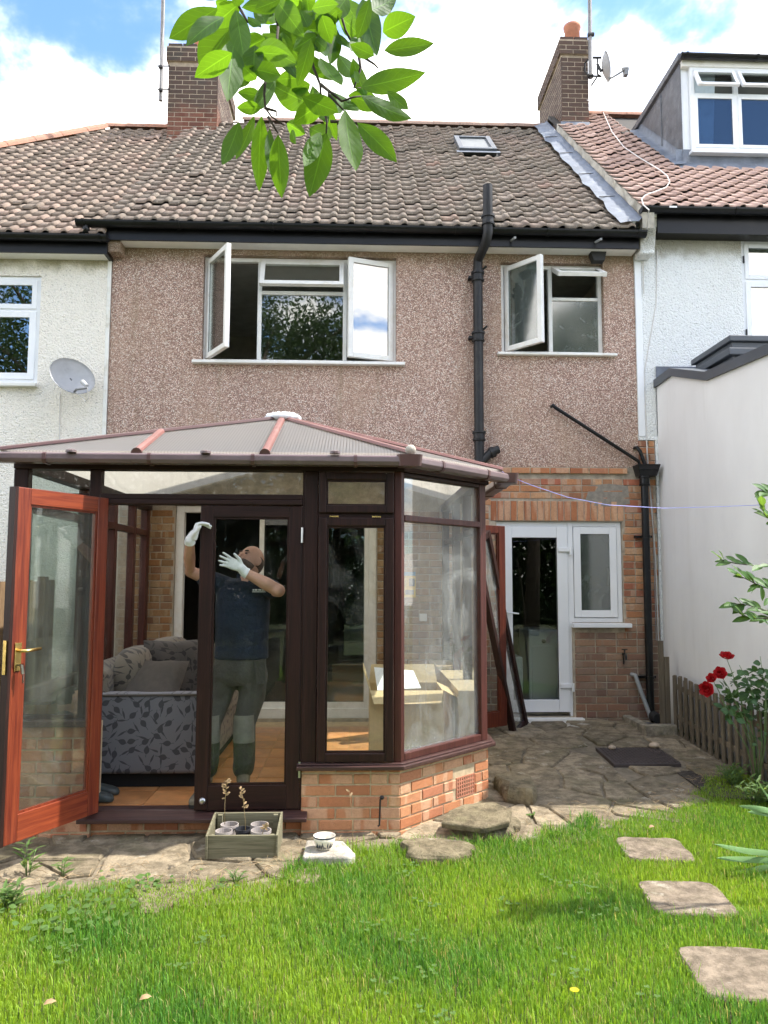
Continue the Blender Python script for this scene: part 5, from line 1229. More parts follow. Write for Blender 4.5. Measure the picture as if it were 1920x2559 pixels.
def clods(n, xr, yr, s0, s1, seed):
    r = random.Random(seed); mb = MB()
    for _ in range(n):
        x, y, s = r.uniform(*xr), r.uniform(*yr), r.uniform(s0, s1); ph = r.uniform(0, 6)
        mb.sphere((x, y, gz(y)-.012+s*.2), s, 6, 4, (1, r.uniform(.7, 1.2), .6), lambda d: 1+.3*math.sin(5*d.x+ph)*math.cos(4*d.y+ph))
    return mb
struct(add('soil_bed', MB().prism([(2.62, 5.75, .045), (3.14, 5.55, .045), (3.14, 6.42, .07), (2.62, 6.40, .07)], (0, 0, .008)), 'soil'))
o = stuff(add('soil_clods', clods(420, (2.64, 3.12), (5.7, 6.4), .006, .018, 3), 'soil'), 'dark crumbs of bare soil beside the picket fence', 'soil')
stuff(add('soil_clods', clods(300, (-2.5, -1.7), (3.7, 4.3), .004, .012, 4), 'patio_joint'), 'dry brown crumbs of earth at the left end of the lawn', 'soil')
# stepping stones
def slab(cx_, cy_, w, d, rot, lab):
    M = Matrix.Translation((cx_, cy_, 0)) @ Matrix.Rotation(R_(rot), 4, 'Z'); r = random.Random(int(cy_*100)); pts = []
    for a, b in (((-w/2, -d/2), (w/2, -d/2)), ((w/2, -d/2), (w/2, d/2)), ((w/2, d/2), (-w/2, d/2)), ((-w/2, d/2), (-w/2, -d/2))):
        for q in range(6):
            e = r.uniform(-.006, .006) if q else 0; c = .02 if q == 0 else 0
            pts.append((a[0]+(b[0]-a[0])*q/6-math.copysign(c, a[0])*(q == 0)+e, a[1]+(b[1]-a[1])*q/6-math.copysign(c, a[1])*(q == 0)+e))
    m = len(pts); vs = [(x*.975, y*.975, .010+r.uniform(-.001, .001)) for x, y in pts]+[(x, y, .002) for x, y in pts]+[(x, y, -.04) for x, y in pts]
    fs = [tuple(range(m))]+[(m+q, m+(q+1) % m, (q+1) % m, q) for q in range(m)]+[(2*m+q, 2*m+(q+1) % m, m+(q+1) % m, m+q) for q in range(m)]
    tag(add('stepping_stone', MB(M).add(vs, fs), 'slab_pink'), lab, 'paving slab', 'stepping stones in the lawn')
STONES = [(1.82, 4.80, .40, .40, -6), (1.71, 4.08, .42, .42, -5), (1.62, 3.32, .44, .44, -6)]
slab(*STONES[0], 'pinkish square slab in the grass, nearest the patio'); slab(*STONES[1], 'pinkish square slab, middle one of three in the grass'); slab(*STONES[2], 'pinkish square slab in the grass, nearest the viewer')
# drain cover with two pebbles
dc = thing('drain_cover', (2.44, 6.78, gz(6.78)), 'rusty brown iron drain cover set in the paving', 'drain cover')
def plate(x0, x1, y0, y1, h0, h1): return [(x0, y0, gz(y0)+h0), (x1, y0, gz(y0)+h0), (x1, y1, gz(y1)+h0), (x0, y1, gz(y1)+h0)]
add('plate', MB().prism(plate(2.16, 2.73, 6.53, 7.04, -.02, 0), (0, 0, .034)), 'iron_cover', dc, bevel=.004)
mb = MB()
for i in range(19):
    for j in range(17):
        x, y = 2.19+i*.0295, 6.56+j*.0285; mb.box(x, x+.017, y, y+.006, gz(y)+.0135, gz(y)+.0175) if (i+j) % 2 else mb.box(x+.005, x+.011, y-.005, y+.011, gz(y)+.0135, gz(y)+.0175)
o = add('tread_pattern', mb, 'iron_cover', dc); o['kind'] = 'stuff'
for px, py, s, lab in ((1530, 1872, .030, 'smaller pale pebble lying on the iron drain cover'), (1635, 1869, .042, 'larger tan pebble lying on the iron drain cover')):
    q = G(px, py, .13); z = gz(q.y)+.015
    tag(add('pebble', MB().sphere((q.x, q.y, z+s*.5), s, 14, 9, (1.2, .9, .62), lambda d: 1+.07*math.sin(3*d.x+1)+.05*math.cos(4*d.y)), 'pebble', smooth=True), lab, 'pebble')
# gully surround
gk = thing('drain_gully', (2.98, 7.8, .15), 'raised cement surround of the gully at the foot of the downpipe', 'drain')
add('kerb', MB().box(2.80, 3.12, 7.52, 7.62, .08, .235), 'cement_kerb', gk, bevel=.012); add('kerb', MB().box(2.80, 2.89, 7.621, 8.17, .08, .225), 'cement_kerb', gk, bevel=.012)
add('grate', MB().box(2.892, 3.12, 7.621, 8.17, .08, .17), 'lead_dark', gk); add('inlet', MB().tube([(3.06, 7.98, .25), (3.06, 7.86, .235)], .05, 14), 'rubber_black', gk)
add('cement_haunch', MB().sphere((2.32, 7.98, .15), .1, 14, 8, (2.6, 1.2, .25)), 'concrete_pale', PT, smooth=True)
# rocks by the bay
def rock(name, c, sx, sy, sz, seed, lab, mat='rockery_stone', flat=.45):
    r = random.Random(seed); ph = [r.uniform(0, 6) for _ in range(6)]
    def fn(d):
        k = 1+.12*math.sin(3*d.x+ph[0])+.10*math.cos(4*d.y+ph[1])+.06*math.sin(7*d.x+5*d.y+ph[2])+.04*math.sin(11*d.y+ph[3])
        a = max(abs(d.x), abs(d.y))
        return k*min(1.35, 1/(abs(d.x)**3+abs(d.y)**3+abs(d.z)**3)**(1/3))
    mb = MB(); mb.sphere((0, 0, 0), 1, 26, 16, (sx, sy, sz), fn)
    mb.v = [(x+c[0], y+c[1], (min(z, sz*flat*1.6) if z > 0 else z)+c[2]) for x, y, z in mb.v]
    return tag(add(name, mb, mat, smooth=False), lab, 'stone')
rock('rough_stone', (.50, 4.74, .01), .20, .125, .075, 5, 'dark rounded stone half sunk in the grass before the brick bay')
rock('rough_stone', (.84, 5.14, .035), .235, .17, .05, 8, 'lower brown stone under the mossy flat slab')
def flat_stone(c, pts, h, lab, tilt):
    M = Matrix.Translation(c) @ Euler((R_(tilt[0]), R_(tilt[1]), 0)).to_matrix().to_4x4(); m = len(pts)
    vs = [(x*.95, y*.95, h) for x, y in pts]+[(x, y, h*.75) for x, y in pts]+[(x*.98, y*.98, 0) for x, y in pts]
    return tag(add('flat_stone', MB(M).add(vs, [tuple(range(m))]+[(m+q, m+(q+1) % m, (q+1) % m, q) for q in range(m)]+[(2*m+q, 2*m+(q+1) % m, m+(q+1) % m, m+q) for q in range(m)]), 'rockery_stone', bevel=.006), lab, 'stone')
flat_stone((.78, 5.12, .088), [(-.24, -.10), (.0, -.22), (.19, -.15), (.24, .02), (.16, .20), (-.05, .19), (-.17, .09)], .04, 'mossy flat slab tilted on top of another stone', (4, -3))
rock('rough_stone', (1.19, 5.86, .085), .15, .22, .10, 21, 'grey angular stone on the paving at the corner of the bay')
# planter box
PL = thing('wooden_planter', (-.66, 4.60, 0), 'weathered wooden box planter holding flower pots', 'planter')
x0, x1, y0 = G(518, 2148).x, G(690, 2143).x, G(600, 2146).y; y1 = y0+.28
add('front_board', MB().box(x0, x1, y0, y0+.016, .0, .132), 'planter_wood', PL, bevel=.002); add('back_board', MB().box(x0, x1, y1-.016, y1, .0, .185), 'planter_wood', PL, bevel=.002)
for xx, s in ((x0, -1), (x1, 1)):
    add('side_board', MB().prism([(xx, y0-.012, .0), (xx, y0-.012, .135), (xx, y1-.05, .185), (xx, y1+.006, .185), (xx, y1+.006, .0)], (s*.012, 0, 0)), 'planter_wood', PL, bevel=.002)
    for yy in (y0+.017, y1-.042): add('corner_post', MB().box(xx-s*.028-.014*(1), xx-s*.028+.014, yy, yy+.025, .012, .128 if yy < y0+.1 else .178), 'planter_wood', PL)
add('base_board', MB().box(x0+.001, x1-.001, y0+.0165, y1-.0165, .004, .012), 'planter_wood', PL)
pots = [(-.80, 4.57, .052, 'pot_grey', 'grey plastic pot at the front left of the planter'), (-.785, 4.70, .056, 'pot_grey', 'brownish plastic pot at the back left of the planter'), (-.685, 4.61, .048, 'pot_black', 'black pot in the middle of the planter'), (-.59, 4.70, .055, 'pot_grey', 'pale-rimmed pot at the back right of the planter'), (-.565, 4.575, .062, 'pot_grey', 'wide pot at the front right of the planter')]
for px, py, r, mt, lab in pots:
    px = x0+(px+.888)/.426*(x1-x0); py = y0+(py-4.5)*.93; r *= .92
    o = thing('plant_pot', (px, py, .012), lab, 'flower pot', 'pots in the wooden planter')
    add('shell', MB().lathe([(r*.72, .013), (r, .125), (r*1.08, .126), (r*1.08, .142), (r*.98, .142), (r*.90, .06), (.0, .06)], (px, py, 0), 22), mt, o, smooth=False); add('soil', MB().lathe([(r*.93, .095), (.0, .10)], (px, py, 0), 16), 'soil', o)
# slab and bowl
o = tag(add('concrete_slab', MB().prism([(-.305, 4.575, 0), (-.03, 4.565, 0), (.0, 4.62, 0), (-.075, 4.84, 0), (-.30, 4.86, 0)], (0, 0, .058)), 'concrete_pale', bevel=.012, seg=3), 'pale concrete slab under the bowl', 'paving slab')
bw = thing('ceramic_bowl', (-.185, 4.69, .058), 'cream bowl with a dark rim and painted leaves', 'bowl')
add('body', MB().lathe([(.0, .059), (.034, .059), (.036, .068), (.052, .086), (.063, .11), (.066, .138), (.062, .138), (.058, .11), (.045, .088), (.0, .078)], (-.185, 4.69, 0), 28), 'bowl_cream', bw, smooth=True)
add('rim_line', MB().lathe([(.0662, .130), (.0672, .133), (.0672, .137), (.0662, .139)], (-.185, 4.69, 0), 28, None, False), 'bowl_ink', bw)
for i in range(9):
    a = R_(-150+i*14); b = .03*abs(math.sin(i*1.9))+.012; r = lambda z: .0365+(.0625-.0365)*min(1, max(0, (z-.066)/.042))**.8+.0015
    pts = [(-.185+math.cos(a+q*.10*math.sin(i))*r(.072+b*q), 4.69+math.sin(a+q*.10*math.sin(i))*r(.072+b*q), .072+b*q) for q in (0, .5, 1)]
    add('leaf_motif', MB().tube(pts, [.002, .0045, .001], 6), 'bowl_ink', bw)
# hose key on the wall
tag(add('wall_hook', MB().tube([(.165, YC-.006, .245), (.165, YC-.045, .245), (.155, YC-.05, .24), (.15, YC-.05, .08), (.14, YC-.05, .075)], .006, 8).sphere((.165, YC-.045, .25), .014), 'black_iron'), 'small rusty hook hanging on the brick wall of the bay', 'hook')
# ================================================================== picket fence
XFN = 3.15
FN = thing('picket_fence', (XFN, 6.4, .1), 'low weathered grey picket fence along the white wall', 'fence')
r = random.Random(5); y = 4.75; i = 0
while y < 7.62:
    for side in (0, 1):
        yy = y + side*.062; xx = XFN-.012+side*.034
        hgt = .575+r.uniform(-.012, .012); g0 = gz(yy)-.02
        w_ = .056; me = MB().prism([(xx, yy, g0), (xx, yy+w_, g0), (xx, yy+w_, g0+hgt+r.uniform(-.006, .006)), (xx, yy, g0+hgt)], (.014, 0, 0))
        add('picket', me, 'fence_wood', FN, rot=None)
    y += .124
for z0 in (.13, .42):
    for k in range(6):
        ya, yb2 = 4.75+k*.48, 4.75+(k+1)*.48-.002
        add('rail', MB().prism([(XFN+.0025, ya, gz(ya)+z0), (XFN+.0025, yb2, gz(yb2)+z0), (XFN+.0025, yb2, gz(yb2)+z0+.045), (XFN+.0025, ya, gz(ya)+z0+.045)], (.018, 0, 0)), 'fence_wood', FN)
for (xx, w_, hh) in ((3.04, .05, .86), (3.095, .05, .70)): add('end_board', MB().box(xx, xx+w_, 7.74, 7.76, .13, .17+hh), 'fence_wood', FN)
# boundary fence at the left
BF = thing('boundary_fence', (-3.12, 6.5, 0), 'tall brown board fence left of the conservatory', 'fence')
for k in range(26): add('fence_board', MB().box(-3.16, -3.145, 4.6+k*.137, 4.6+k*.137+.13, gz(4.6+k*.137)-.03, 1.62+r.uniform(-.01, .01)), 'board_brown', BF)
for k in range(3): add('fence_post', MB().box(-3.14, -3.06, 4.7+k*1.5, 4.78+k*1.5, 0, 1.66), 'board_brown', BF)
# washing line
pts = [P(a, b, c) for a, b, c in ((1250, 1176, 5.80), (1290, 1197, 5.74), (1330, 1213, 5.66), (1420, 1243, 5.58), (1520, 1262, 5.55), (1660, 1270, 5.7), (1800, 1266, 5.9), (1920, 1261, 6.05))]+[Vector((3.268, 6.12, 2.235))]
tag(add('washing_line', MB().tube(pts, .0028, 6), 'line_blue'), 'thin blue washing line strung from the conservatory gutter', 'washing line')
# ================================================================== dishes and aerials
def dish(root, c, nrm, rx, ry, mat):
    nrm = Vector(nrm).normalized(); s = Vector((0, 0, 1)).cross(nrm).normalized(); u = nrm.cross(s); vs = []; fs = []; nr, na = 7, 30
    for sg in (0, .006):
        for i in range(nr+1):
            for j in range(na):
                q = i/nr; a = 2*math.pi*j/na; vs.append(Vector(c)+s*math.cos(a)*rx*q+u*math.sin(a)*ry*q+nrm*(.075*q*q-.075-sg))
    m = (nr+1)*na
    for k in (0, 1):
        for i in range(nr):
            for j in range(na):
                f = (k*m+i*na+j, k*m+i*na+(j+1) % na, k*m+(i+1)*na+(j+1) % na, k*m+(i+1)*na+j); fs.append(f[::-1] if k == 0 else f)
    fs += [(nr*na+j, nr*na+(j+1) % na, m+nr*na+(j+1) % na, m+nr*na+j) for j in range(na)]
    add('reflector', MB().add(vs, fs), mat, root, smooth=True); return s, u, nrm
D1 = thing('satellite_dish', P(182, 939, 8.1), 'grey oval satellite dish on the cream wall at the left', 'satellite dish')
c = P(182, 939, 7.93); s, u, nv = dish(D1, c, (.62, -.72, .38), .235, .215, 'dish_grey')
ln = P(219, 962, 7.72)
add('arm', MB().tube([c-u*.19-nv*.01, c-u*.20+nv*.06, ln+Vector((-.10, 0, -.045)), ln+Vector((0, 0, -.03))], .012, 8), 'plastic_grey', D1)
add('receiver', MB().tube([ln-nv*.02, ln+(Vector(c)-ln).normalized()*.11], [.020, .026], 12), 'dish_grey', D1)
add('mount', MB().tube([c-nv*.08, (c.x-.02, YF-.02, c.z)], .02, 8).box(c.x-.07, c.x+.05, YF-.03, YF-.013, c.z-.1, c.z+.1), 'plastic_grey', D1)
add('cable', MB().tube([ln+Vector((0, 0, -.04)), ln+Vector((.0, .05, -.12)), ln+Vector((-.05, .1, -.15)), ln+Vector((-.09, .16, -.10)), c-u*.2], .004, 6), 'cable_white', D1)
add('cable', MB().tube([(X(152, 980, YF), YF-.02, Z(152, 980, YF)), (X(151, 1100, YF), YF-.02, Z(151, 1110, YF))], .004, 6), 'cable_white', D1)
A1 = thing('aerial_mast', P(403, 250, 11.2), 'bare silver aerial mast strapped to the left chimney', 'aerial')
add('pole', MB().tube([P(402, 252, 11.25), P(408, 0, 11.25), P(412, -160, 11.25)], .030, 10), 'aluminium', A1)
for py in (165, 223): add('bracket', MB().tube([P(394, py, 11.2), P(424, py, 11.38)], .011, 6).tube([P(402, py, 11.19), P(402, py+5, 11.19)], .032, 8), 'black_iron', A1)
add('cable', MB().tube([P(404, 240, 11.21), P(402, 150, 11.21), P(409, 60, 11.21), P(410, 0, 11.21)], .006, 5), 'cable_grey', A1)
A2 = thing('aerial_mast', P(1475, 200, 11.2), 'tall aerial mast clamped to the right chimney', 'aerial')
add('pole', MB().tube([P(1476, 196, 11.25), P(1474, 0, 11.25), P(1473, -160, 11.25)], .030, 10), 'aluminium', A2)
add('bracket', MB().tube([P(1474, 192, 11.3), P(1462, 178, 11.34), P(1462, 158, 11.34), P(1474, 145, 11.3)], .012, 6).tube([P(1470, 190, 11.24), P(1482, 190, 11.24)], .035, 8).tube([P(1470, 88, 11.24), P(1484, 86, 11.24)], .034, 8), 'black_iron', A2)
D2 = thing('satellite_dish', P(1500, 180, 11.2), 'edge-on satellite dish on a bracket beside the right chimney', 'satellite dish')
cc_ = P(1518, 166, 11.1); s, u, nv = dish(D2, cc_, (.96, -.20, .20), .23, .21, 'dish_grey')
add('bracket', MB().tube([P(1476, 190, 11.25), P(1503, 191, 11.15), P(1494, 186, 11.15), P(1493, 144, 11.15)], .014, 7).tube([P(1482, 144, 11.15), P(1503, 144, 11.15)], .018, 6).tube([P(1493, 160, 11.15), P(1502, 178, 11.12), P(1512, 172, 11.1)], .022, 7).tube([P(1494, 190, 11.15), P(1478, 214, 11.2)], .012, 6), 'black_iron', D2)
add('arm', MB().tube([cc_-u*.2-nv*.02, P(1530, 194, 11.05), P(1553, 180, 11.0), P(1564, 176, 11.0)], .014, 7).tube([P(1502, 192, 11.1), P(1508, 206, 11.1), P(1520, 204, 11.1), P(1530, 194, 11.05)], .006, 6), 'plastic_grey', D2)
add('receiver', MB().tube([P(1556, 174, 11.0), P(1570, 172, 11.0)], .035, 8).box(P(1560, 180, 11).x, P(1569, 180, 11).x, 10.97, 11.05, P(1560, 188, 11).z, P(1560, 170, 11).z), 'plastic_grey', D2)
# ================================================================== leaves
def leaf_mesh(base, tip, w, nrm, fold=.18, curl=.12, seg=8, pos=.42, wav=0.0, name='leaf'):
    b, t_ = Vector(base), Vector(tip); d = t_-b; L_ = d.length; d.normalize(); nrm = Vector(nrm); nrm = (nrm-d*nrm.dot(d)).normalized(); s = d.cross(nrm)
    vs, uvs, fs = [], [], []
    for i in range(seg+1):
        q = i/seg
        hw = w/2*(math.sin(math.pi*min(1, q**(math.log(.5)/math.log(pos))))**.85 if 0 < q < 1 else .0)
        if i == 0: hw = w*.02
        c = b+d*L_*q+nrm*(-curl*L_*(q-.3)**2)
        for k in (-1, -.5, 0, .5, 1):
            vs.append(c+s*hw*k+nrm*(abs(k)*hw*fold+wav*hw*math.sin(q*14+k*2)*abs(k))); uvs.append((k, q))
    for i in range(seg):
        for j in range(4): fs.append((i*5+j, i*5+j+1, (i+1)*5+j+1, (i+1)*5+j))
    return vs, uvs, fs
def leaf_obj(name, mat, parent, leaves):
    vs, uvs, fs = [], [], []
    for l in leaves:
        a, b, c = l; o = len(vs); vs += a; uvs += b; fs += [tuple(i+o for i in f) for f in c]
    me = bpy.data.meshes.new(name); me.from_pydata([tuple(v) for v in vs], [], fs); uv = me.uv_layers.new(name='UVMap')
    for lp in me.loops: uv.data[lp.index].uv = uvs[lp.vertex_index]
    me.shade_smooth(); me.materials.append(MATS[mat]); return add(name, me, None, parent)
# overhanging branch close to the lens
BR = thing('overhanging_branch', P(760, -60, 1.5), 'leafy green branch hanging into the picture from above', 'branch', None)
LF = [(340,50,50,230,130),(380,95,160,230,110),(420,160,240,420,190),(450,60,500,355,115),(440,230,400,600,150),(650,150,890,410,200),(610,200,770,400,150),(690,0,830,190,130),(560,0,640,160,90),(1200,0,1290,350,130),(1320,190,1510,95,130),(1330,300,1620,260,95),(1190,520,1555,440,125),(1190,570,1475,720,110),(1345,540,1470,660,80),(1250,60,1390,0,110),(1270,330,1130,265,80),(1090,0,1190,160,110),(960,90,1010,250,100),(1050,170,1010,380,95),(1100,160,1200,230,90),(950,350,1070,540,110),(1060,330,1180,500,100),(1010,540,1180,670,95),(900,620,680,520,150),(985,590,790,730,110),(970,620,1050,830,70),(1095,655,1150,1035,140),(1170,725,1405,950,120),(985,790,885,1180,145),(950,790,840,1010,90),(700,800,720,1175,110),(650,760,655,1030,60),(600,690,575,1140,105),(560,690,460,960,80),(470,730,375,1000,100),(620,570,520,670,90),(600,570,455,545,70),(600,640,455,640,70),(640,470,600,340,80),(660,400,680,540,90),(570,470,490,390,90),(860,460,690,470,90),(890,500,780,540,80),(750,730,850,790,80),(780,770,800,850,50),(890,760,1030,830,110),(500,10,420,-40,90),(830,0,840,150,70),(900,50,1050,20,80),(1050,60,960,150,80),(330,10,420,40,60),(250,0,340,-10,60),(1150,420,1180,490,50),(1090,600,1030,660,70),(920,230,990,300,80),(900,520,930,600,50),(700,60,640,120,80),(520,100,600,170,60),(760,30,800,-60,100),(980,-10,900,100,90),(1120,-30,1060,90,90),(620,60,560,-60,90),(1130,300,1190,220,70),(880,160,830,60,80),(940,180,1000,90,80)]
rl = random.Random(9)
for _ in range(13):
    a, b = rl.uniform(480, 1200), rl.uniform(150, 620); an = rl.uniform(.2, 2.9); l_ = rl.uniform(170, 300); LF.append((a, b, a+l_*math.cos(an), b+abs(l_*math.sin(an)), rl.uniform(85, 130)))
for _ in range(34):
    a, b = rl.uniform(420, 1250), rl.uniform(-60, 330); an = rl.uniform(0, 6.28); l_ = rl.uniform(150, 260); LF.append((a, b, a+l_*math.cos(an), b+abs(l_*math.sin(an)), rl.uniform(75, 120)))
for i, (a, b, c, d, wd) in enumerate(LF):
    Y0 = rl.uniform(1.34, 1.62); Y1 = Y0+rl.uniform(-.06, .06); k = .4217
    p0, p1 = P(400+a*k, b*k, Y0), P(400+c*k, d*k, Y1); view = (CAMP-p0).normalized()
    nr = (view+Vector((rl.uniform(-.45, .45), rl.uniform(-.2, .2), rl.uniform(-.1, .55)))).normalized()
    if rl.random() < .5: nr = -nr
    w3 = wd*k/1922*Y0*1.15
    leaf_obj('leaf', 'leaf_branch', BR, [leaf_mesh(p0, p1, w3, nr, rl.uniform(.05, .28), rl.uniform(-.2, .3), 10, rl.uniform(.42, .52), rl.uniform(0, .10))])
TW_ = [[(690,-80),(700,30),(690,110),(700,160)],[(760,-80),(790,60),(830,190),(890,320),(910,400),(950,500),(955,590)],[(950,500),(1000,540),(1000,580),(985,600)],[(660,390),(625,470),(618,560),(625,640),(660,690),(740,745)],[(700,160),(690,280),(660,390)],[(1170,310),(1215,345),(1270,380),(1295,405)],[(1050,0),(1100,180),(1170,310)],[(480,60),(520,130),(600,160)],[(620,640),(690,660),(690,690)],[(955,590),(990,720),(985,790)],[(1180,340),(1190,400),(1150,520),(1190,520)],[(955,500),(1080,600),(1150,575),(1190,570)],[(420,-60),(480,60)],[(990,-80),(1050,0)],[(640,690),(700,790)],[(1000,560),(1090,655)],[(1010,720),(1170,725)]]
for q in TW_:
    pts = [P(400+a*.4217, b*.4217, 1.48+.02*math.sin(a*.01)) for a, b in q]; n = len(pts)
    add('twig', MB().tube(pts, [(.0048 if q[0][1] < 0 else .0032)*(1-.55*i/(n-1)) for i in range(n)], 7), 'twig', BR, smooth=True)
# ------------------------------------------------------------------ rose by the fence
RO = thing('rose_bush', (3.0, 6.0, .06), 'straggling rose bush with red flowers against the picket fence', 'rose bush')
rr_ = random.Random(4); root = Vector((3.02, 5.85, .06))
def stem(pts, r0, par, mat='stem_green', name='stem'):
    n = len(pts); return add(name, MB().tube(pts, [r0*(1-.6*i/(n-1)) for i in range(n)], 6), mat, par, smooth=True)
tips = [P(1816, 1645, 5.95), P(1800, 1685, 5.9), P(1781, 1698, 5.85), P(1769, 1722, 5.85), P(1848, 1662, 6.0), P(1900, 1640, 5.95), P(1918, 1690, 5.8), P(1880, 1720, 5.9)]
for tp in tips:
    mid = root.lerp(tp, .55)+Vector((rr_.uniform(-.03, .12), rr_.uniform(-.05, .05), .08)); q1 = root.lerp(mid, .5)+Vector((.03, 0, .05))
    stem([root, q1, mid, mid.lerp(tp, .6)+Vector((0, 0, .02)), tp], .005, RO)
def leaflet(p, s, mat, par, r, updir=.5):
    d = Vector((r.uniform(-1, 1), r.uniform(-1, 1), r.uniform(-.6, .7))).normalized(); nr = Vector((r.uniform(-.6, .6), r.uniform(-1, .2), updir+r.uniform(-.2, .6)))
    return leaf_obj('leaf', mat, par, [leaf_mesh(p, Vector(p)+d*s, s*.68, nr, .2, .15, 5, .45)])
for _ in range(190):
    px, py = rr_.uniform(1795, 1935), rr_.uniform(1655, 1800)
    if py < 1700 and px < 1840 and rr_.random() < .7: continue
    if abs(px-1860)/80+abs(py-1725)/80 > 1.25 and rr_.random() < .75: continue
    leaflet(P(px, py, rr_.uniform(5.75, 6.1)), rr_.uniform(.05, .09), 'leaf_rose', RO, rr_)
for _ in range(22): leaflet(P(rr_.uniform(1870, 1930), rr_.uniform(1800, 1870), rr_.uniform(5.7, 6.0)), rr_.uniform(.025, .04), 'leaf_rose', RO, rr_)
def rose(c, r, up):
    up = Vector(up).normalized(); s = up.orthogonal().normalized(); t2 = up.cross(s)
    lv = []
    for ring, (n, rad, tilt, ln) in enumerate(((6, .35, .2, 1.0), (5, .25, .65, .8), (4, .12, 1.3, .6))):
        for k in range(n):
            a = 2*math.pi*k/n+ring*.5; o = s*math.cos(a)+t2*math.sin(a); d = (o+up*tilt).normalized()
            b = c+o*r*rad*.4; lv.append(leaf_mesh(b, b+d*r*ln, r*.95, up-o*.3, .15, -.5, 5, .62, .15))
    return leaf_obj('flower', 'petal_red', RO, lv)
for px, py, Y_, r, up in ((1816, 1643, 5.95, .055, (-.1, -.5, 1)), (1800, 1683, 5.9, .05, (-.3, -.8, .4)), (1780, 1696, 5.85, .042, (-.6, -.5, .5)), (1768, 1722, 5.85, .058, (-.7, -.7, .1))): rose(P(px, py, Y_), r, up)
# ------------------------------------------------------------------ shrub sprigs reaching in from the right
SH = thing('evergreen_shrub', (2.75, 4.1, 0), 'glossy green shrub sprigs reaching in at the right edge', 'shrub')
rs_ = random.Random(12); rt = Vector((2.75, 4.1, 0))
stem([rt, (2.72, 4.1, .6), (2.70, 4.05, 1.2), (2.66, 4.0, 1.7), (2.6, 4.0, 2.0)], .02, SH, 'twig')
SPR = [[(2100, 1420), (1980, 1411), (1890, 1414), (1838, 1408), (1800, 1398)], [(2080, 1520), (1960, 1480), (1900, 1465), (1862, 1445), (1845, 1440)], [(2080, 1560), (1980, 1545), (1920, 1528), (1870, 1512), (1828, 1508)], [(2060, 1330), (1960, 1320), (1925, 1300), (1910, 1285), (1905, 1265)], [(2080, 1600), (1990, 1560), (1930, 1545), (1880, 1545), (1855, 1538)], [(2040, 1230), (1960, 1245), (1930, 1235), (1912, 1230)]]
for q in SPR:
    Y_ = rs_.uniform(3.9, 4.15); pts = [P(a, b, Y_+.05*math.sin(i)) for i, (a, b) in enumerate(q)]; stem([(2.68, 4.05, pts[0].z-.1)]+pts, .005, SH, 'twig')
    for i in range(len(pts)-1):
        m = 4 if i < len(pts)-2 else 6
        for k in range(m):
            p = pts[i].lerp(pts[i+1], k/m+.08); d = (pts[i+1]-pts[i]).normalized()+Vector((rs_.uniform(-.6, .3), rs_.uniform(-.7, .7), rs_.uniform(-.5, .9))); d.normalize(); s = rs_.uniform(.065, .11)
            leaf_obj('leaf', 'leaf_shrub', SH, [leaf_mesh(p, p+d*s, s*.42, Vector((rs_.uniform(-.5, .5), -.6, .7)), .25, .15, 6, .48)])
for _ in range(28):
    p = P(rs_.uniform(1880, 2010), rs_.uniform(1455, 1570), rs_.uniform(3.9, 4.3)); d = Vector((rs_.uniform(-1, .3), rs_.uniform(-.8, .8), rs_.uniform(-.5, .9))).normalized(); s = rs_.uniform(.06, .10)
    leaf_obj('leaf', 'leaf_shrub', SH, [leaf_mesh(p, p+d*s, s*.42, Vector((rs_.uniform(-.5, .5), -.6, .7)), .25, .15, 6, .48)])
# ------------------------------------------------------------------ strap-leaved plant at the right edge
IR = thing('iris_clump', (2.55, 4.45, 0), 'pale strap-leaved plant arching over the lawn at the right', 'plant')
for q in ([(2010, 2160), (1930, 2135), (1860, 2126), (1783, 2109)], [(2010, 2175), (1930, 2152), (1860, 2148), (1790, 2144)], [(2010, 2190), (1930, 2168), (1870, 2178), (1800, 2184)], [(2010, 2200), (1940, 2188), (1905, 2200), (1890, 2208)], [(2020, 2100), (1950, 2030), (1915, 1985), (1893, 1950)], [(2020, 2090), (1940, 2035), (1900, 2022), (1846, 2014)], [(2020, 2120), (1950, 2045), (1915, 2033), (1868, 2029)], [(2030, 2080), (1990, 1990), (1960, 1940), (1930, 1900)]):
    pts = [P(a, b, 4.4+.06*math.sin(a*.02+b*.03)) for a, b in q]; vs = []; fs = []; uvs = []; n = 10
    def bz(u): 
        k = u*(len(pts)-1); i = min(int(k), len(pts)-2); f = k-i
        p0, p1, p2, p3 = pts[max(i-1, 0)], pts[i], pts[i+1], pts[min(i+2, len(pts)-1)]
        return .5*((2*p1)+(p2-p0)*f+(2*p0-5*p1+4*p2-p3)*f*f+(3*p1-p0-3*p2+p3)*f**3)
    for i in range(n+1):
        u = i/n; c = bz(u); hw = .017*(1-u**5)*(.8+.4*u); 
        for k in (-1, 0, 1): vs.append(c+Vector((0, .5*hw*k, hw*k*.9))+Vector((0, -.004*(k == 0), 0))); uvs.append((k, u))
    for i in range(n): fs += [(i*3, i*3+1, i*3+4, i*3+3), (i*3+1, i*3+2, i*3+5, i*3+4)]
    leaf_obj('blade', 'leaf_iris', IR, [(vs, uvs, fs)])
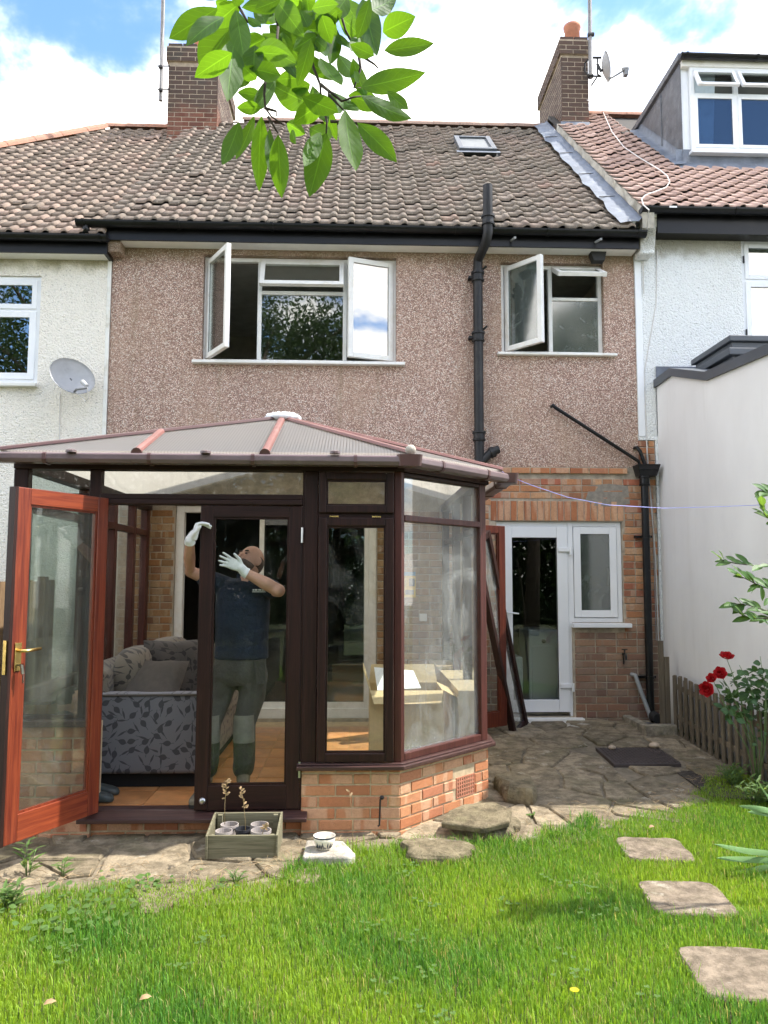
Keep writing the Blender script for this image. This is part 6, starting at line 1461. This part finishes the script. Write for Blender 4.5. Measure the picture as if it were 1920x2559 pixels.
# ------------------------------------------------------------------ weeds
def weed(loc, n, h, spread, lab, seed, leaf='leaf_weed', ls=.06, lw=.3, upright=1.0, name='weed', per=9):
    r = random.Random(seed); W = thing(name, loc, lab, 'weed'); loc = Vector(loc)
    for k in range(n):
        a = r.uniform(0, 6.28); top = loc+Vector((math.cos(a)*spread*r.random(), math.sin(a)*spread*r.random(), h*r.uniform(.6, 1))); b0 = loc+Vector((math.cos(a)*spread*.3*r.random(), math.sin(a)*spread*.3*r.random(), 0))
        mid = b0.lerp(top, .5)+Vector((0, 0, h*.08)); stem([b0, mid, top], .003, W)
        lv = []
        for i in range(per):
            q = (i+1)/per; p = b0.lerp(mid, q*2) if q < .5 else mid.lerp(top, q*2-1); an = i*2.4+r.uniform(-.3, .3)
            d = Vector((math.cos(an), math.sin(an), .5*upright+r.uniform(-.3, .3))).normalized(); s = ls*r.uniform(.7, 1.2)*(1-.35*q)
            leaf_obj('leaf', leaf, W, [leaf_mesh(p, p+d*s, s*lw, (0, -.3, 1), .2, .3, 5, .4)])
    return W
weed(G(70, 2190), 3, .20, .05, 'tall narrow-leaved weed at the left edge by the red door', 1, ls=.10, lw=.17)
weed(G(160, 2190), 2, .12, .04, 'smaller weed growing beside the tall narrow-leaved weed', 6, ls=.08, lw=.17)
weed(G(15, 2270), 6, .13, .09, 'bushy green weed in the left corner of the lawn', 2, ls=.09, lw=.25)
weed(G(1468, 1795, .16), 6, .12, .06, 'leafy green weed growing at the end of the kitchen doorstep', 3, ls=.06, lw=.8, per=5)
weed(G(590, 2205), 5, .07, .05, 'low spiky weed between the paving stones in front of the planter', 5, ls=.06, lw=.14, per=6)
weed(G(1830, 1960, .07), 12, .16, .16, 'dark green weeds crowding the foot of the picket fence', 7, ls=.08, lw=.22)
weed(G(1890, 2010, .04), 9, .20, .16, 'bushy dark weeds behind the strap-leaved plant', 17, ls=.09, lw=.25)
weed(G(1330, 2045, .01), 3, .03, .03, 'tiny yellow-green weed on the paving beside the flat stone', 8, ls=.04, lw=.6, per=4)
def creeping(px, py, lab, seed, n=40, sx=.16, sy=.10):
    r = random.Random(seed); c = G(px, py); W = thing('ground_ivy', c, lab, 'weed'); lv = []
    for _ in range(n):
        p = c+Vector((r.gauss(0, sx), r.gauss(0, sy), r.uniform(.01, .04))); a = r.uniform(0, 6.28); s = r.uniform(.02, .04)
        leaf_obj('leaf', 'leaf_weed', W, [leaf_mesh(p, p+Vector((math.cos(a), math.sin(a), r.uniform(-.2, .4)))*s, s*.95, (r.uniform(-.4, .4), -.3, 1), .1, .2, 5, .5)])
creeping(190, 2270, 'yellow-green creeping weed over bare earth at the left', 31, 60, .16, .10)
creeping(330, 2215, 'creeping weed along the paving edge at the left of the lawn', 32, 40, .18, .05)
creeping(130, 2320, 'sparse creeping weed nearest the viewer at the left', 33, 40, .12, .08)
# dead flower stalks in the planter
def stalk(lab, pts, seed, heads, leaf=None):
    r = random.Random(seed); W = thing('dried_plant', pts[0], lab, 'plant'); stem(pts, .0022, W, 'dead_stem')
    for _ in range(heads):
        k = r.uniform(.45, 1); i = k*(len(pts)-1); a = Vector(pts[int(min(i, len(pts)-2))]).lerp(Vector(pts[int(min(i, len(pts)-2))+1]), i-int(min(i, len(pts)-2)))
        d = Vector((r.uniform(-1, 1), r.uniform(-.6, .6), r.uniform(-.2, .8))).normalized()*r.uniform(.012, .035)
        leaf_obj('leaf', leaf or 'dead_leaf', W, [leaf_mesh(a, a+d, d.length*.45, (0, -1, .4), .2, .3, 4, .5)])
stalk('tall dried stalk with a pale seed head, the left one in the planter', [P(562, 2060, 4.68), P(562, 2010, 4.66), P(565, 1975, 4.64), P(566, 1950, 4.62)], 2, 22, 'dead_leaf')
stalk('dried stalk with withered leaves, the right one in the planter', [P(614, 2075, 4.66), P(612, 2035, 4.64), P(608, 1995, 4.64), P(602, 1972, 4.62)], 3, 20)
stalk('short withered shoots at the front right of the planter', [P(655, 2085, 4.60), P(660, 2072, 4.60), P(666, 2060, 4.60)], 4, 14)
stalk('single tall dry stem in front of the brick bay', [P(882, 2130, 4.62), P(882, 2060, 4.62), P(876, 2000, 4.64), P(873, 1975, 4.64)], 5, 2)
# fallen leaves and a dandelion
for i, (px, py, lab) in enumerate(((108, 2510, 'curled pale dead leaf in the grass at bottom left'), (348, 2498, 'brown dead leaf in the grass right of the curled pale one'), (1622, 2068, 'small dry leaf on the lawn behind the stepping stones'))):
    q = G(px, py, .045); tag(leaf_obj('dead_leaf', 'dead_leaf', None, [leaf_mesh(q, q+Vector((.042, .014, .012)), .022, (0, -.5, 1), .4, .6, 6, .5, .2)]), lab, 'leaf', 'fallen leaves on the lawn')
q = G(1436, 2476, .06); dd = thing('dandelion', (q.x, q.y, 0), 'single yellow dandelion flower in the lawn', 'flower')
leaf_obj('flower', 'petal_yellow', dd, [leaf_mesh(q, q+Vector((math.cos(a)*.02, math.sin(a)*.02, .006)), .008, (0, 0, 1), .1, .1, 3) for a in np.linspace(0, 6.1, 14)]); stem([(q.x, q.y, 0), tuple(q)], .002, dd)
# ------------------------------------------------------------------ lawn grass: real blades, one mass
rng = np.random.default_rng(3); N = 430000
yy = rng.uniform(1.9, 6.5, N); xx = rng.uniform(-3.3, 3.15, N)
keep = (np.abs(xx-.07*yy*.5) < .56*yy+.35)
def nz(x, y, s, o): return (np.sin(x*s*1.7+o+1.3*np.sin(y*s+o*2))+np.sin(y*s*2.1+o*3+1.7*np.sin(x*s*.9+o))+np.sin((x+y)*s*1.3+o*5))/3
ed = lawn_y(xx)+.05*nz(xx, yy, 9, 2.0)+.03*rng.standard_normal(N); keep &= yy < ed
keep &= ~((xx < -1.98+.12*nz(xx, yy, 5, 1)) & (yy > 3.85) & (rng.random(N) > .22))
for cx_, cy_, w_, d_, ro in STONES:
    c_, s_ = math.cos(R_(ro)), math.sin(R_(ro)); u_ = (xx-cx_)*c_+(yy-cy_)*s_; v_ = -(xx-cx_)*s_+(yy-cy_)*c_; keep &= ~((np.abs(u_) < w_/2-.014+.012*nz(xx, yy, 30, 1)) & (np.abs(v_) < d_/2-.014+.012*nz(xx, yy, 34, 3)))
xx, yy = xx[keep], yy[keep]; M_ = len(xx)
tuft = nz(xx, yy, 3.2, .7); t2 = nz(xx, yy, 8.0, 2.2); dens = np.clip(.5+.5*tuft+.3*t2, 0, 1)
edge_t = np.clip(1-(lawn_y(xx)-yy)/.35, 0, 1)*(xx > -.4)*(xx < 1.6)
hgt = .010+.015*rng.random(M_)+.036*dens**3*rng.random(M_)+.045*(rng.random(M_) < .035)*rng.random(M_)+.07*edge_t*rng.random(M_); lean = rng.uniform(.2, 1.1, M_); az = rng.uniform(0, 2*np.pi, M_)+1.2*t2
wd = rng.uniform(.0010, .0023, M_)*(1+.3*edge_t); dx = np.cos(az); dy = np.sin(az); px_ = -dy; py_ = dx
z0 = np.array([gz(v) for v in yy])-.03
def stackv(fr, ht, wf): return np.stack([xx+dx*hgt*lean*fr, yy+dy*hgt*lean*fr, z0+.03*min(1, ht*3)+hgt*ht], 1), wd*wf
b_, wb = stackv(0, 0, 1); m1, w1_ = stackv(.30, .55, .9); tp_, _ = stackv(.85, .95, 0)
V = np.empty((M_, 5, 3)); side = np.stack([px_, py_, np.zeros(M_)], 1)
V[:, 0] = b_-side*wb[:, None]; V[:, 1] = b_+side*wb[:, None]; V[:, 2] = m1+side*w1_[:, None]; V[:, 3] = m1-side*w1_[:, None]; V[:, 4] = tp_
me = bpy.data.meshes.new('grass'); me.vertices.add(M_*5); me.vertices.foreach_set('co', V.reshape(-1))
idx = np.arange(M_)[:, None]*5; q4 = idx+np.array([0, 1, 2, 3]); t3 = idx+np.array([3, 2, 4])
li = np.concatenate([q4, t3], 1).reshape(-1); me.loops.add(len(li)); me.loops.foreach_set('vertex_index', li.astype(np.int32))
ls = (np.arange(M_)[:, None]*7+np.array([0, 4])).reshape(-1); me.polygons.add(M_*2); me.polygons.foreach_set('loop_start', ls.astype(np.int32)); me.update(calc_edges=True)
ca = np.array([.23, .345, .032]); cb = np.array([.075, .21, .030]); cs = np.array([.38, .34, .14])
mixv = np.clip(.38+.6*tuft+.25*nz(xx, yy, 1.3, 4.0)+.35*rng.standard_normal(M_)*.5+.5*edge_t, 0, 1)[:, None]; col_ = ca*(1-mixv)+cb*mixv; col_ *= rng.uniform(.75, 1.3, M_)[:, None]
dry = rng.random(M_) < .05+.06*(t2 > .45); col_[dry] = cs*rng.uniform(.7, 1.2, dry.sum())[:, None]
cc4 = np.ones((M_, 5, 4)); cc4[:, :, :3] = col_[:, None, :]; at = me.color_attributes.new('col', 'FLOAT_COLOR', 'POINT'); at.data.foreach_set('color', cc4.reshape(-1))
me.materials.append(MATS['grass_blade']); stuff(add('grass', me, None), 'bright green lawn grass in front of the house', 'grass')
# straw and dry litter along the paving edge
r = random.Random(8); mb = MB()
for _ in range(420):
    x = r.uniform(-2.0, 2.9); y = float(lawn_y(x))+abs(r.gauss(0, .16)); a = r.uniform(0, 6.28); s = r.uniform(.03, .10); z = gz(y)+r.uniform(.012, .03)
    if y > YC-.03 and x < C2.x: continue
    mb.tube([(x, y, z), (x+math.cos(a)*s*.5, y+math.sin(a)*s*.5, z+r.uniform(0, .02)), (x+math.cos(a)*s, y+math.sin(a)*s, z+r.uniform(-.004, .012))], .0013, 3, False)
stuff(add('dry_litter', mb, 'dead_stem'), 'scattered dry stalks along the edge of the paving', 'litter')
# ------------------------------------------------------------------ trees at the end of the garden behind the viewer (mirrored in the panes)
def tree(loc, H_, R, seed, lab, mat='leaf_dark', nl=24000, ls=.17):
    r = random.Random(seed); TR = thing('garden_tree', loc, lab, 'tree', 'trees at the end of the garden'); loc = Vector(loc); top = loc+Vector((r.uniform(-.3, .3), r.uniform(-.3, .3), H_*.75))
    add('trunk', MB().tube([loc, loc+Vector((.1, .05, H_*.25)), loc+Vector((-.05, .1, H_*.5)), top], [.24, .19, .13, .05], 10), 'bark', TR, smooth=True); lobes = []
    for k in range(9):
        a = k*2.4+r.uniform(-.3, .3); h = H_*r.uniform(.38, .85); b = loc+Vector((0, 0, h*.8)); e = loc+Vector((math.cos(a)*R*r.uniform(.5, .85), math.sin(a)*R*r.uniform(.5, .85), h+r.uniform(.2, .9)))
        add('limb', MB().tube([b, b.lerp(e, .5)+Vector((0, 0, .2)), e], [.08, .05, .02], 7), 'bark', TR, smooth=True); lobes += [(e, R*r.uniform(.32, .5)), (b.lerp(e, .6), R*.3)]
    g = np.random.default_rng(seed); vs = []; 
    L_ = np.array([[*e, s] for e, s in lobes]); pick = g.integers(0, len(L_), nl); d = g.standard_normal((nl, 3)); d /= np.linalg.norm(d, axis=1)[:, None]
    p = L_[pick, :3]+d*(L_[pick, 3]*g.uniform(.35, 1.0, nl)**.6)[:, None]; u = g.standard_normal((nl, 3)); u /= np.linalg.norm(u, axis=1)[:, None]; v = np.cross(u, g.standard_normal((nl, 3))); v /= np.linalg.norm(v, axis=1)[:, None]; s = g.uniform(.6, 1.2, nl)[:, None]*ls
    V = np.stack([p-u*s*.5, p+v*s*.2, p+u*s*.5, p-v*s*.2], 1).reshape(-1, 3); me = bpy.data.meshes.new('crown'); me.from_pydata(V.tolist(), [], (np.arange(nl)[:, None]*4+np.arange(4)).tolist()); me.materials.append(MATS[mat]); me.uv_layers.new(name='UVMap')
    add('crown', me, None, TR)
tree((-3.0, -6.5, 0), 13.5, 3.9, 1, 'broad dark tree mirrored in the wide upstairs window'); tree((-9.3, -7.0, 0), 13.0, 3.8, 2, 'dark tree mirrored in the neighbour window at the left'); tree((5.2, -6.5, 0), 11.5, 3.4, 3, 'lower tree mirrored in the frosted upstairs window')
tree((-3.9, 6.3, 0), 2.6, .75, 6, 'small leafy tree behind the board fence at the left', 'leaf_shrub', 900, .12)

def hedge(x0, x1, y, lab, seed):
    r = random.Random(seed); HG = thing('tall_hedge', ((x0+x1)/2, y, 0), lab, 'hedge'); g = np.random.default_rng(seed); nl = 60000
    p = np.stack([g.uniform(x0, x1, nl), y+g.uniform(-.7, .7, nl), g.uniform(.05, 1, nl)*4.3*(1+.15*np.sin(g.uniform(x0, x1, nl)*1.7))], 1)
    u = g.standard_normal((nl, 3)); u /= np.linalg.norm(u, axis=1)[:, None]; v = np.cross(u, g.standard_normal((nl, 3))); v /= np.linalg.norm(v, axis=1)[:, None]; s = g.uniform(.16, .34, nl)[:, None]
    V = np.stack([p-u*s*.5, p+v*s*.22, p+u*s*.5, p-v*s*.22], 1).reshape(-1, 3); me = bpy.data.meshes.new('foliage'); me.from_pydata(V.tolist(), [], (np.arange(nl)[:, None]*4+np.arange(4)).tolist()); me.materials.append(MATS['leaf_dark']); me.uv_layers.new(name='UVMap'); add('foliage', me, None, HG)
    for k in range(8): x = x0+(x1-x0)*(k+.5)/8; add('stem', MB().tube([(x, y, 0), (x+r.uniform(-.2, .2), y, 2.4)], [.05, .02], 6), 'bark', HG)
hedge(-13, 13, -8.6, 'tall dark hedge closing the garden behind the viewer', 9)
# clover and plantain among the grass
r = random.Random(77); lv = []
for _ in range(28):
    y = r.uniform(2.9, 5.0); x = r.uniform(-.45*y, .42*y)
    if y > float(lawn_y(x))-.05 or any(abs(x-s[0]) < .26 and abs(y-s[1]) < .26 for s in STONES): continue
    n = r.randint(4, 9)
    for k in range(n):
        q = Vector((x+r.gauss(0, .03), y+r.gauss(0, .03), r.uniform(.015, .04)))
        for j in range(3): a = j*2.09+k; lv.append(leaf_mesh(q, q+Vector((math.cos(a)*.014, math.sin(a)*.014, .003)), .013, (0, -.2, 1), .1, .1, 3, .6))
stuff(leaf_obj('clover', 'leaf_weed', None, lv), 'small clover leaves scattered through the lawn', 'clover')
# ================================================================== people
def remesh(o, vox, it=6):
    md = o.modifiers.new('remesh', 'REMESH'); md.mode = 'VOXEL'; md.voxel_size = vox; md.use_smooth_shade = True
    sm = o.modifiers.new('smooth', 'SMOOTH'); sm.factor = .5; sm.iterations = it; return o
def limb(mb, pts, rad, n=14, flat=1.0):
    """tapered limb along a poly-line; rad per point"""
    pts = [Vector(p) for p in pts]; mb.tube(pts, rad, n)
    for p, r in zip(pts, rad): mb.sphere(p, r*.985, 12, 8)
    return mb
def torso(mb, rows):
    mb.loft([((x, y, z), (wx*math.cos(R_(tw)), wx*math.sin(R_(tw)), 0), (-wy*math.sin(R_(tw)), wy*math.cos(R_(tw)), 0), 2.5) for x, y, z, wx, wy, tw in rows], n=22); return mb
def hand_mesh(O, fy, pn, flex, thumb=1, spread=.12, scale=1.0):
    """palm centre O, finger direction fy, palm normal pn; flex = three joint angles (deg) towards the palm"""
    fy = Vector(fy).normalized(); pn = Vector(pn); pn = (pn-fy*pn.dot(fy)).normalized(); sx = fy.cross(pn)*thumb
    mb = MB(); S_ = scale; O = Vector(O)
    mb.loft([(O-fy*.062*S_, sx*.027*S_, pn*.019*S_, 2.4), (O-fy*.03*S_, sx*.036*S_, pn*.019*S_, 2.8), (O+fy*.012*S_, sx*.043*S_, pn*.018*S_, 3.0), (O+fy*.046*S_, sx*.043*S_, pn*.015*S_, 3.0)], n=16)
    for k, (off, ln) in enumerate(((.032, .070), (.011, .080), (-.011, .075), (-.031, .058))):
        d = (fy+sx*off*spread*28).normalized(); p = O+fy*.043*S_+sx*off*S_; pts = [p-d*.012, p]; ang = 0
        for a, f in zip(flex, (.42, .33, .27)):
            ang += a*(1+.10*k-.1); dd = d*math.cos(R_(ang))+pn*math.sin(R_(ang)); p = p+dd*ln*f*1.12*S_; pts.append(p)
        limb(mb, pts, [.0108*S_, .0105*S_, .0100*S_, .0092*S_, .0080*S_], 10)
    p = O-fy*.030*S_+sx*.033*S_; d1 = (sx*.75+fy*.62+pn*.30).normalized(); d2 = (sx*.35+fy*.85+pn*.45).normalized()
    limb(mb, [p-d1*.02, p+d1*.028*S_, p+d1*.030*S_+d2*.030*S_, p+d1*.032*S_+d2*.054*S_], [.016*S_, .0135*S_, .0115*S_, .009*S_], 10)
    return mb
def boot(parent, heel, toe_dir, mat, name='boot', L_=.29):
    f = Vector(toe_dir).normalized(); s = Vector((f.y, -f.x, 0)); h = Vector(heel); mb = MB()
    for q, w_, ht in ((0, .034, .085), (.25, .040, .10), (.5, .044, .085), (.75, .050, .058), (1.0, .034, .040)): pass
    mb.loft([(h+f*L_*q+Vector((0, 0, ht/2+.004)), s*w_, Vector((0, 0, ht/2)), 3.0) for q, w_, ht in ((-.02, .026, .07), (.06, .036, .09), (.25, .040, .105), (.45, .043, .095), (.65, .049, .07), (.85, .048, .058), (.97, .036, .05), (1.0, .022, .035))], n=16)
    mb.loft([(h+f*.07+Vector((0, 0, z)), s*a, f*b, 2.2) for z, a, b in ((.05, .040, .066), (.10, .043, .060), (.16, .047, .056), (.21, .050, .060), (.225, .052, .062))], n=16)
    o = remesh(add(name, mb, mat, parent), .007, 4)
    add('sole', MB().loft([(h+f*L_*.5+Vector((0, 0, z)), f*L_*.53, s*.049, 3.2) for z in (.001, .022)], n=20), 'rubber_black', o)
    for k in range(5): c = h+f*(.115+k*.022)+Vector((0, 0, .125-k*.013)); add('lace', MB().tube([c-s*.026, c+Vector((0, 0, .012)), c+s*.026], .0035, 5), 'dead_leaf', o)
    return o
MAN = thing('person', (-.88, 5.36, FZ), 'man in navy shirt and white gloves behind the closed door leaf', 'person')
ym = 5.37
hipc = Vector((X(603, 1640, ym), ym+.02, Z(603, 1640, ym)))
shR = Vector((X(552, 1462, ym), ym+.02, Z(552, 1462, ym))); shL = Vector((X(664, 1468, ym), ym+.0, Z(664, 1468, ym))); nk = Vector((X(616, 1444, ym), ym+.03, Z(620, 1440, ym)))
elR = Vector((-1.135, 5.29, Z(500, 1428, 5.29))); wrR = Vector((-1.098, 5.078, Z(500, 1350, 5.08)))
elL = Vector((X(697, 1476, 5.22), 5.22, Z(697, 1476, 5.22))); wrL = Vector((X(612, 1430, 5.185), 5.185, Z(612, 1430, 5.185)))
# head frame: face turned up and to the picture's left
hc = Vector((X(624, 1407, ym), ym+.03, Z(630, 1407, ym)))
hf = Vector((-.52, -.60, .56)).normalized(); hu = Vector((.30, .42, .86)); hu = (hu-hf*hu.dot(hf)).normalized(); hr = hf.cross(hu)
MH = Matrix((hr, hf, hu)).transposed().to_4x4(); MH.translation = hc
def skull(d):
    k = 1.0
    if d.z < -.1: k *= 1-.10*min(1, (-d.z-.1)*1.3)*(1-.6*max(0, d.y))
    if d.y > .5 and abs(d.z) < .25: k *= 1-.05*max(0, 1-abs(d.x)*2)           # eye line set back under the brow
    return k
body = MB()
body.sphere((0, 0, .015), 1, 26, 18, (.076, .098, .112), skull, MH)
body.loft([(MH @ Vector((0, .055, -.055)), hr*.045, hu*.035, 2.4), (MH @ Vector((0, .085, -.07)), hr*.036, hu*.030, 2.4), (MH @ Vector((0, .100, -.073)), hr*.022, hu*.022, 2.2)], n=14)   # jaw and chin
body.loft([(MH @ Vector((0, .085, .030)), hr*.012, hu*.006, 2), (MH @ Vector((0, .108, .000)), hr*.013, hu*.012, 2), (MH @ Vector((0, .116, -.014)), hr*.017, hu*.011, 2), (MH @ Vector((0, .095, -.026)), hr*.014, hu*.006, 2)], n=10)   # nose
for s in (-1, 1):
    body.sphere((s*.030, .083, .034), 1, 10, 6, (.026, .014, .009), None, MH)     # brow
    body.loft([(MH @ Vector((s*.074, -.002, .030)), hf*.018, hu*.010, 2), (MH @ Vector((s*.084, -.008, .012)), hf*.019, hu*.026, 2), (MH @ Vector((s*.080, -.004, -.012)), hf*.010, hu*.010, 2)], n=10)   # ear
limb(body, [MH @ Vector((0, -.03, -.06)), nk+Vector((0, .01, .02)), nk-Vector((0, 0, .05))], [.056, .058, .066])
limb(body, [shR, elR, elR.lerp(wrR, .45)+Vector((-.004, 0, 0)), wrR], [.052, .041, .040, .028])
limb(body, [shL, elL, elL.lerp(wrL, .4), wrL], [.052, .045, .045, .030])
remesh(add('body', body, 'skin', MAN), .007, 3)
# face details, beard and short hair
add('beard', MB(MH).sphere((0, .010, -.004), 1, 26, 18, (.0775, .0995, .108), lambda d: skull(d)*(1.012 if (d.z < -.22 and d.y > -.15) else .80)), 'beard', MAN, smooth=True)
add('beard', MB().loft([(MH @ Vector((0, .070, -.062)), hr*.042, hu*.034, 2.4), (MH @ Vector((0, .092, -.074)), hr*.034, hu*.027, 2.4), (MH @ Vector((0, .104, -.076)), hr*.020, hu*.019, 2.2)], n=14), 'beard', MAN, smooth=True)
add('hair', MB(MH).sphere((0, -.004, .012), 1, 26, 18, (.0778, .0992, .112), lambda d: skull(d)*(1.008 if (d.y < .12 and d.z < .50 and d.z > -.50) else .80)), 'hair_short', MAN, smooth=True)
for s in (-1, 1):
    add('eyebrow', MB(MH).sphere((s*.031, .095, .036), 1, 10, 6, (.022, .006, .005)), 'hair_dark', MAN); add('eye', MB(MH).sphere((s*.030, .090, .018), 1, 10, 6, (.013, .006, .0055)), 'eye_dark', MAN)
add('mouth', MB(MH).sphere((0, .107, -.048), 1, 10, 6, (.022, .006, .004)), 'beard', MAN)
# shirt: one continuous garment with short sleeves
sh = MB()
torso(sh, [(hipc.x, hipc.y, hipc.z-.02, .185, .125, 3), (hipc.x, hipc.y, hipc.z+.08, .182, .128, 3), (hipc.x+.005, ym, hipc.z+.20, .182, .125, 5), ((shR.x+shL.x)/2, ym, shR.z-.15, .190, .122, 6), ((shR.x+shL.x)/2, ym, shR.z-.05, .178, .105, 6), ((shR.x+shL.x)/2+.01, ym+.01, shR.z+.025, .125, .082, 6), (nk.x, nk.y, nk.z-.012, .068, .066, 6)])
limb(sh, [shR+Vector((.06, 0, -.03)), shR, shR.lerp(elR, .55)], [.082, .074, .063]); limb(sh, [shL+Vector((-.06, 0, -.03)), shL, shL.lerp(elL, .55)], [.082, .076, .066])
remesh(add('shirt', sh, 'shirt_navy', MAN), .011, 4)
add('collar', MB().loft([(nk-Vector((0, 0, .018)), (.076, 0, 0), (0, .074, 0), 2), (nk+Vector((0, 0, .018)), (.070, 0, 0), (0, .068, 0), 2)], cap=False, n=20), 'shirt_navy', MAN)
add('neck_opening', MB().prism([nk+Vector((-.036, -.083, -.0)), nk+Vector((.036, -.083, -.0)), nk+Vector((.0, -.115, -.085))], (0, .02, 0)), 'skin', MAN)
pr = Vector((X(647, 1476, 5.24), 5.235, Z(647, 1476, 5.24)))
for k, w_ in enumerate((.006, .010, .004, .009, .006, .010, .005)): add('chest_print', MB().box(pr.x-.040+k*.0125, pr.x-.040+k*.0125+w_, pr.y, pr.y+.02, pr.z, pr.z+.010), 'print_white', MAN)
add('chest_print', MB().box(pr.x-.042, pr.x+.045, pr.y, pr.y+.02, pr.z-.010, pr.z-.006), 'print_white', MAN)
# trousers, knee pads, boots
ftR = Vector((-1.005, 5.36, FZ)); ftL = Vector((-.765, 5.36, FZ)); knR = Vector((-.985, 5.31, FZ+.50)); knL = Vector((-.755, 5.32, FZ+.50))
tr_ = MB(); torso(tr_, [(hipc.x, hipc.y, hipc.z+.02, .168, .112, 3), (hipc.x-.01, hipc.y, hipc.z-.06, .178, .122, 3), (hipc.x-.02, hipc.y, hipc.z-.14, .182, .12, 3), (hipc.x-.02, hipc.y, hipc.z-.19, .15, .10, 3)])
limb(tr_, [(hipc.x-.105, hipc.y, hipc.z-.12), (hipc.x-.15, hipc.y-.01, hipc.z-.28), knR, knR.lerp(ftR, .5)+Vector((0, .01, 0)), ftR+Vector((0, .01, .20))], [.098, .092, .076, .072, .070])
limb(tr_, [(hipc.x+.085, hipc.y, hipc.z-.12), (hipc.x+.075, hipc.y-.01, hipc.z-.28), knL, knL.lerp(ftL, .5)+Vector((.005, .01, 0)), ftL+Vector((0, .01, .20))], [.098, .092, .076, .074, .074])
remesh(add('trousers', tr_, 'trousers_grey', MAN), .011, 4)
for kn in (knR, knL): add('knee_pad', MB().loft([(kn+Vector((0, -.004, z)), (.072, 0, 0), (0, .082, 0), 2.4) for z in (-.11, -.05, .02, .07)], cap=False, n=20), 'kneepad', MAN, smooth=True)
add('pocket_flap', MB().prism([(hipc.x+.10, hipc.y-.115, hipc.z-.02), (hipc.x+.165, hipc.y-.085, hipc.z-.01), (hipc.x+.175, hipc.y-.075, hipc.z-.18), (hipc.x+.12, hipc.y-.11, hipc.z-.17)], (.004, -.012, 0)), 'trousers_grey', MAN)
boot(MAN, ftR+Vector((0, .07, 0)), (-.15, -1, 0), 'boot'); boot(MAN, ftL+Vector((0, .07, 0)), (.05, -1, 0), 'boot')
# gloved hands
g1 = hand_mesh((-1.055, 5.066, Z(500, 1326, 5.07)), (.25, -.04, 1), (1, .02, -.2), (70, 22, 8), -1, .10); limb(g1, [Vector((-1.07, 5.07, Z(500, 1335, 5.07))), wrR], [.030, .033])
remesh(add('glove', g1, 'glove', MAN), .0042, 3)
g2c = Vector((X(588, 1412, 5.165), 5.165, Z(588, 1412, 5.165))); g2 = hand_mesh(g2c, (-.88, .0, .40), (-.15, -1, .0), (14, 16, 12), 1, .26, .90); limb(g2, [g2c+Vector((.04, .005, -.02)), wrL], [.031, .034])
remesh(add('glove', g2, 'glove', MAN), .0042, 3)
for w_, e in ((wrR, elR), (wrL, elL)):
    d = (e-w_).normalized(); a = d.orthogonal().normalized(); b = d.cross(a); add('glove_cuff', MB().loft([(w_-d*.012, a*.034, b*.034, 2), (w_+d*.022, a*.037, b*.037, 2)], cap=False, n=16), 'glove', MAN, smooth=True)
# second person, crouching low behind the open door: only a jeans leg and a clog show
P2 = thing('person', (-1.86, 5.44, FZ), 'crouching person mostly hidden behind the red door, in blue jeans and dark clogs', 'person')
yp = 5.43
b2 = MB(); limb(b2, [(-1.98, yp, .52), (-1.99, yp+.0, .62), (-1.96, yp, .70)], [.09, .09, .075]); limb(b2, [(-1.96, yp-.09, .70), (-1.95, yp-.10, .56), (-1.90, yp-.06, .50)], [.045, .038, .030]); limb(b2, [(-1.96, yp+.09, .70), (-1.95, yp+.10, .56), (-1.90, yp+.06, .50)], [.045, .038, .030])
b2.sphere((-1.955, yp, .79), .085, 16, 12, (1.05, .88, 1.15)); limb(b2, [(-1.96, yp, .70), (-1.955, yp, .76)], [.05, .05]); remesh(add('body', b2, 'skin', P2), .009, 3)
t_ = MB(); limb(t_, [(-1.985, yp, .44), (-1.985, yp, .58), (-1.965, yp, .695)], [.10, .10, .085]); limb(t_, [(-1.965, yp-.09, .70), (-1.955, yp-.10, .60)], [.058, .05]); limb(t_, [(-1.965, yp+.09, .70), (-1.955, yp+.10, .60)], [.058, .05]); remesh(add('jumper', t_, 'hair_dark', P2), .01, 4)
add('hair', MB().sphere((-1.965, yp, .805), .09, 16, 12, (1.0, .9, 1.05), lambda d: 1.0 if d.z > -.15 and d.x < .6 else .85), 'hair_dark', P2, smooth=True)
j2 = MB(); limb(j2, [(-1.99, yp, .42), (-1.98, yp-.05, .43)], [.115, .11]); 
for s in (-1, 1): limb(j2, [(-1.97, yp+s*.06, .42), (-1.87, yp+s*.075-.03, .50), (-1.84, yp+s*.07-.05, .40), (-1.845, yp+s*.07-.04, .25)], [.085, .068, .066, .060])
remesh(add('jeans', j2, 'jeans', P2), .01, 4)
def clog(c): return remesh(add('clog', MB().loft([((c[0]+x, c[1], FZ+h/2+.003), (0, w_, 0), (0, 0, h/2), 2.8) for x, w_, h in ((-.06, .030, .05), (.0, .042, .075), (.07, .046, .085), (.13, .050, .072), (.19, .050, .058), (.225, .040, .045), (.24, .02, .03))], n=18), 'clog', P2), .007, 4)
clog((-1.845, 5.30, 0)); clog((-1.86, 5.47, 0))
